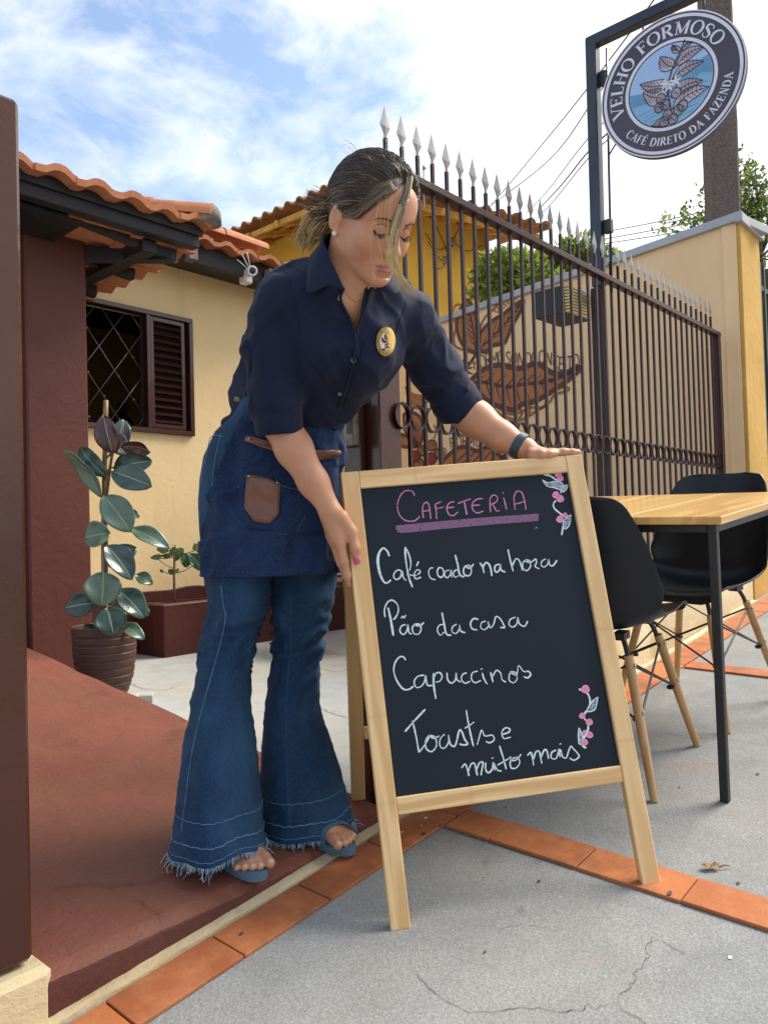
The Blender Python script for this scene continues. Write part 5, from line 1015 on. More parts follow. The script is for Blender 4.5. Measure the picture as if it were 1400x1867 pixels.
def big_leaf(b_, t_, wpx, mat, db=0, dt=0, tilt=0.0, fold=.25, bend=.12, parent=pot, pet=True, name='leaf'):
    B = fp(*b_, db); T2 = fp(*t_, dt); d = T2-B; ln = np.linalg.norm(d); d /= ln; vd = unit(CAM-(B+T2)/2); s = unit(np.cross(d, vd)); n_ = np.cross(s, d); ca_, sa_ = math.cos(tilt), math.sin(tilt); s, n_ = s*ca_+n_*sa_, n_*ca_-s*sa_; wd = 1.22*wpx/3.0118*PDp/FOC/max(.35, abs(ca_)); V = []; F = []; UV = []; nu, nv = 16, 11
    for i in range(nu+1):
        q = i/nu; hw = wd/2*(math.sin(math.pi*min(1, q*1.01)**1.05)**.56)*(1-.04*q) if 0 < q < 1 else .0005; c = B+d*ln*q+n_*bend*ln*math.sin(math.pi*q)-n_*bend*ln*.9*q*q
        for j in range(nv):
            u = -1+2*j/(nv-1); V.append(c+s*hw*u*(1-.08*abs(u))+n_*(fold*hw*abs(u)**1.4+.006*math.sin(q*9+u*2)*abs(u))); UV.append((j/(nv-1), q))
    for i in range(nu):
        for j in range(nv-1): a = i*nv+j; F.append((a, a+1, a+nv+1, a+nv))
    o_ = mk(name, V, F, mat, parent, True); uv = o_.data.uv_layers.new(name='UVMap')
    for l_ in o_.data.loops: uv.data[l_.index].uv = UV[l_.vertex_index]
    md = o_.modifiers.new('thick', 'SOLIDIFY'); md.thickness = .0022
    if pet:
        st = fp(338+(b_[0]-338)*.15, b_[1]+25, -.02); MB().tube(spline([st, (st+B)/2+np.array([0, 0, .008]), B+d*.012], 4), .004, 6).build('leaf_stalk', bpy.data.materials['plant_stem'], o_, True)
    return o_
LV = [((380, 445), (326, 230), 108, 'gm', -.03, -.05, .25, .5, .05), ((405, 440), (440, 250), 100, 'g3', .03, .06, .1, .2, .1), ((425, 405), (596, 426), 66, 'gm', -.02, -.06, -.5, .3, -.12), ((350, 350), (455, 445), 100, 'g1', .02, .0, .4, .2, .1), ((346, 568), (188, 405), 92, 'g1', -.02, .02, .3, .2, .1), ((322, 690), (138, 418), 62, 'g2', -.03, -.05, .9, .3, -.08),
      ((382, 520), (592, 480), 118, 'g1', .04, .03, .2, .2, .08), ((375, 540), (590, 618), 128, 'g3', -.04, -.08, .15, .22, .06), ((332, 672), (480, 868), 145, 'g2', -.06, -.10, .1, .22, .06), ((478, 850), (690, 958), 82, 'g2', .0, -.02, .5, .25, .05), ((368, 880), (218, 905), 128, 'g2', -.04, -.05, -.35, .25, .1), ((345, 945), (488, 1128), 122, 'g3', -.06, -.10, .3, .35, .08), ((352, 1060), (505, 955), 112, 'g1', .04, .05, .3, .2, .1), ((505, 1105), (600, 1158), 62, 'g2', .0, .0, .3, .3, .05),
      ((330, 1092), (320, 1280), 172, 'g2', -.10, -.16, .0, .28, .08), ((300, 1262), (112, 1288), 118, 'g1', -.02, -.05, -.2, .18, .1), ((405, 1188), (556, 1338), 122, 'g3', .0, -.03, .35, .25, .08), ((350, 1290), (386, 1438), 150, 'g1', -.12, -.17, .0, .22, .08), ((428, 1380), (552, 1458), 66, 'g2', -.05, -.08, .4, .25, .05), ((312, 1425), (214, 1388), 54, 'g1', -.04, -.04, .3, .25, .06), ((362, 1280), (480, 1312), 80, 'g2', .05, .05, .3, .2, .06), ((500, 1260), (578, 1330), 60, 'g1', .06, .05, .3, .2, .06), ((465, 760), (525, 790), 40, 'g2', .05, .05, .2, .2, .05)]
for k, (b_, t_, w_, m_, db, dt, ti, fo, be) in enumerate(LV): big_leaf(b_, t_, w_, M[m_], db, dt, ti, fo, be, pet=k not in (9, 13, 21, 22))
MB().tube([fp(400, 440, -.03), fp(425, 360, -.03), fp(445, 262, -.03)], [.006, .0045, .001], 8).build('leaf_bud', pm('bud_pink', (.20, .02, .06), rough=.4), pot, True)
M['brick'] = pm('pale_block', (.50, .50, .46), (.40, .40, .37), 12, rough=.9, bump=.4)
for c, h, lab in ((PC+np.array([.05, -.02, -.0235]), (.10, .055, .0225), 'pale stone block tucked under the brown flower pot'), (PC+np.array([.155, -.075, -.026]), (.055, .045, .020), 'pale stone block jutting out beside the brown flower pot')):
    tag(MB().box(c, h, ((.8, -.6, 0), (.6, .8, 0), (0, 0, 1)), 0, .004).build('stone_block', M['brick']), lab, 'block')
# coffee seedling in the planter
sb = P(318, 1098, 5.45); sb[2] = .415
sd_ = thing('coffee_seedling', 'small leafy seedling with a bare cane stem growing in the brown planter', 'seedling', sb); Dn = proj(sb)[2]; fs = lambda x, y, dd=0: P(80+x/3.0118, 680+y/3.0118, Dn+dd)
mb = MB(); mb.tube([sb, fs(716, 1100), fs(722, 945)], [.0095, .009, .008], 8); mb.build('stem', pm('cane', (.24, .17, .09), (.16, .10, .05), 20, rough=.7), sd_, True)
mb = MB()
for a, b_ in (((715, 1075), (625, 1020)), ((718, 1100), (640, 1085)), ((722, 1100), (818, 1060)), ((722, 1010), (600, 1015)), ((724, 1005), (800, 985)), ((722, 1000), (870, 960))): mb.tube([fs(*a), fs((a[0]+b_[0])/2, (a[1]+b_[1])/2+8), fs(*b_)], .0032, 6)
mb.build('twig', bpy.data.materials['cane'], sd_, True)
lm = gleaf('seedling_leaf', (.06, .15, .025), (.10, .20, .04), .4); lm2 = gleaf('seedling_leaf_dark', (.025, .075, .018), (.04, .10, .03), .35)
for b_, t_, w_, m_ in (((655, 1000), (585, 1018), 26, lm), ((690, 975), (618, 968), 30, lm), ((700, 1000), (650, 1008), 26, lm2), ((720, 985), (700, 960), 40, lm), ((735, 1000), (770, 965), 44, lm), ((722, 1000), (735, 1030), 34, lm2), ((690, 985), (710, 1005), 30, lm), ((765, 990), (790, 1068), 54, lm2), ((800, 990), (870, 1082), 66, lm2), ((815, 965), (870, 950), 36, lm), ((690, 1075), (705, 1108), 26, lm2), ((655, 1082), (640, 1092), 20, lm2), ((725, 1080), (742, 1092), 20, lm2), ((850, 985), (905, 1010), 60, lm2), ((840, 960), (880, 975), 50, lm), ((760, 980), (720, 1000), 30, lm)):
    PDs = PDp; PDp = Dn; fp0 = fp; big_leaf(b_, t_, w_, m_, 0, 0, .3, .25, .1, sd_, False); PDp = PDs
# ================================================================== the woman: one continuous body, clothes and hair as its parts
import openvdb as vdb
from mathutils.bvhtree import BVHTree
class Field:
    def __init__(s, lo, hi, h):
        s.lo = np.asarray(lo, float); s.h = h; s.n = np.ceil((np.asarray(hi)-s.lo)/h).astype(int)+1; s.d = np.full(s.n, .06, np.float32)
    def _sl(s, lo, hi):
        a = np.maximum(0, np.floor((np.asarray(lo)-s.lo)/s.h).astype(int)); b = np.minimum(s.n, np.ceil((np.asarray(hi)-s.lo)/s.h).astype(int)+1)
        if np.any(b <= a): return None
        ax = [s.lo[i]+s.h*np.arange(a[i], b[i]) for i in range(3)]; g_ = np.stack(np.meshgrid(*ax, indexing='ij'), -1); return (slice(a[0], b[0]), slice(a[1], b[1]), slice(a[2], b[2])), g_
    def _mix(s, sl, e, k, sub):
        d = s.d[sl]
        if sub:
            e = -e; h_ = np.clip(.5-.5*(d-e)/k, 0, 1) if k > 0 else (e > d).astype(float); s.d[sl] = d*(1-h_)+e*h_+k*h_*(1-h_)
        elif k > 0: h_ = np.clip(.5+.5*(d-e)/k, 0, 1); s.d[sl] = d*(1-h_)+e*h_-k*h_*(1-h_)
        else: s.d[sl] = np.minimum(d, e)
    def cone(s, a, b, ra, rb, k=.02, sub=False):
        a = np.asarray(a, float); b = np.asarray(b, float); m = max(ra, rb)+k+.03; q = s._sl(np.minimum(a, b)-m, np.maximum(a, b)+m)
        if q is None: return s
        sl, g_ = q; ab = b-a; t = np.clip(((g_-a) @ ab)/(ab @ ab+1e-12), 0, 1); e = np.linalg.norm(g_-a-t[..., None]*ab, axis=-1)-(ra+(rb-ra)*t); s._mix(sl, e, k, sub); return s
    def ell(s, c, r, ax=None, k=.02, sub=False):
        c = np.asarray(c, float); r = np.asarray(r, float)*np.ones(3); ax = np.eye(3) if ax is None else np.asarray(ax, float); m = max(r)+k+.03; q = s._sl(c-m, c+m)
        if q is None: return s
        sl, g_ = q; l = (g_-c) @ ax.T; k0 = np.linalg.norm(l/r, axis=-1); k1 = np.linalg.norm(l/(r*r), axis=-1)+1e-9; s._mix(sl, k0*(k0-1)/k1, k, sub); return s
    def chain(s, pts, rs, k=.02):
        for i in range(len(pts)-1): s.cone(pts[i], pts[i+1], rs[i], rs[i+1], k)
        return s
    def plane(s, c, n, lim):                       # cut away the side n points to, within lim of c
        q = s._sl(np.asarray(c)-lim, np.asarray(c)+lim); sl, g_ = q; s.d[sl] = np.maximum(s.d[sl], (g_-np.asarray(c)) @ unit(n)); return s
    def mesh(s):
        g_ = vdb.FloatGrid(.06); g_.copyFromArray(np.clip(s.d, -.02, .02).astype(np.float32)); rs_ = g_.convertToPolygons(0.0); p, q = rs_[0], rs_[-1]; p = np.asarray(p)*s.h+s.lo; return p, np.asarray(q)[:, ::-1] if len(q) else np.zeros((0, 4), int)
def smooth(p, q, it=2, lam=.5):
    p = p.copy(); e = np.vstack([q[:, [0, 1]], q[:, [1, 2]], q[:, [2, 3]], q[:, [3, 0]]])
    for _ in range(it):
        a = np.zeros_like(p); c = np.zeros(len(p)); np.add.at(a, e[:, 0], p[e[:, 1]]); np.add.at(a, e[:, 1], p[e[:, 0]]); np.add.at(c, e[:, 0], 1); np.add.at(c, e[:, 1], 1); c = np.maximum(c, 1); p = p+(a/c[:, None]-p)*lam
    return p
def vnorm(p, q):
    n = np.cross(p[q[:, 2]]-p[q[:, 0]], p[q[:, 3]]-p[q[:, 1]]); a = np.zeros_like(p)
    for i in range(4): np.add.at(a, q[:, i], n)
    return a/(np.linalg.norm(a, axis=1)[:, None]+1e-12)
def orient(p, q):
    c = p.mean(0); n = vnorm(p, q); return q if np.mean(np.einsum('ij,ij->i', n, p-c)) > 0 else q[:, ::-1]
def projs(p): q = (p-CAM) @ ROT; return 700-FOC*q[:, 0]/q[:, 2], 933.5+FOC*q[:, 1]/q[:, 2], -q[:, 2]
def inpoly(x, y, poly):
    r = np.zeros(len(x), bool); n = len(poly)
    for i in range(n):
        (x0, y0), (x1, y1) = poly[i], poly[(i+1) % n]; c = ((y0 > y) != (y1 > y)) & (x < (x1-x0)*(y-y0)/((y1-y0) if y1 != y0 else 1e-9)+x0); r ^= c
    return r
per = thing('person', 'woman in navy shirt, denim apron and flared jeans bending over the chalkboard she holds', 'person', (1.25, 1.5, .18))
# ---- skeleton
ShR = P(513, 550, 1.70); ShL = P(738, 572, 1.83); ElR = P(512, 772, 1.745); WrR = P(601, 928, 1.742); ElL = P(832, 738, 1.965); WrL = P(958, 819, 1.905)
NkB = P(632, 535, 1.70); Hd = P(664, 394, 1.60)
hF = .548*CR-.574*CU+.609*CT; hU = .29*CR+.813*CU+.505*CT; hF = unit(hF); hU = unit(hU-hF*(hU @ hF)); hS = np.cross(hF, hU); HS = 1.02; Hd = P(693, 417, 1.535)-HS*(hS*.0305+hF*.078+hU*.002)
def hp(s, f_, u): return Hd+HS*(hS*s+hF*f_+hU*u)
HA = np.array([hS, hF, hU])
# ---- skin colour
sk = NM('skin'); col = sk.mix(sk.ramp(sk.noise(14, 4), .35, .7), (.59, .300, .180), (.51, .240, .135)); col = sk.mix(sk.math('MULTIPLY', sk.ramp(sk.noise(38, 5, .65), .50, .75), .35), col, (.55, .19, .11)); col = sk.mix(sk.math('MULTIPLY', sk.ramp(sk.noise(160, 2), .70, .74), .35), col, (.30, .12, .06)); sk.set(col, .46, spec=.4); sk.b.inputs['Subsurface Weight'].default_value = .12; sk.b.inputs['Subsurface Radius'].default_value = (.012, .005, .003); sk.b.inputs['Subsurface Scale'].default_value = .6; sk.bump([(sk.noise(520, 3), .12, .001), (sk.noise(60, 4), .05, .003)], 0)
M['lip'] = pm('lip', (.44, .165, .125), rough=.4); M['nail'] = pm('nail_pink', (.52, .05, .19), rough=.2, coat=.5); M['toenail'] = pm('toenail', (.66, .36, .26), rough=.25)
B = Field((.80, .70, .80), (1.98, 2.02, 1.86), .0024)
# cranium, face
B.ell(hp(0, -.014, .026), np.array([.071, .093, .086])*HS, HA, .01); B.ell(hp(0, .032, -.030), np.array([.058, .056, .080])*HS, HA, .03)
for s in (1, -1):
    B.cone(hp(s*.047, .002, -.052), hp(s*.012, .068, -.092), .021, .016, .03); B.ell(hp(s*.036, .054, -.030), np.array([.024, .026, .026])*HS, HA, .03)
    B.cone(hp(s*.046, .058, .024), hp(s*.010, .080, .022), .010, .011, .022)
B.ell(hp(0, .078, -.093), np.array([.019, .017, .016])*HS, HA, .02); B.ell(hp(0, .062, .050), np.array([.050, .030, .036])*HS, HA, .03)
for s in (1, -1): B.ell(hp(s*.0305, .094, .003), np.array([.015, .013, .0105])*HS, HA, .014, True)
for s in (1, -1): B.ell(hp(s*.0305, .0705, .001), .0128*HS, HA, .005); B.cone(hp(s*.019, .0775, .006), hp(s*.043, .0725, .004), .0046, .0040, .006)
B.cone(hp(0, .083, .010), hp(0, .1075, -.033), .0072, .0098, .012); B.ell(hp(0, .104, -.035), np.array([.0115, .010, .009])*HS, HA, .010)
for s in (1, -1): B.ell(hp(s*.0125, .0945, -.038), np.array([.0070, .0095, .0075])*HS, HA, .008); B.ell(hp(s*.0068, .1005, -.0465), .0036, HA, .004, True)
B.ell(hp(0, .082, -.066), np.array([.024, .014, .016])*HS, HA, .016)
for s in (1, -1): B.cone(hp(s*.022, .0840, -.0655), hp(s*.003, .0935, -.0625), .0026, .0036, .006); B.cone(hp(s*.020, .0835, -.0715), hp(0, .0925, -.0735), .0030, .0044, .006)
for s in (1, -1): B.cone(hp(s*.023, .0880, -.0680), hp(0, .0985, -.0682), .0014, .0026, .003, True)
B.cone(hp(-.012, .0905, -.083), hp(.012, .0905, -.083), .006, .006, .008, True)
for s in (1, -1):
    ea = np.array([unit(hS*.9*s+hF*.35), unit(hF*.95-hU*.15-hS*s*.3), unit(hU*.98+hF*.12)]); B.ell(hp(s*.0745, -.010, -.008), np.array([.0075, .017, .031])*HS, ea, .006); B.ell(hp(s*.0835, -.006, -.004), np.array([.0055, .0095, .018])*HS, ea, .005, True); B.ell(hp(s*.073, -.002, -.036), .0075, HA, .006)
# neck, chest
B.cone(hp(0, -.030, -.050), NkB*.75+hp(0, -.02, -.07)*.25, .052, .051, .03); B.cone(hp(0, -.012, -.085), NkB, .050, .058, .03)
lat = unit(ShL-ShR); spn = unit(P(632, 535, 1.70)-P(530, 770, 1.93)); lat = unit(lat-spn*(lat @ spn)); frn = np.cross(lat, spn); frn = frn if frn @ CT > 0 else -frn
TA = np.array([lat, spn, frn]); ch = P(622, 590, 1.765)
B.ell(ch, (.155, .15, .085), TA, .04); B.cone(NkB-frn*.02, ShR*.85+ch*.15, .052, .050, .04); B.cone(NkB-frn*.02, ShL*.85+ch*.15, .052, .050, .04)
for s in (1, -1): B.cone(NkB+frn*.040-spn*.03+lat*s*.015, NkB+frn*.028+lat*s*.10-spn*.012, .007, .007, .012)      # collar bones
B.cone(ch-spn*.05, P(532, 760, 1.93), .105, .105, .04)
# arms
B.chain([ShR, ElR], [.046, .038]); B.chain([ElR, P(536, 818, 1.748), P(572, 880, 1.748), WrR], [.0405, .0405, .0325, .0245], .02)
B.chain([ShL, ElL], [.048, .043]); B.chain([ElL, P(868, 765, 1.955), P(915, 797, 1.93), WrL], [.0455, .0455, .0360, .0245], .02)
# right hand closing on the board's left stile: palm, five fingers
bd = lambda px, py: (ob(px, py)-CAM) @ ROT[:, 2]*-1
kn = [P(621, 990, 1.726), P(612, 988, 1.742), P(606, 984, 1.757), P(602, 976, 1.771)]
for i, q in enumerate(kn): B.cone(WrR+(q-WrR)*.12+(q-kn[1])*.25, q, .0185-.001*i, .0115-.0006*i, .016)
B.cone(P(612, 945, 1.742), P(618, 975, 1.738), .020, .016, .015)
fing = [([kn[0], P(628, 1025, 1.727), P(634, 1050, 1.733), P(638, 1067, 1.742)], [.0108, .0095, .0086, .0068]), ([kn[1], P(622, 1026, 1.750), P(632, 1052, 1.765), P(641, 1068, 1.778)], [.0110, .0098, .0088, .0070]), ([kn[2], P(618, 1018, 1.768), P(630, 1040, 1.785), P(642, 1052, 1.797)], [.0105, .0093, .0084, .0068]), ([kn[3], P(614, 1004, 1.782), P(625, 1020, 1.797), P(637, 1030, 1.806)], [.0092, .0082, .0074, .0062])]
for pts, rs in fing: B.chain(pts, rs, .006)
tD = bd(648, 1000)
thb = [P(622, 944, 1.728), P(641, 970, tD-.010), P(648, 1000, tD-.0125), P(651, 1020, tD-.0095)]; B.chain(thb, [.0180, .0128, .0108, .0088], .010)
# left hand lying flat along the top rail
tp = BF+BU*(BL+.0005)
def tr(px, up, back): 
    c = onp(px, 830, tp, unit(BU)); s = (onp(px, 826, BF, BN)-BF) @ BE; return bo(s, BL+up, -back)
B.cone(WrL, tr(985, .014, .016), .024, .015, .02); kl = [tr(1008, .0125, .012), tr(1010, .0140, .030), tr(1008, .0135, .047), tr(1003, .012, .062)]
for i, q in enumerate(kl): B.cone(tr(978, .014, .022+.006*i), q, .0165, .0112-.0006*i, .014)
for pts, rs in (([kl[0], tr(1030, .0115, .009), tr(1046, .0095, .009), tr(1058, .0080, .010)], [.0112, .0096, .0086, .0068]), ([kl[1], tr(1036, .012, .030), tr(1052, .010, .031), tr(1064, .008, .032)], [.0112, .0098, .0088, .0070]), ([kl[2], tr(1030, .010, .050), tr(1044, .004, .052), tr(1054, -.004, .053)], [.0106, .0094, .0084, .0068]), ([kl[3], tr(1020, .007, .066), tr(1031, -.002, .068), tr(1038, -.010, .069)], [.0095, .0084, .0076, .0062]), ([tr(972, .012, .010), tr(985, .008, .000), tr(1000, .0065, -.0005), tr(1012, .0065, .001)], [.0150, .0115, .0098, .0076])): B.chain(pts, rs, .006)
bp, bq = B.mesh(); bq = orient(bp, bq); bp = smooth(bp, bq, 1, .4)
bfm = np.zeros(len(bq), int); bc = bp[bq].mean(1); hl = (bc-Hd) @ HA.T/HS
lipm = (((hl[:, 0]/.024)**2+((hl[:, 2]+.0675)/.0135)**2) < 1) & (hl[:, 1] > .0845-.25*hl[:, 0]**2*30) & ((np.abs(hl[:, 2]+.0685) < .0125)); lipm &= ((np.abs(hl[:, 0])/.023)**1.6+(np.abs(hl[:, 2]+.0685)/.0098)**2 < 1); bfm[lipm] = 1
# feet: toes, instep; placed on the ramp
def foot(tc, td, z0, mirror):
    """tc: centre of the toe line on the ground, td: direction along the toes from little toe to big toe, z0 ground height"""
    td = unit([td[0], td[1], 0]); fw = np.array([td[1], -td[0], 0]); fw = fw if fw @ CT > 0 else -fw; u = np.array([0, 0, 1.0]); so_ = z0+.017; lo = np.minimum(tc, tc-fw*.25)-.12; hi = np.maximum(tc, tc-fw*.25)+.12; lo[2] = z0-.01; hi[2] = z0+.20; F_ = Field(lo, hi, .0022)
    w = lambda a, b_, c: np.array([tc[0], tc[1], so_])+td*a+fw*b_+u*c
    tips = [(.034, .012, .0125, .0118), (.012, .010, .0100, .0088), (-.004, .003, .0095, .0084), (-.019, -.006, .0090, .0080), (-.033, -.017, .0085, .0076)]
    for a, b_, h_, r in tips: F_.chain([w(a*.82, b_-.055, .020), w(a*.95, b_-.022, h_+.0045), w(a, b_, h_-.0015)], [.0135, r*.95, r], .006)
    F_.cone(w(.016, -.060, .021), w(.008, -.12, .040), .024, .026, .02); F_.cone(w(-.016, -.068, .019), w(.0, -.12, .036), .021, .025, .02); F_.cone(w(.004, -.12, .040), w(.002, -.19, .050), .028, .030, .02); F_.cone(w(.002, -.185, .045), w(.0, -.232, .028), .028, .026, .02); F_.cone(w(.0, -.19, .05), w(.0, -.18, .19), .034, .036, .02)
    p, q = F_.mesh(); q = orient(p, q); p = smooth(p, q, 1, .4); fm_ = np.zeros(len(q), int); c = p[q].mean(1)
    for a, b_, h_, r in tips: n_ = np.linalg.norm((c-w(a, b_+r*.50, h_+r*.66))/np.array([r*.56]*3), axis=1) < 1; fm_[n_] = 3
    so = MB(); out = []
    for k in range(40):
        t = 2*math.pi*k/40; b_ = math.cos(t); a_ = math.sin(t); L_ = -.105+.133*b_; wd = .046*(1-.18*(1 if b_ < 0 else 0)*abs(b_)) ; out.append((a_*wd*(abs(a_)**-.15 if abs(a_) > .02 else 1)+(.006 if b_ > 0 else 0)*b_, L_))
    so.loft([[w(a*sc, b_ if True else 0, z) for a, b_ in out] for sc, z in ((.97, -.017), (1.0, -.013), (1.0, -.003), (.975, 0))]); so.loft([[w(a*sc, b_, z) for a, b_ in out] for sc, z in ((.97, 0), (.955, .0015))])
    sd = MB()
    for sh, dv in ((-.034, .0), (-.062, .012)):
        rings = []
        for k in range(17):
            t = math.pi*k/16; a_ = .043*math.cos(t); h_ = .0415*math.sin(t)**.8; n_ = unit(td*math.cos(t)*.8+u*math.sin(t)*1.1+fw*.35*math.sin(t)); b0 = sh+dv*math.cos(t)-.012*math.sin(t); rings.append([w(a_+.004, b0+.013, h_*.90+.002), w(a_+.004, b0+.013, h_*.90+.002)+n_*.003, w(a_+.004, b0-.017, h_+.005)+n_*.003, w(a_+.004, b0-.017, h_+.005)])
        sd.loft(rings)
    return p, q, fm_, so, sd, w
zf1 = ramp_z(1.44); t1_ = onZ(438, 1590, zf1+.02); t2_ = onZ(487, 1577, zf1+.02)
f1 = foot((t1_+t2_)/2*np.array([1, 1, 0]), (t2_-t1_), zf1, False)
zf2 = .176; t1_ = onZ(655, 1534, zf2+.02); t2_ = onZ(622, 1545, zf2+.02)
f2 = foot((t1_+t2_)/2*np.array([1, 1, 0])+np.array([.0, .012, 0]), (t2_-t1_), zf2, True)
# legs (inside the jeans) join body and feet into one figure
Lg = Field((.95, 1.25, .22), (1.75, 2.25, 1.30), .006); hipC = P(500, 800, 1.955)
Lg.cone(P(520, 770, 1.94), hipC, .095, .095); k1_ = P(420, 1180, 1.895); k2_ = P(542, 1180, 1.985)
for h_, k_, a_ in ((P(440, 860, 1.93), k1_, f1[5](0, -.18, .15)), (P(555, 860, 1.985), k2_, f2[5](0, -.18, .15))): Lg.cone(h_, k_, .056, .036, .03); Lg.cone(k_, a_, .036, .032, .02)
lp_, lq_ = Lg.mesh(); lq_ = orient(lp_, lq_)
AV = [bp, lp_, f1[0], f2[0]]; AQ = [bq, lq_, f1[1], f2[1]]; AM = [bfm, np.zeros(len(lq_), int), f1[2], f2[2]]; offs = np.cumsum([0]+[len(v) for v in AV])
body = mk('body', np.vstack(AV), np.vstack([q+o for q, o in zip(AQ, offs)]), [sk.mat, M['lip'], M['nail'], M['toenail']], per, True, np.concatenate(AM))
M['sandal'] = pm('blue_suede', (.085, .165, .235), (.07, .135, .20), 30, rough=.85, bump=.3, bscale=200)
for f_ in (f1, f2): s_o = f_[3].build('sandal', M['sandal'], per, True, 40); f_[4].build('sandal_strap', M['sandal'], s_o, True, 40)
# nails as small raised plates
def nail(c, n_, along, w_, l_, name='fingernail', m=M['nail']):
    n_ = unit(n_); al = unit(np.asarray(along)-n_*(np.asarray(along) @ n_)); s = np.cross(n_, al); rings = []
    for i in range(7):
        t = -1+2*i/6; hw = w_*(1-.25*max(0, t)**2-.15*max(0, -t)**3)*(1 if i < 6 else .6); rings.append([c+al*l_*t+s*hw*u-n_*(.30*w_*u*u) for u in np.linspace(-1, 1, 7)])
    b_ = MB(); b_.loft(rings, closed=False, cap=False); o = b_.build(name, m, body, True); md = o.modifiers.new('t', 'SOLIDIFY'); md.thickness = .0012; return o
nail(thb[3]+CT*.0082+(thb[3]-thb[2])*.05, CT*.95+CR*.15, thb[3]-thb[2], .0066, .0085); ix = fing[0][0]; nail(ix[3]+(CT*.65-CR*.75)*.0058, CT*.7-CR*.7, ix[3]-ix[2], .0046, .0070)
nail(tr(1054, .0152, .008), BU*.8+BN*.5, BE, .0045, .0072)
# face details: brows, lashes
M['brow'] = pm('brow_brown', (.055, .030, .020), rough=.8); M['lash'] = pm('lash_dark', (.018, .010, .008), rough=.7)
bvb = BVHTree.FromPolygons([tuple(v) for v in bp], [tuple(int(i) for i in q) for q in bq])
def onhead(s, f_, u, off=.0008):
    o = hp(s, f_+.06, u); h_ = bvb.ray_cast(Vector(o), Vector(-hF)); return np.array(h_[0])+hF*off if h_[0] is not None else hp(s, f_, u)
for s in (1, -1):
    q = [onhead(s*a, .08, u) for a, u in ((.014, .0195), (.024, .0235), (.034, .0245), (.043, .0215), (.049, .0165))]; q = spline(q, 5); MB().tube(q, np.linspace(.0024, .0008, len(q)), 6).build('eyebrow', M['brow'], body, True)
    q = spline([onhead(s*a, .08, u, .0010) for a, u in ((.0185, -.0045), (.025, -.0075), (.032, -.0085), (.039, -.0065), (.0445, -.0025))], 5); lm_ = MB().tube(q, np.linspace(.0009, .0014, len(q)), 5)
    for i in range(2, len(q), 1): lm_.tube([q[i], q[i]+hF*.006-hU*.0045+hS*s*.002, q[i]+hF*.0095-hU*.004+hS*s*.003], [.0005, .0004, .0002], 4)
    lm_.build('eyelashes', M['lash'], body, True); q = spline([onhead(s*a, .08, u, .0004) for a, u in ((.019, .0085), (.028, .0120), (.037, .0110), (.045, .0060))], 5); MB().tube(q, .0006, 4).build('eyelid_crease', M['brow'], body, True)
M['pearl'] = pm('pearl', (.75, .70, .62), rough=.2, coat=.5); M['gold'] = pm('gold', (.65, .42, .15), rough=.25, metal=1)
MB().ball(hp(.079, .002, -.0405), .0052, 12).build('earring', M['pearl'], body, True); MB().ball(hp(.0805, -.012, -.022), .0030, 10).build('earring', M['gold'], body, True)
q = []
for t in np.linspace(-1, 1, 25):
    px, py = 640+24*t+6*t*t*0, 550-(1-(1-t*t))*0-26*(t*t)**.9+(8 if t < 0 else 0)*t*0; r = ray(px+14*t*0+10, py); h_ = bvb.ray_cast(Vector(CAM), Vector(unit(r)))
    if h_[0] is not None: q.append(np.array(h_[0])-unit(r)*.0012)
MB().tube(q, .0007, 5).build('necklace', M['gold'], body, True)
# watch strap
ax_ = unit(WrL-P(915, 797, 1.93)); c = P(947, 813, 1.912); M['strap'] = pm('dark_teal_strap', (.022, .055, .075), rough=.45); e1 = unit(np.cross(ax_, CU)); e2 = np.cross(ax_, e1); rings = []
for k in range(33):
    t = 2*math.pi*k/32; rr = .0325; rings.append([c+(e1*math.cos(t)+e2*math.sin(t))*(rr+a)+ax_*b_ for a, b_ in ((0, -.011), (.0025, -.0095), (.0025, .0095), (0, .011))])
MB().loft(rings, cap=False).build('watch_strap', M['strap'], body, True, 50)
# ---- cloth
def fabric(name, c, c2, scale=900, rough=.8, sheen=.2, tw=.25, bump=.25):
    m = NM(name); n_ = m.noise(scale, 2, .6); col = m.mix(m.ramp(n_, .35, .65), c, c2); col = m.mix(m.ramp(m.noise(16, 5, .6), .4, .75), col, tuple(1.25*x for x in c2)); m.bump(n_, bump, .0015); return m.set(col, rough, sheen=sheen, spec=.3)
M['navyshirt'] = fabric('navy_cotton', (.0040, .0068, .0250), (.0055, .0092, .0330), 1500, .80, .06, bump=.10)
def denim(name, c, c2, fade):
    m = NM(name); tw_ = m.noise(420, 3, .65, src=m.mapping((1, 1, .35))); col = m.mix(m.ramp(tw_, .42, .60), c, c2); f = m.ramp(m.noise(8, 6, .65, src=m.mapping((1, 1, .45))), .42, .72); col = m.mix(m.math('MULTIPLY', f, .8), col, fade); w2 = m.noise(900, 2); col = m.mix(m.math('MULTIPLY', m.ramp(w2, .62, .72), .35), col, tuple(min(1, 2.6*x) for x in c2)); m.bump([(tw_, .22, .002), (m.noise(60, 4), .12, .004)], 0); return m.set(col, .82, sheen=.03, spec=.2)
M['jean'] = denim('blue_denim', (.0075, .026, .064), (.018, .052, .112), (.036, .092, .168)); M['apron'] = denim('dark_indigo_denim', (.0060, .014, .044), (.017, .036, .098), (.020, .042, .105))
M['thread'] = pm('light_blue_thread', (.16, .30, .44), (.10, .20, .32), 60, rough=.85); M['fray'] = pm('frayed_cotton', (.50, .55, .58), (.30, .38, .46), 40, rough=.9); M['dkthread'] = pm('indigo_stitching', (.05, .09, .17), rough=.85)
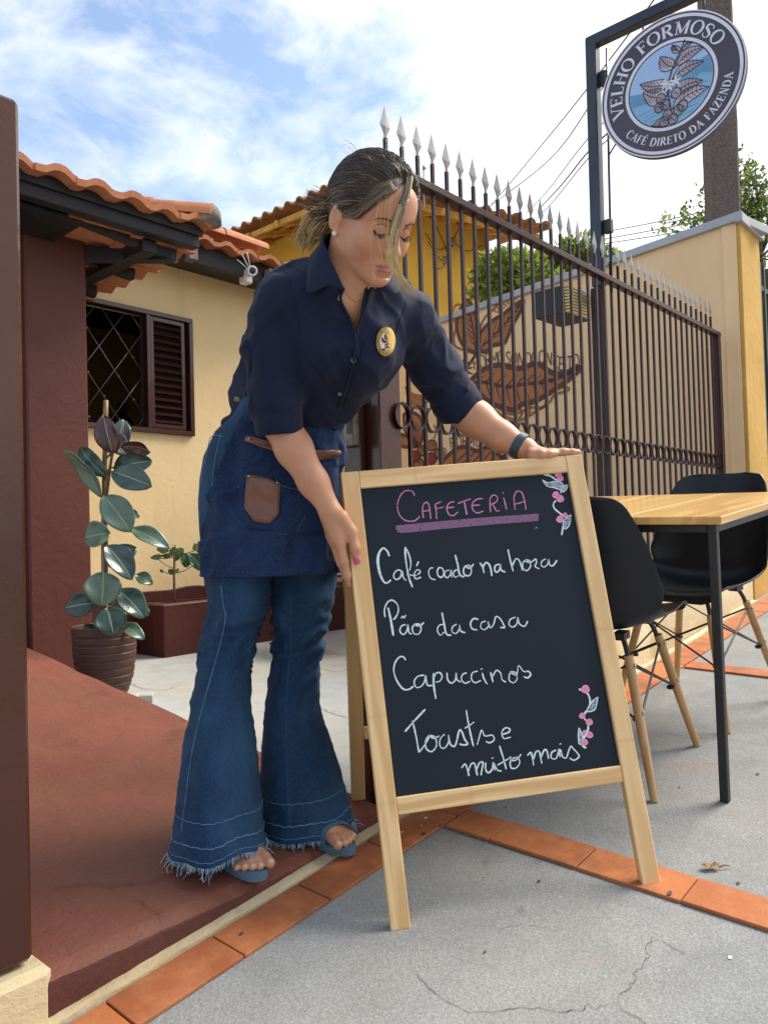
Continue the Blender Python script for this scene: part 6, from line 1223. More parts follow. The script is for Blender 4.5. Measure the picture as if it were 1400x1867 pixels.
M['leather'] = pm('brown_leather', (.20, .075, .040), (.15, .052, .028), 14, rough=.42, bump=.3, bscale=180, coat=.15); M['brass'] = pm('brass_rivet', (.60, .45, .18), rough=.3, metal=1)
def folds(p, n_, dirs):
    d = np.zeros(len(p))
    for (ax, sc, st, amp, seed) in dirs:            # long soft folds that run along ax: noise squeezed across it, stretched along it
        ax = unit(ax); al = p @ ax; q = p-np.outer(al, ax); v = vnoise(np.column_stack([q*sc, ])+ (np.outer(al, ax)*st), seed); r = 1-np.abs(v)*2.2; d += amp*np.clip(r, -.6, 1)
    return p+n_*d[:, None]
S = Field((.78, .80, 1.0), (1.72, 2.10, 1.64), .0034)
S.ell(ch-frn*.005, (.168, .165, .108), TA, .04); S.cone(NkB-frn*.03-spn*.035, ShR*.9+ch*.1, .060, .066, .05); S.cone(NkB-frn*.03-spn*.035, ShL*.9+ch*.1, .060, .066, .05)
S.cone(P(604, 628, 1.80), P(536, 742, 1.905), .122, .108, .05); S.cone(P(655, 625, 1.735), P(594, 735, 1.85), .072, .042, .05); S.cone(P(672, 640, 1.745), P(610, 742, 1.86), .054, .020, .04); S.cone(P(606, 742, 1.86), P(556, 752, 1.84), .026, .036, .04)
for s, dx in ((-1, -.075), (1, .045)): S.ell(ch+lat*dx*1.0-spn*.035+frn*.078, (.062, .068, .050), TA, .05)
S.cone(P(500, 745, 1.975), P(420, 776, 2.0), .052, .026, .05); S.cone(P(470, 720, 1.96), P(500, 640, 1.88), .062, .07, .05)
# sleeves
cR0, cR1 = ShR, P(510, 788, 1.742); cL1 = P(836, 742, 1.965)
S.chain([ShR+CU*.0, P(497, 640, 1.715), P(503, 730, 1.735), cR1+(cR1-ElR)*.6], [.060, .0560, .0500, .0455], .03); S.chain([ShL-CU*.01, P(789, 662, 1.90), cL1+(cL1-P(789, 662, 1.90))*.5], [.066, .0550, .0540], .035)
axR = unit(cR1-P(500, 690, 1.727)); axL = unit(cL1-P(785, 652, 1.89)); S.plane(cR1, axR, .16); S.plane(cL1+axL*.006, axL, .12)
hemn = unit(-spn); S.plane(P(532, 752, 1.90)-spn*.012, hemn, .02)
sp_, sq_ = S.mesh(); sq_ = orient(sp_, sq_); sp_ = smooth(sp_, sq_, 4, .5); nn_ = vnorm(sp_, sq_)
# drape: sleeves fold across their length near the elbow, the front falls in long pleats towards the waist
wR = np.clip(1-np.abs(((sp_-P(500, 690, 1.73)) @ unit(axR)))/.16, 0, 1)*(np.linalg.norm(np.cross(sp_-ShR, axR), axis=1) < .085)
wL = np.clip(1-np.abs(((sp_-P(795, 670, 1.90)) @ unit(axL)))/.13, 0, 1)*(np.linalg.norm(np.cross(sp_-ShL, axL), axis=1) < .085)
def fold1(p, ax, sc, st, seed): ax = unit(ax); al = p @ ax; q = p-np.outer(al, ax); v = vnoise(q*sc+np.outer(al, ax)*st, seed); return np.clip(1-np.abs(v)*2.4, -.7, 1)
dsp = .0060*wR*fold1(sp_, axR*.60+lat*.75, 21, 3, 3)+.0065*wL*fold1(sp_, axL*.55-CU*.2+CT*.6, 23, 3.5, 4)
wt = np.clip(1-np.maximum(wR, wL), 0, 1); dsp += wt*(.0085*fold1(sp_, spn*.9+lat*.35, 14, 1.6, 7)+.0036*fold1(sp_, spn*.6-lat*.6, 22, 2.6, 9)); dsp += .0004*fbm(sp_*50, 2, 2)
sp_ = sp_+nn_*dsp[:, None]; sp_ = smooth(sp_, sq_, 1, .35)
# open the neck, the cuffs and the hem
c = sp_[sq_].mean(1); px, py, pd_ = projs(c); fn = np.cross(sp_[sq_[:, 2]]-sp_[sq_[:, 0]], sp_[sq_[:, 3]]-sp_[sq_[:, 1]]); fn /= np.linalg.norm(fn, axis=1)[:, None]+1e-12
VEE = [(585, 425), (600, 462), (614, 504), (627, 525), (622, 547), (639, 582), (648, 615), (656, 585), (664, 544), (672, 506), (700, 500), (700, 425)]
kill = inpoly(px, py, VEE) & (pd_ < 1.80); kill |= (fn @ axR > .8) & (np.abs((c-cR1) @ axR) < .006); kill |= (fn @ axL > .8) & (np.abs((c-cL1-axL*.006) @ axL) < .006); kill |= (np.linalg.norm(c-(NkB-frn*.015+spn*.03), axis=1) < .060)
sq2 = sq_[~kill]
shirt = mk('shirt', sp_, sq2, M['navyshirt'], per, True); md = shirt.modifiers.new('thick', 'SOLIDIFY'); md.thickness = .0022; md.offset = -1
bvs = BVHTree.FromPolygons([tuple(v) for v in sp_], [tuple(int(i) for i in q) for q in sq_])
def hit(bv, px, py, off=.002, D0=1.85):
    r = unit(ray(px, py)); h_ = bv.ray_cast(Vector(CAM), Vector(r))
    return (np.array(h_[0])-r*off) if h_[0] is not None else P(px, py, D0)
def decal(name, poly, bv, off, mat, parent, rings=4, thick=0.0, n=4, D0=1.85):
    q = spline(list(poly)+[poly[0]], n)[:-1] if n > 1 else np.array(poly, float); c = q.mean(0); V = [hit(bv, *c, off, D0)]; F = []; m = len(q)
    for k in range(1, rings+1):
        for x in q: V.append(hit(bv, *(c+(x-c)*k/rings), off, D0))
    for j in range(m): F.append((0, 1+j, 1+(j+1) % m))
    for k in range(rings-1):
        for j in range(m): a = 1+k*m; F.append((a+j, a+m+j, a+m+(j+1) % m, a+(j+1) % m))
    o = mk(name, V, F, mat, parent, True)
    if thick: md = o.modifiers.new('t', 'SOLIDIFY'); md.thickness = thick; md.offset = 1
    return o
def seam(mb, pts, bv, off, w, n=6, D0=1.85, dash=None):
    q = spline(pts, n); v = np.array([hit(bv, x, y, off, D0) for x, y in q])
    if dash:
        for i in range(0, len(v)-1, 2): mb.tube([v[i], v[i]*.35+v[i+1]*.65], w, 4)
    else: mb.tube(v, w, 5)
    return mb
# collar, placket, cuffs
def sheet(name, top, bot, mat, parent, n=10, m=6, thick=.0025, belly=.004):
    a = spline([P(*q) for q in top], 6); b_ = spline([P(*q) for q in bot], 6); ta = np.linspace(0, len(a)-1, n); tb = np.linspace(0, len(b_)-1, n); A_ = np.array([[np.interp(t, range(len(a)), a[:, i]) for i in range(3)] for t in ta]); B_ = np.array([[np.interp(t, range(len(b_)), b_[:, i]) for i in range(3)] for t in tb]); V = []
    for j in range(m+1):
        f_ = j/m
        for i in range(n): V.append(A_[i]*(1-f_)+B_[i]*f_+CT*belly*math.sin(math.pi*f_))
    F = [(j*n+i, j*n+i+1, (j+1)*n+i+1, (j+1)*n+i) for j in range(m) for i in range(n-1)]; o = mk(name, V, F, mat, parent, True); md = o.modifiers.new('t', 'SOLIDIFY'); md.thickness = thick; md.offset = 0; md2 = o.modifiers.new('b', 'BEVEL'); md2.width = .0008; md2.segments = 2; return o
sheet('collar', [(660, 432, 1.695), (618, 424, 1.675), (590, 431, 1.625), (599, 463, 1.598), (616, 503, 1.580)], [(655, 470, 1.735), (600, 462, 1.70), (566, 466, 1.645), (561, 500, 1.612), (562, 535, 1.592), (600, 520, 1.574), (629, 530, 1.568)], M['navyshirt'], shirt, 22, 6)
sheet('collar', [(668, 498, 1.600), (690, 497, 1.615), (712, 490, 1.66)], [(664, 512, 1.600), (694, 530, 1.615), (722, 536, 1.630), (732, 518, 1.67)], M['navyshirt'], shirt, 12, 4)
mb = MB()
seam(mb, [(627, 525), (621, 547), (638, 582), (648, 614), (646, 650), (634, 700), (618, 745)], bvs, .0035, .0030, D0=1.64); seam(mb, [(672, 508), (664, 544), (657, 585), (649, 614)], bvs, .0035, .0028, D0=1.64); seam(mb, [(664, 622), (656, 660), (640, 705), (626, 742)], bvs, .0015, .0009); mb.build('placket', M['navyshirt'], shirt, True)
for pts_, r_s in (([(512, 476), (530, 520), (541, 580), (545, 650), (543, 720)], .0013), ([(742, 548), (727, 590), (714, 635), (707, 658)], .0013), ([(516, 480), (545, 492), (570, 510)], .0010), ([(458, 740), (500, 748), (545, 742)], .0013), ([(774, 736), (800, 718), (836, 690)], .0013)):
    seam(MB(), pts_, bvs, .0012, r_s, 10).build('shirt_seam', M['navyshirt'], shirt, True)
M['btn'] = pm('grey_button', (.10, .11, .13), rough=.35)
for x, y in ((644, 657), (620, 718)):
    c = hit(bvs, x, y, .0035); nrm = unit(CAM-c); e1 = unit(np.cross(nrm, CU)); MB().lathe(c, [(.0054, -.001), (.0054, .001), (.0042, .0012), (.0036, .0004), (.0006, .0004)], 14, np.array([e1, np.cross(nrm, e1), nrm])).build('button', M['btn'], shirt, True, 40)
def cuff(c, ax, r0, r1, ln, name):
    e1 = unit(np.cross(ax, CU)); e2 = np.cross(ax, e1); rings = []
    for j, (t, dr) in enumerate(((0, -.004), (0, .001), (.12, .0042), (.9, .0046), (1.0, .0015), (1.0, -.003))):
        rr = (r0+(r1-r0)*t)+dr; rings.append([c-ax*ln*(1-t)+(e1*math.cos(w)+e2*math.sin(w))*rr*(1+.02*vnoise(np.array([math.cos(w)*2, math.sin(w)*2, t*2+r0*50]), 3)) for w in np.linspace(0, 2*math.pi, 49)[:-1]])
    MB().loft(rings, cap=False).build(name, M['navyshirt'], shirt, True, 50)
cuff(cR1+axR*.004, axR, .0520, .0490, .052, 'cuff'); cuff(cL1+axL*.008, axL, .0585, .0575, .054, 'cuff')
# embroidered badge
M['bgold'] = fabric('badge_gold', (.60, .42, .10), (.52, .35, .08), 900); M['bwhite'] = fabric('badge_white', (.70, .66, .60), (.6, .56, .5), 900); M['bink'] = fabric('badge_maroon', (.09, .018, .022), (.07, .015, .018), 900); M['bdark'] = pm('badge_dark_letters', (.10, .07, .015), rough=.8)
bu = lambda u, v: (702.5+u*17.5+v*1.0, 622.5-v*27.5+u*.5)
ell = lambda r: [bu(r*math.cos(t), r*math.sin(t)) for t in np.linspace(0, 2*math.pi, 25)[:-1]]
bdg = decal('badge', ell(1.0), bvs, .0030, M['bgold'], shirt, 4, .0012, 1); decal('badge_centre', ell(.62), bvs, .0048, M['bwhite'], bdg, 3, 0, 1)
mb = MB(); seam(mb, ell(.62)+ell(.62)[:1], bvs, .0050, .0006, 2); seam(mb, ell(.97)+ell(.97)[:1], bvs, .0042, .0008, 2); mb.build('badge_border', M['bink'], bdg, True)
mb = MB()
for b_, t_, w_ in (((0, -.1), (-.42, .32), .26), ((0, .12), (.05, .58), .24), ((.02, .10), (.48, .40), .22), ((.02, -.1), (.50, .12), .20), ((.02, -.28), (.46, -.14), .18), ((.02, -.45), (.46, -.36), .18), ((0, -.5), (-.36, -.52), .16), ((0, .05), (-.3, .02), .12)):
    pl_, _ = leafpoly(b_, t_, w_, .1, 6); bb = len(mb.v); mb.v += [hit(bvs, *bu(*q), .0054) for q in pl_]; mb.f.append([bb+j for j in range(len(pl_))]); mb.m.append(0)
mb.ribbon([hit(bvs, *bu(0, v), .0054) for v in np.linspace(-.6, .5, 8)], .0012, CT); mb.build('badge_branch', M['bink'], bdg)
mb = MB(); ring_text(mb, 'VELHO FORMOSO', .70, .22, 90, lambda u, v: hit(bvs, *bu(u, v), .0050), CT, spacing=.92, wk=.030); ring_text(mb, 'CAFÉ DIRETO DA FAZENDA', .90, .20, 270, lambda u, v: hit(bvs, *bu(u, v), .0050), CT, inside=True, spacing=.86, wk=.026); mb.build('badge_lettering', M['bdark'], bdg)

# ---- jeans: two flared legs and the seat, lofted ring by ring
FH = unit([CT[0], CT[1], 0]); RH = unit([CR[0], CR[1], 0])
def ring_at(y, xl, xr, D, b_, n=64, pw=1.0):
    c = P((xl+xr)/2, y, D); a = (xr-xl)/2*D/FOC; return [c+RH*a*math.cos(t)+FH*b_*math.sin(t) for t in np.linspace(0, 2*math.pi, n+1)[:-1]]
def interp_rows(rows, ys): rows = np.array(rows, float); return [[y]+[float(np.interp(y, rows[:, 0], rows[:, k])) for k in range(1, rows.shape[1])] for y in ys]
J1 = [(985, 366, 498, 1.935, .105), (1065, 379, 494, 1.925, .092), (1090, 383, 490, 1.915, .088), (1122, 384, 484, 1.905, .085), (1150, 379, 472, 1.895, .082), (1178, 371, 464, 1.885, .080), (1207, 363, 458, 1.878, .080), (1240, 356, 454, 1.87, .083), (1297, 347, 456, 1.855, .090), (1361, 338, 464, 1.84, .098), (1426, 330, 471, 1.825, .108), (1490, 322, 477, 1.812, .117), (1530, 316, 481, 1.803, .123), (1548, 312, 484, 1.800, .126)]
J2 = [(985, 497, 622, 2.00, .105), (1065, 495, 612, 1.99, .092), (1090, 495, 607, 1.985, .088), (1120, 496, 601, 1.982, .085), (1150, 498, 593, 1.98, .080), (1180, 499, 587, 1.98, .078), (1220, 494, 582, 1.98, .080), (1281, 487, 580, 1.98, .086), (1323, 483, 590, 1.98, .094), (1378, 477, 609, 1.98, .104), (1442, 474, 628, 1.98, .114), (1490, 474, 641, 1.98, .120), (1512, 474, 648, 1.98, .124)]
HP = [(728, 442, 622, 1.925, .112), (760, 424, 622, 1.93, .118), (785, 394, 622, 1.94, .124), (830, 373, 622, 1.945, .128), (870, 366, 622, 1.95, .130), (910, 363, 623, 1.95, .130), (960, 365, 622, 1.95, .126), (1010, 369, 620, 1.95, .118), (1040, 376, 616, 1.95, .105)]
jeans = None; jb = []
def leg_mesh(J, y1, amp, seed, slant, zlow):
    rows = interp_rows(J, np.linspace(J[0][0], J[-1][0], 96)); n = 96; V = []
    for i, (y, xl, xr, D, b_) in enumerate(rows):
        k = max(0, (y-1240)/300); c = P((xl+xr)/2, y, D); a = (xr-xl)/2*D/FOC
        for t in np.linspace(0, 2*math.pi, n+1)[:-1]:
            rr = 1+k*(.035*math.sin(3*t+seed)+.018*math.sin(5*t+1.3*seed+.01*y)); knee = math.exp(-((y-1160)/52)**2)
            p = c+(RH*a*math.cos(t)*(1+(rr-1)*.45*abs(math.sin(t)))+FH*b_*math.sin(t)*rr)
            w_ = vnoise(np.array([math.cos(t)*1.1+seed, math.sin(t)*1.1, y*.062+.9*math.sin(t+seed)]), seed); f_ = np.clip(1-abs(w_)*2.6, -.5, 1)
            w2 = vnoise(np.array([math.cos(t)*1.6+seed, math.sin(t)*1.6+4, y*.022+.6*math.cos(t)]), seed+3); f2_ = np.clip(1-abs(w2)*2.2, -.5, 1)
            out_ = RH*math.cos(t)+FH*math.sin(t); p = p+out_*(amp*(knee+.10)*f_+.0045*f2_*min(1, 1.2-k*.5)+.0012*fbm(p*40, seed, 2)); V.append(p)
    # the hem dips in front and lifts over the instep
    V = np.array(V).reshape(len(rows), n, 3)
    ph_ = np.linspace(0, 2*math.pi, n+1)[:-1]; hem = slant(ph_); wgt = np.clip((np.linspace(0, 1, len(rows))-.72)/.28, 0, 1)**1.5
    V[:, :, 2] += np.outer(wgt, hem); V[:, :, 2] = np.maximum(V[:, :, 2], zlow+.002)
    return V
lift1 = lambda t: .012*np.maximum(0, np.sin(t-.35))**4+.022*np.exp(-((t-.80)/.45)**2)+.002*np.sin(7*t); lift2 = lambda t: .012*np.sin(t)**2+.024*np.exp(-((t-.35)/.45)**2)+.002*np.sin(6*t)
G1 = leg_mesh(J1, 1065, .0105, 3, lift1, zf1+.004); G2 = leg_mesh(J2, 1065, .0105, 8, lift2, .186)
rows = interp_rows(HP, np.linspace(728, 1040, 60)); nH = 96; HV = np.array([ring_at(y, xl, xr, D, b_, nH) for y, xl, xr, D, b_ in rows])
mj = MB(); mj.loft(list(G1), cap=False); mj.loft(list(G2), cap=False); mj.loft(list(HV), cap=False)
jeans = mj.build('jeans', M['jean'], per, True); md = jeans.modifiers.new('t', 'SOLIDIFY'); md.thickness = .0022; md.offset = -1
bvj = BVHTree.FromPolygons([tuple(v) for v in mj.v], [tuple(q) for q in mj.f])
f3 = lambda pts: [(270+x/3.111, 1040+y/3.111) for x, y in pts]
mb = MB(); seam(mb, f3([(415, 85), (428, 200), (440, 260), (420, 380), (400, 450), (365, 580), (330, 700), (300, 810), (270, 930), (245, 1060), (225, 1200), (205, 1350), (188, 1480)]), bvj, .0008, .0009, 10, 1.8); mb.build('side_seam', M['thread'], jeans, True)
mb = MB()
for dx in (-3, 5): seam(mb, f3([(808+dx, 130), (812+dx, 260), (812+dx, 400), (803+dx, 520), (795+dx, 620), (788+dx, 760), (785+dx, 900), (788+dx, 1080), (795+dx, 1250), (806+dx, 1400), (810+dx, 1470)]), bvj, .0008, .0008, 14, 1.95, dash=dx > 0)
mb.build('side_seam', M['dkthread'], jeans, True)
for k, G_ in enumerate((G1, G2)):
    mb = MB(); L_ = len(G_)
    for row, wd in ((L_-14, .0008), (L_-7, .0012), (L_-3, .0008)):
        r_ = G_[row]; cen = r_.mean(0); q = np.array([p+unit((p-cen)*np.array([1, 1, 0]))*.0012+np.array([0, 0, .0012*math.sin(i*1.9)]) for i, p in enumerate(list(r_)+[r_[0]])]); mb.tube(q, wd, 4)
    mb.build('hem_stitching', M['thread'], jeans, True)
    mb = MB(); rr_ = np.random.default_rng(20+k); base_ = G_[-1]; cen = base_.mean(0); nb_ = len(base_)
    for j in range(620):
        u = rr_.uniform(0, nb_); i = int(u) % nb_; fr = u-int(u); p = base_[i]*(1-fr)+base_[(i+1) % nb_]*fr; out_ = unit((p-cen)*np.array([1, 1, 0])); l_ = rr_.uniform(.003, .010) if rr_.random() < .93 else rr_.uniform(.014, .034); d = out_*rr_.uniform(0, .6)+np.array([rr_.normal(0, .35), rr_.normal(0, .35), -1]); d = unit(d); e = p+d*l_; zf_ = (zf1 if k == 0 else .178)+.003
        if e[2] < zf_: e = np.array([e[0], e[1], zf_+rr_.uniform(0, .003)])+out_*max(0, zf_-e[2])*.8
        m_ = (p+e)/2+rr_.normal(0, l_*.14, 3); m_[2] = max(m_[2], zf_); mb.tube(spline([p+np.array([0, 0, .003]), m_, e], 3), rr_.uniform(.00035, .0007) if l_ < .012 else .0009, 4, 0 if rr_.random() < .35 else 1)
    mb.build('frayed_hem', [M['thread'], M['fray']], jeans, True)
f2c = lambda pts: [(300+x/3.333, 700+y/3.333) for x, y in pts]
mb = MB(); seam(mb, f2c([(265, 400), (235, 520), (212, 650), (206, 760)]), bvj, .0012, .0010, 6, 2.0); seam(mb, f2c([(345, 300), (320, 400), (300, 520), (288, 640), (290, 760)]), bvj, .0012, .0009, 6, 2.0); seam(mb, f2c([(262, 398), (285, 320), (352, 318)]), bvj, .0012, .0010, 6, 2.0); mb.build('pocket_seam', M['thread'], jeans, True)
# ---- apron: a denim wrap hung over the front of the hips
AR = [(722, 440, 624, 1.925, .118), (760, 420, 625, 1.93, .128), (800, 394, 625, 1.94, .140), (870, 368, 625, 1.945, .148), (960, 366, 623, 1.945, .150), (1010, 367, 621, 1.942, .150), (1045, 367, 620, 1.940, .150)]
rows = interp_rows(AR, np.linspace(722, 1045, 90)); nA = 110; V = []
for i, (y, xl, xr, D, b_) in enumerate(rows):
    q = i/(len(rows)-1); t1_ = math.radians(float(np.interp(y, [722, 760, 800, 870, 930, 1000, 1045], [132, 128, 126, 130, 140, 160, 174]))); t0_ = math.radians(-25); c = P((xl+xr)/2, y, D); a = (xr-xl)/2*D/FOC
    for t in np.linspace(t0_, t1_, nA):
        p = c+RH*a*math.cos(t)+FH*b_*math.sin(t); out_ = RH*math.cos(t)+FH*math.sin(t)
        v1 = vnoise(np.array([t*2.1, y*.006, 1.0]), 4); v2 = vnoise(np.array([t*1.5+y*.010, y*.030-t*1.2, 7.0]), 6); v3 = vnoise(np.array([t*3.5-y*.012, y*.022+t*1.5, 2.0]), 9)
        p = p+out_*(.0110*q*np.clip(1-abs(v1)*2.2, -.4, 1)+.0090*np.clip(1-abs(v2)*2.6, -.4, 1)*(.35+.65*math.sin(math.pi*min(1, q*1.1)))+.0050*np.clip(1-abs(v3)*2.6, -.4, 1)); V.append(p)
F = [(i*nA+j, i*nA+j+1, (i+1)*nA+j+1, (i+1)*nA+j) for i in range(len(rows)-1) for j in range(nA-1)]
apron = mk('apron', V, F, M['apron'], per, True); md = apron.modifiers.new('t', 'SOLIDIFY'); md.thickness = .003; md.offset = 0; md = apron.modifiers.new('b', 'BEVEL'); md.width = .001; md.segments = 2
bva = BVHTree.FromPolygons([tuple(v) for v in V], F)
pk = decal('apron_pocket', f2c([(488, 345), (640, 385), (800, 425), (935, 450), (1060, 445), (1062, 640), (1050, 880), (975, 905), (800, 916), (640, 900), (500, 876), (442, 792), (462, 560)]), bva, .0040, M['apron'], apron, 7, .0022, 1, 1.80)
mb = MB(); seam(mb, f2c([(483, 350), (468, 520), (440, 790), (500, 876), (640, 902), (800, 916), (975, 903)]), bva, .0066, .0009, 16, 1.8, True); seam(mb, f2c([(805, 905), (818, 870), (860, 800)]), bva, .0066, .0009, 8, 1.8); seam(mb, [(371, 1038), (420, 1042), (480, 1044), (540, 1042), (600, 1036), (617, 1032)], bva, .0030, .0008, 16, 1.8, True); seam(mb, f2c([(380, 300), (340, 480), (310, 700), (270, 900), (250, 1120)]), bva, .0030, .0008, 16, 1.8, True)
seam(mb, f2c([(484, 560), (600, 590), (760, 632), (900, 668)]), bva, .0070, .0012, 8, 1.8); mb.build('apron_stitching', M['dkthread'], apron, True)
st_ = [(449.5, 794.5), (475, 802), (501, 811), (540, 823), (576, 827), (600, 825.5), (620, 820.5)]; sb_ = [(621, 830.5), (600, 836.5), (577, 838.5), (538, 835), (500, 823), (474, 813), (447.5, 804)]
decal('leather_strip', st_+sb_, bva, .0125, M['leather'], apron, 3, .0022, 3, 1.8)
lp2 = decal('leather_patch', [(450, 864.5), (470, 867), (491, 873), (511.5, 881), (510, 910), (508.5, 937), (492, 954.5), (477, 953), (463, 949.8), (446, 926.5), (447.5, 895)], bva, .0125, M['leather'], apron, 5, .0022, 1, 1.8)
mb = MB(); seam(mb, [(453, 869), (450, 897), (449.5, 926), (465, 946), (491, 950.5), (505, 935.5), (508, 885)], bva, .0152, .0006, 12, 1.8, True); mb.build('patch_stitching', pm('tan_thread', (.30, .15, .08), rough=.8), lp2, True)
for x, y, pr_ in ((455, 800, apron), (618, 825, apron), (454, 868.5, lp2), (506, 880, lp2)):
    c = hit(bva, x, y, .0150, 1.8); MB().ball(c, .0029, 10).build('rivet', M['brass'], pr_, True)
mb = MB(); q = [hit(bva, x, y, .0022, 1.9) for x, y in ((428, 727), (440, 729), (452, 731))]; mb.tube(q, .006, 6); mb.build('apron_tie', pm('tan_tie', (.30, .19, .10), rough=.7), apron, True)

# ---- hair: a close cap over the skull, then several hundred locks combed back to a low tail
M['hair0'] = pm('hair_dark_brown', (.042, .029, .022), (.055, .037, .027), 60, rough=.34, spec=.5); M['hair1'] = pm('hair_brown', (.060, .040, .026), (.046, .030, .020), 60, rough=.42); M['hair2'] = pm('hair_honey', (.30, .19, .085), (.22, .135, .06), 60, rough=.42); M['hair3'] = pm('hair_blonde', (.66, .47, .21), (.52, .35, .15), 60, rough=.42)
HR = np.array([.0795, .1035, .0975])*HS; HC = hp(0, -.0155, .0275)
def hair_lim(u, s): return .074-.22*max(0, .075-u)-(.25*max(0, .03-u))          # how far forward hair reaches at height u on the head
HB = Field(HC-.17, HC+.17, .003); HB.ell(HC, HR*.985, HA, .01)
hpz, hqz = HB.mesh(); hqz = orient(hpz, hqz); hn_ = vnorm(hpz, hqz); hpz = hpz+hn_*(.0022*fbm(np.column_stack([((hpz-HC) @ HA.T)[:, 0]*70, ((hpz-HC) @ HA.T)[:, 1]*12, ((hpz-HC) @ HA.T)[:, 2]*70]), 4, 3))[:, None]
c = (hpz[hqz].mean(1)-Hd) @ HA.T/HS; ab = np.abs(c[:, 0])
lim = np.interp(c[:, 2], [-.075, -.055, -.030, -.005, .02, .045, .065, .085, .12], [-.075, -.060, -.036, -.008, .018, .048, .072, .088, .12])
keep = c[:, 1] < lim+.004*vnoise(c*90, 3)
hair = mk('hair', hpz, hqz[keep], M['hair0'], per, True)
knot = hp(.030, -.108, -.040)
def surf(p, lift=1.0):
    l = (p-HC) @ HA.T; k = np.linalg.norm(l/HR); return HC+((l/k) @ HA)*lift if k < 1.35 else p
hs_ = MB(); rh = np.random.default_rng(31)
def hd_hit(x, y, off=.003):
    r = unit(ray(x, y)); a = bvb.ray_cast(Vector(CAM), Vector(r))[0]
    return np.array(a)-r*off if a is not None else P(x, y, 1.52)
def lock(pts, r, m, n=4): q = spline(pts, 5); hs_.tube(q, r*np.interp(np.linspace(0, 1, len(q)), [0, .15, .8, 1], [.55, 1, .9, .15]), 4, m)
for k in range(2600):
    a = rh.uniform(-1, 1)                              # from the far temple over the brow and crown to the near ear
    u0 = np.interp(abs(a), [0, .35, .7, 1], [.090, .070, .020, -.045])+rh.normal(0, .006); f0 = np.interp(u0, [-.055, -.030, -.005, .02, .045, .065, .085, .12], [-.060, -.036, -.008, .018, .048, .070, .082, .1]); back = rh.uniform(0, 1)**2*.11; s0 = (.086*math.sin(a*1.45))
    st = hp(s0, f0-back, u0+back*.42*(1-abs(a)*.6)); st = surf(st, 1.0); pts = [st]
    for t in (.2, .4, .6, .8): pts.append(surf(st*(1-t)+knot*t+hU*.030*math.sin(math.pi*t)*(1-abs(a)), 1.002+.030*rh.random()**1.5))
    pts.append(knot+rh.normal(0, .006, 3)); hl_ = np.interp(a, [-1, .2, .6, 1], [.04, .08, .26, .42]); m = 0 if rh.random() < .50 else (1 if rh.random() > hl_ else (2 if rh.random() < .80 else 3))
    if back > .06 and m > 1: m = 1
    lock(pts, rh.uniform(.0004, .0009), m)
# side-swept fall from the parting across the brow to the near temple
for k in range(650):
    up = rh.random()**1.3*34; jx = rh.normal(0, 2); wv = rh.normal(0, 2.5); path = [(747, 318), (735, 330+wv), (716, 346+wv), (692, 362+wv), (664, 384+wv*.6), (642, 398)]
    pts = [hd_hit(x+jx-up*.10, y-up*(.35+.65*i_/5)+jx*.4, .004+.003*rh.random()) for i_, (x, y) in enumerate(path)]; pts += [surf(hp(.079, -.030, -.012+.010*rh.random()+up*.0006), 1.02), surf(hp(.068, -.070, -.028+up*.0006), 1.01), knot+rh.normal(0, .006, 3)]
    lock(pts, rh.uniform(.0005, .0011), int(rh.choice([0, 0, 0, 1, 1, 1, 2] if up > 8 else [0, 1, 1, 2])))
# tail
tl_ = [knot, P(590, 405, 1.685), P(572, 425, 1.70), P(560, 450, 1.71)]
for k in range(420):
    o1 = rh.normal(0, 1, 3); e = P(557+o1[0]*11+rh.normal(0, 3), 452+o1[1]*8-abs(o1[0])*5+rh.uniform(-22, 10), 1.68+rh.normal(0, .02)); pts = [knot+o1*.008, P(589, 403, 1.665)+CR*o1[0]*.010+CU*o1[1]*.010+CT*o1[2]*.012, P(572, 424, 1.675)+CR*o1[0]*.014+CU*o1[1]*.010+CT*o1[2]*.014, e]; lock(pts, rh.uniform(.0005, .0011), int(rh.choice([2, 2, 3, 3, 3, 3])))
MB().tube([knot+hF*.006+hU*.006, knot-hF*.006-hU*.003], .021, 12).build('hair_tie', M['black'], hair, True)
for k in range(0):
    o1 = rh.normal(0, 1, 3); pts = [P(600, 395, 1.68), P(588+o1[0]*7, 388+o1[1]*10, 1.69), P(572+o1[1]*14, 398+o1[2]*18, 1.70), P(558+o1[2]*16, 420+o1[0]*22, 1.71)]; lock(pts, .0005, int(rh.choice([1, 2, 3])))
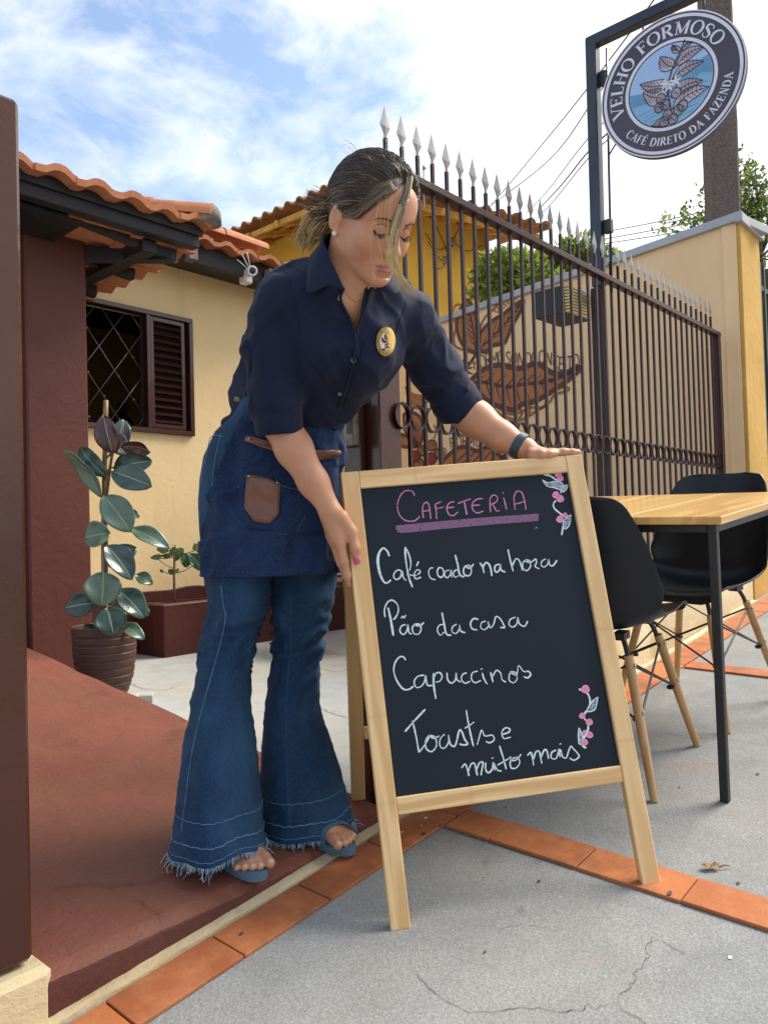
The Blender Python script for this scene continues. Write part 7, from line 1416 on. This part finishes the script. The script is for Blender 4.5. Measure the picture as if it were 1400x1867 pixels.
# loose front lock falling past the face, blonde towards its ends
for k in range(64):
    o1 = rh.normal(0, 1, 2); w_ = abs(rh.normal(0, 1)); D1 = 1.475; st = hd_hit(746+o1[0]*3, 322+o1[1]*3, .006)
    pts = [st, P(741+o1[0]*3, 352+o1[1]*2, 1.500), P(731+o1[0]*4, 378, 1.485), P(722+o1[0]*4.5, 410, 1.478), P(716+o1[0]*4.5, 445, 1.480), P(716+o1[0]*4.5, 482, 1.490), P(729+o1[0]*6, 512+o1[1]*3, 1.500), P(745+o1[0]*7+w_*2, 534+o1[1]*7, 1.510)]
    cut = rh.choice([8, 8, 8, 7, 6]); q = spline(pts[:cut], 5); k2 = int(len(q)*rh.uniform(.22, .62)); r = rh.uniform(.0006, .0012); rr = r*np.interp(np.linspace(0, 1, len(q)), [0, .15, .8, 1], [.6, 1, .85, .15]); hs_.tube(q[:k2+1], rr[:k2+1], 4, int(rh.choice([1, 1, 2, 2]))); hs_.tube(q[k2:], rr[k2:], 4, int(rh.choice([2, 3, 3, 3])))
for (x0, y0), ps in (((690, 352), [(688, 385), (686, 420), (694, 455), (700, 490)]), ((706, 345), [(703, 380), (700, 415), (706, 450), (712, 480)]), ((700, 350), [(694, 390), (697, 430), (704, 470), (703, 495)]), ((712, 350), [(708, 390), (707, 430), (712, 465), (716, 492)]), ((682, 395), [(677, 430), (676, 460), (680, 495), (682, 520)]), ((698, 345), [(690, 380), (684, 405), (690, 440), (696, 470)]), ((716, 345), [(712, 385), (705, 420), (706, 455), (700, 485)])):
    hs_.tube(spline([P(x0, y0, 1.495)]+[P(x, y, 1.485) for x, y in ps], 5), .00033, 4, 3)
for k in range(18):                                   # flyaways along the crown and at the near temple
    a = rh.uniform(-.9, .9); st = surf(hp(.07*math.sin(a), rh.uniform(-.08, .06), .09), 1.01); e = st+unit(st-HC)*rh.uniform(.004, .014)-hF*rh.uniform(.02, .06); lock([st, (st+e)/2+unit(st-HC)*.008, e], .00035, int(rh.choice([1, 2, 3])))
for k in range(70):
    st = surf(hp(.078, rh.uniform(-.03, .02), rh.uniform(-.01, .03)), 1.0); lock([st, surf(hp(.079, -.03, -.022), 1.02), surf(hp(.072, -.065, -.032), 1.01), knot+rh.normal(0, .006, 3)], rh.uniform(.0009, .0016), int(rh.choice([0, 1, 1, 2])))
hs_.build('hair_locks', [M['hair0'], M['hair1'], M['hair2'], M['hair3']], hair, True)
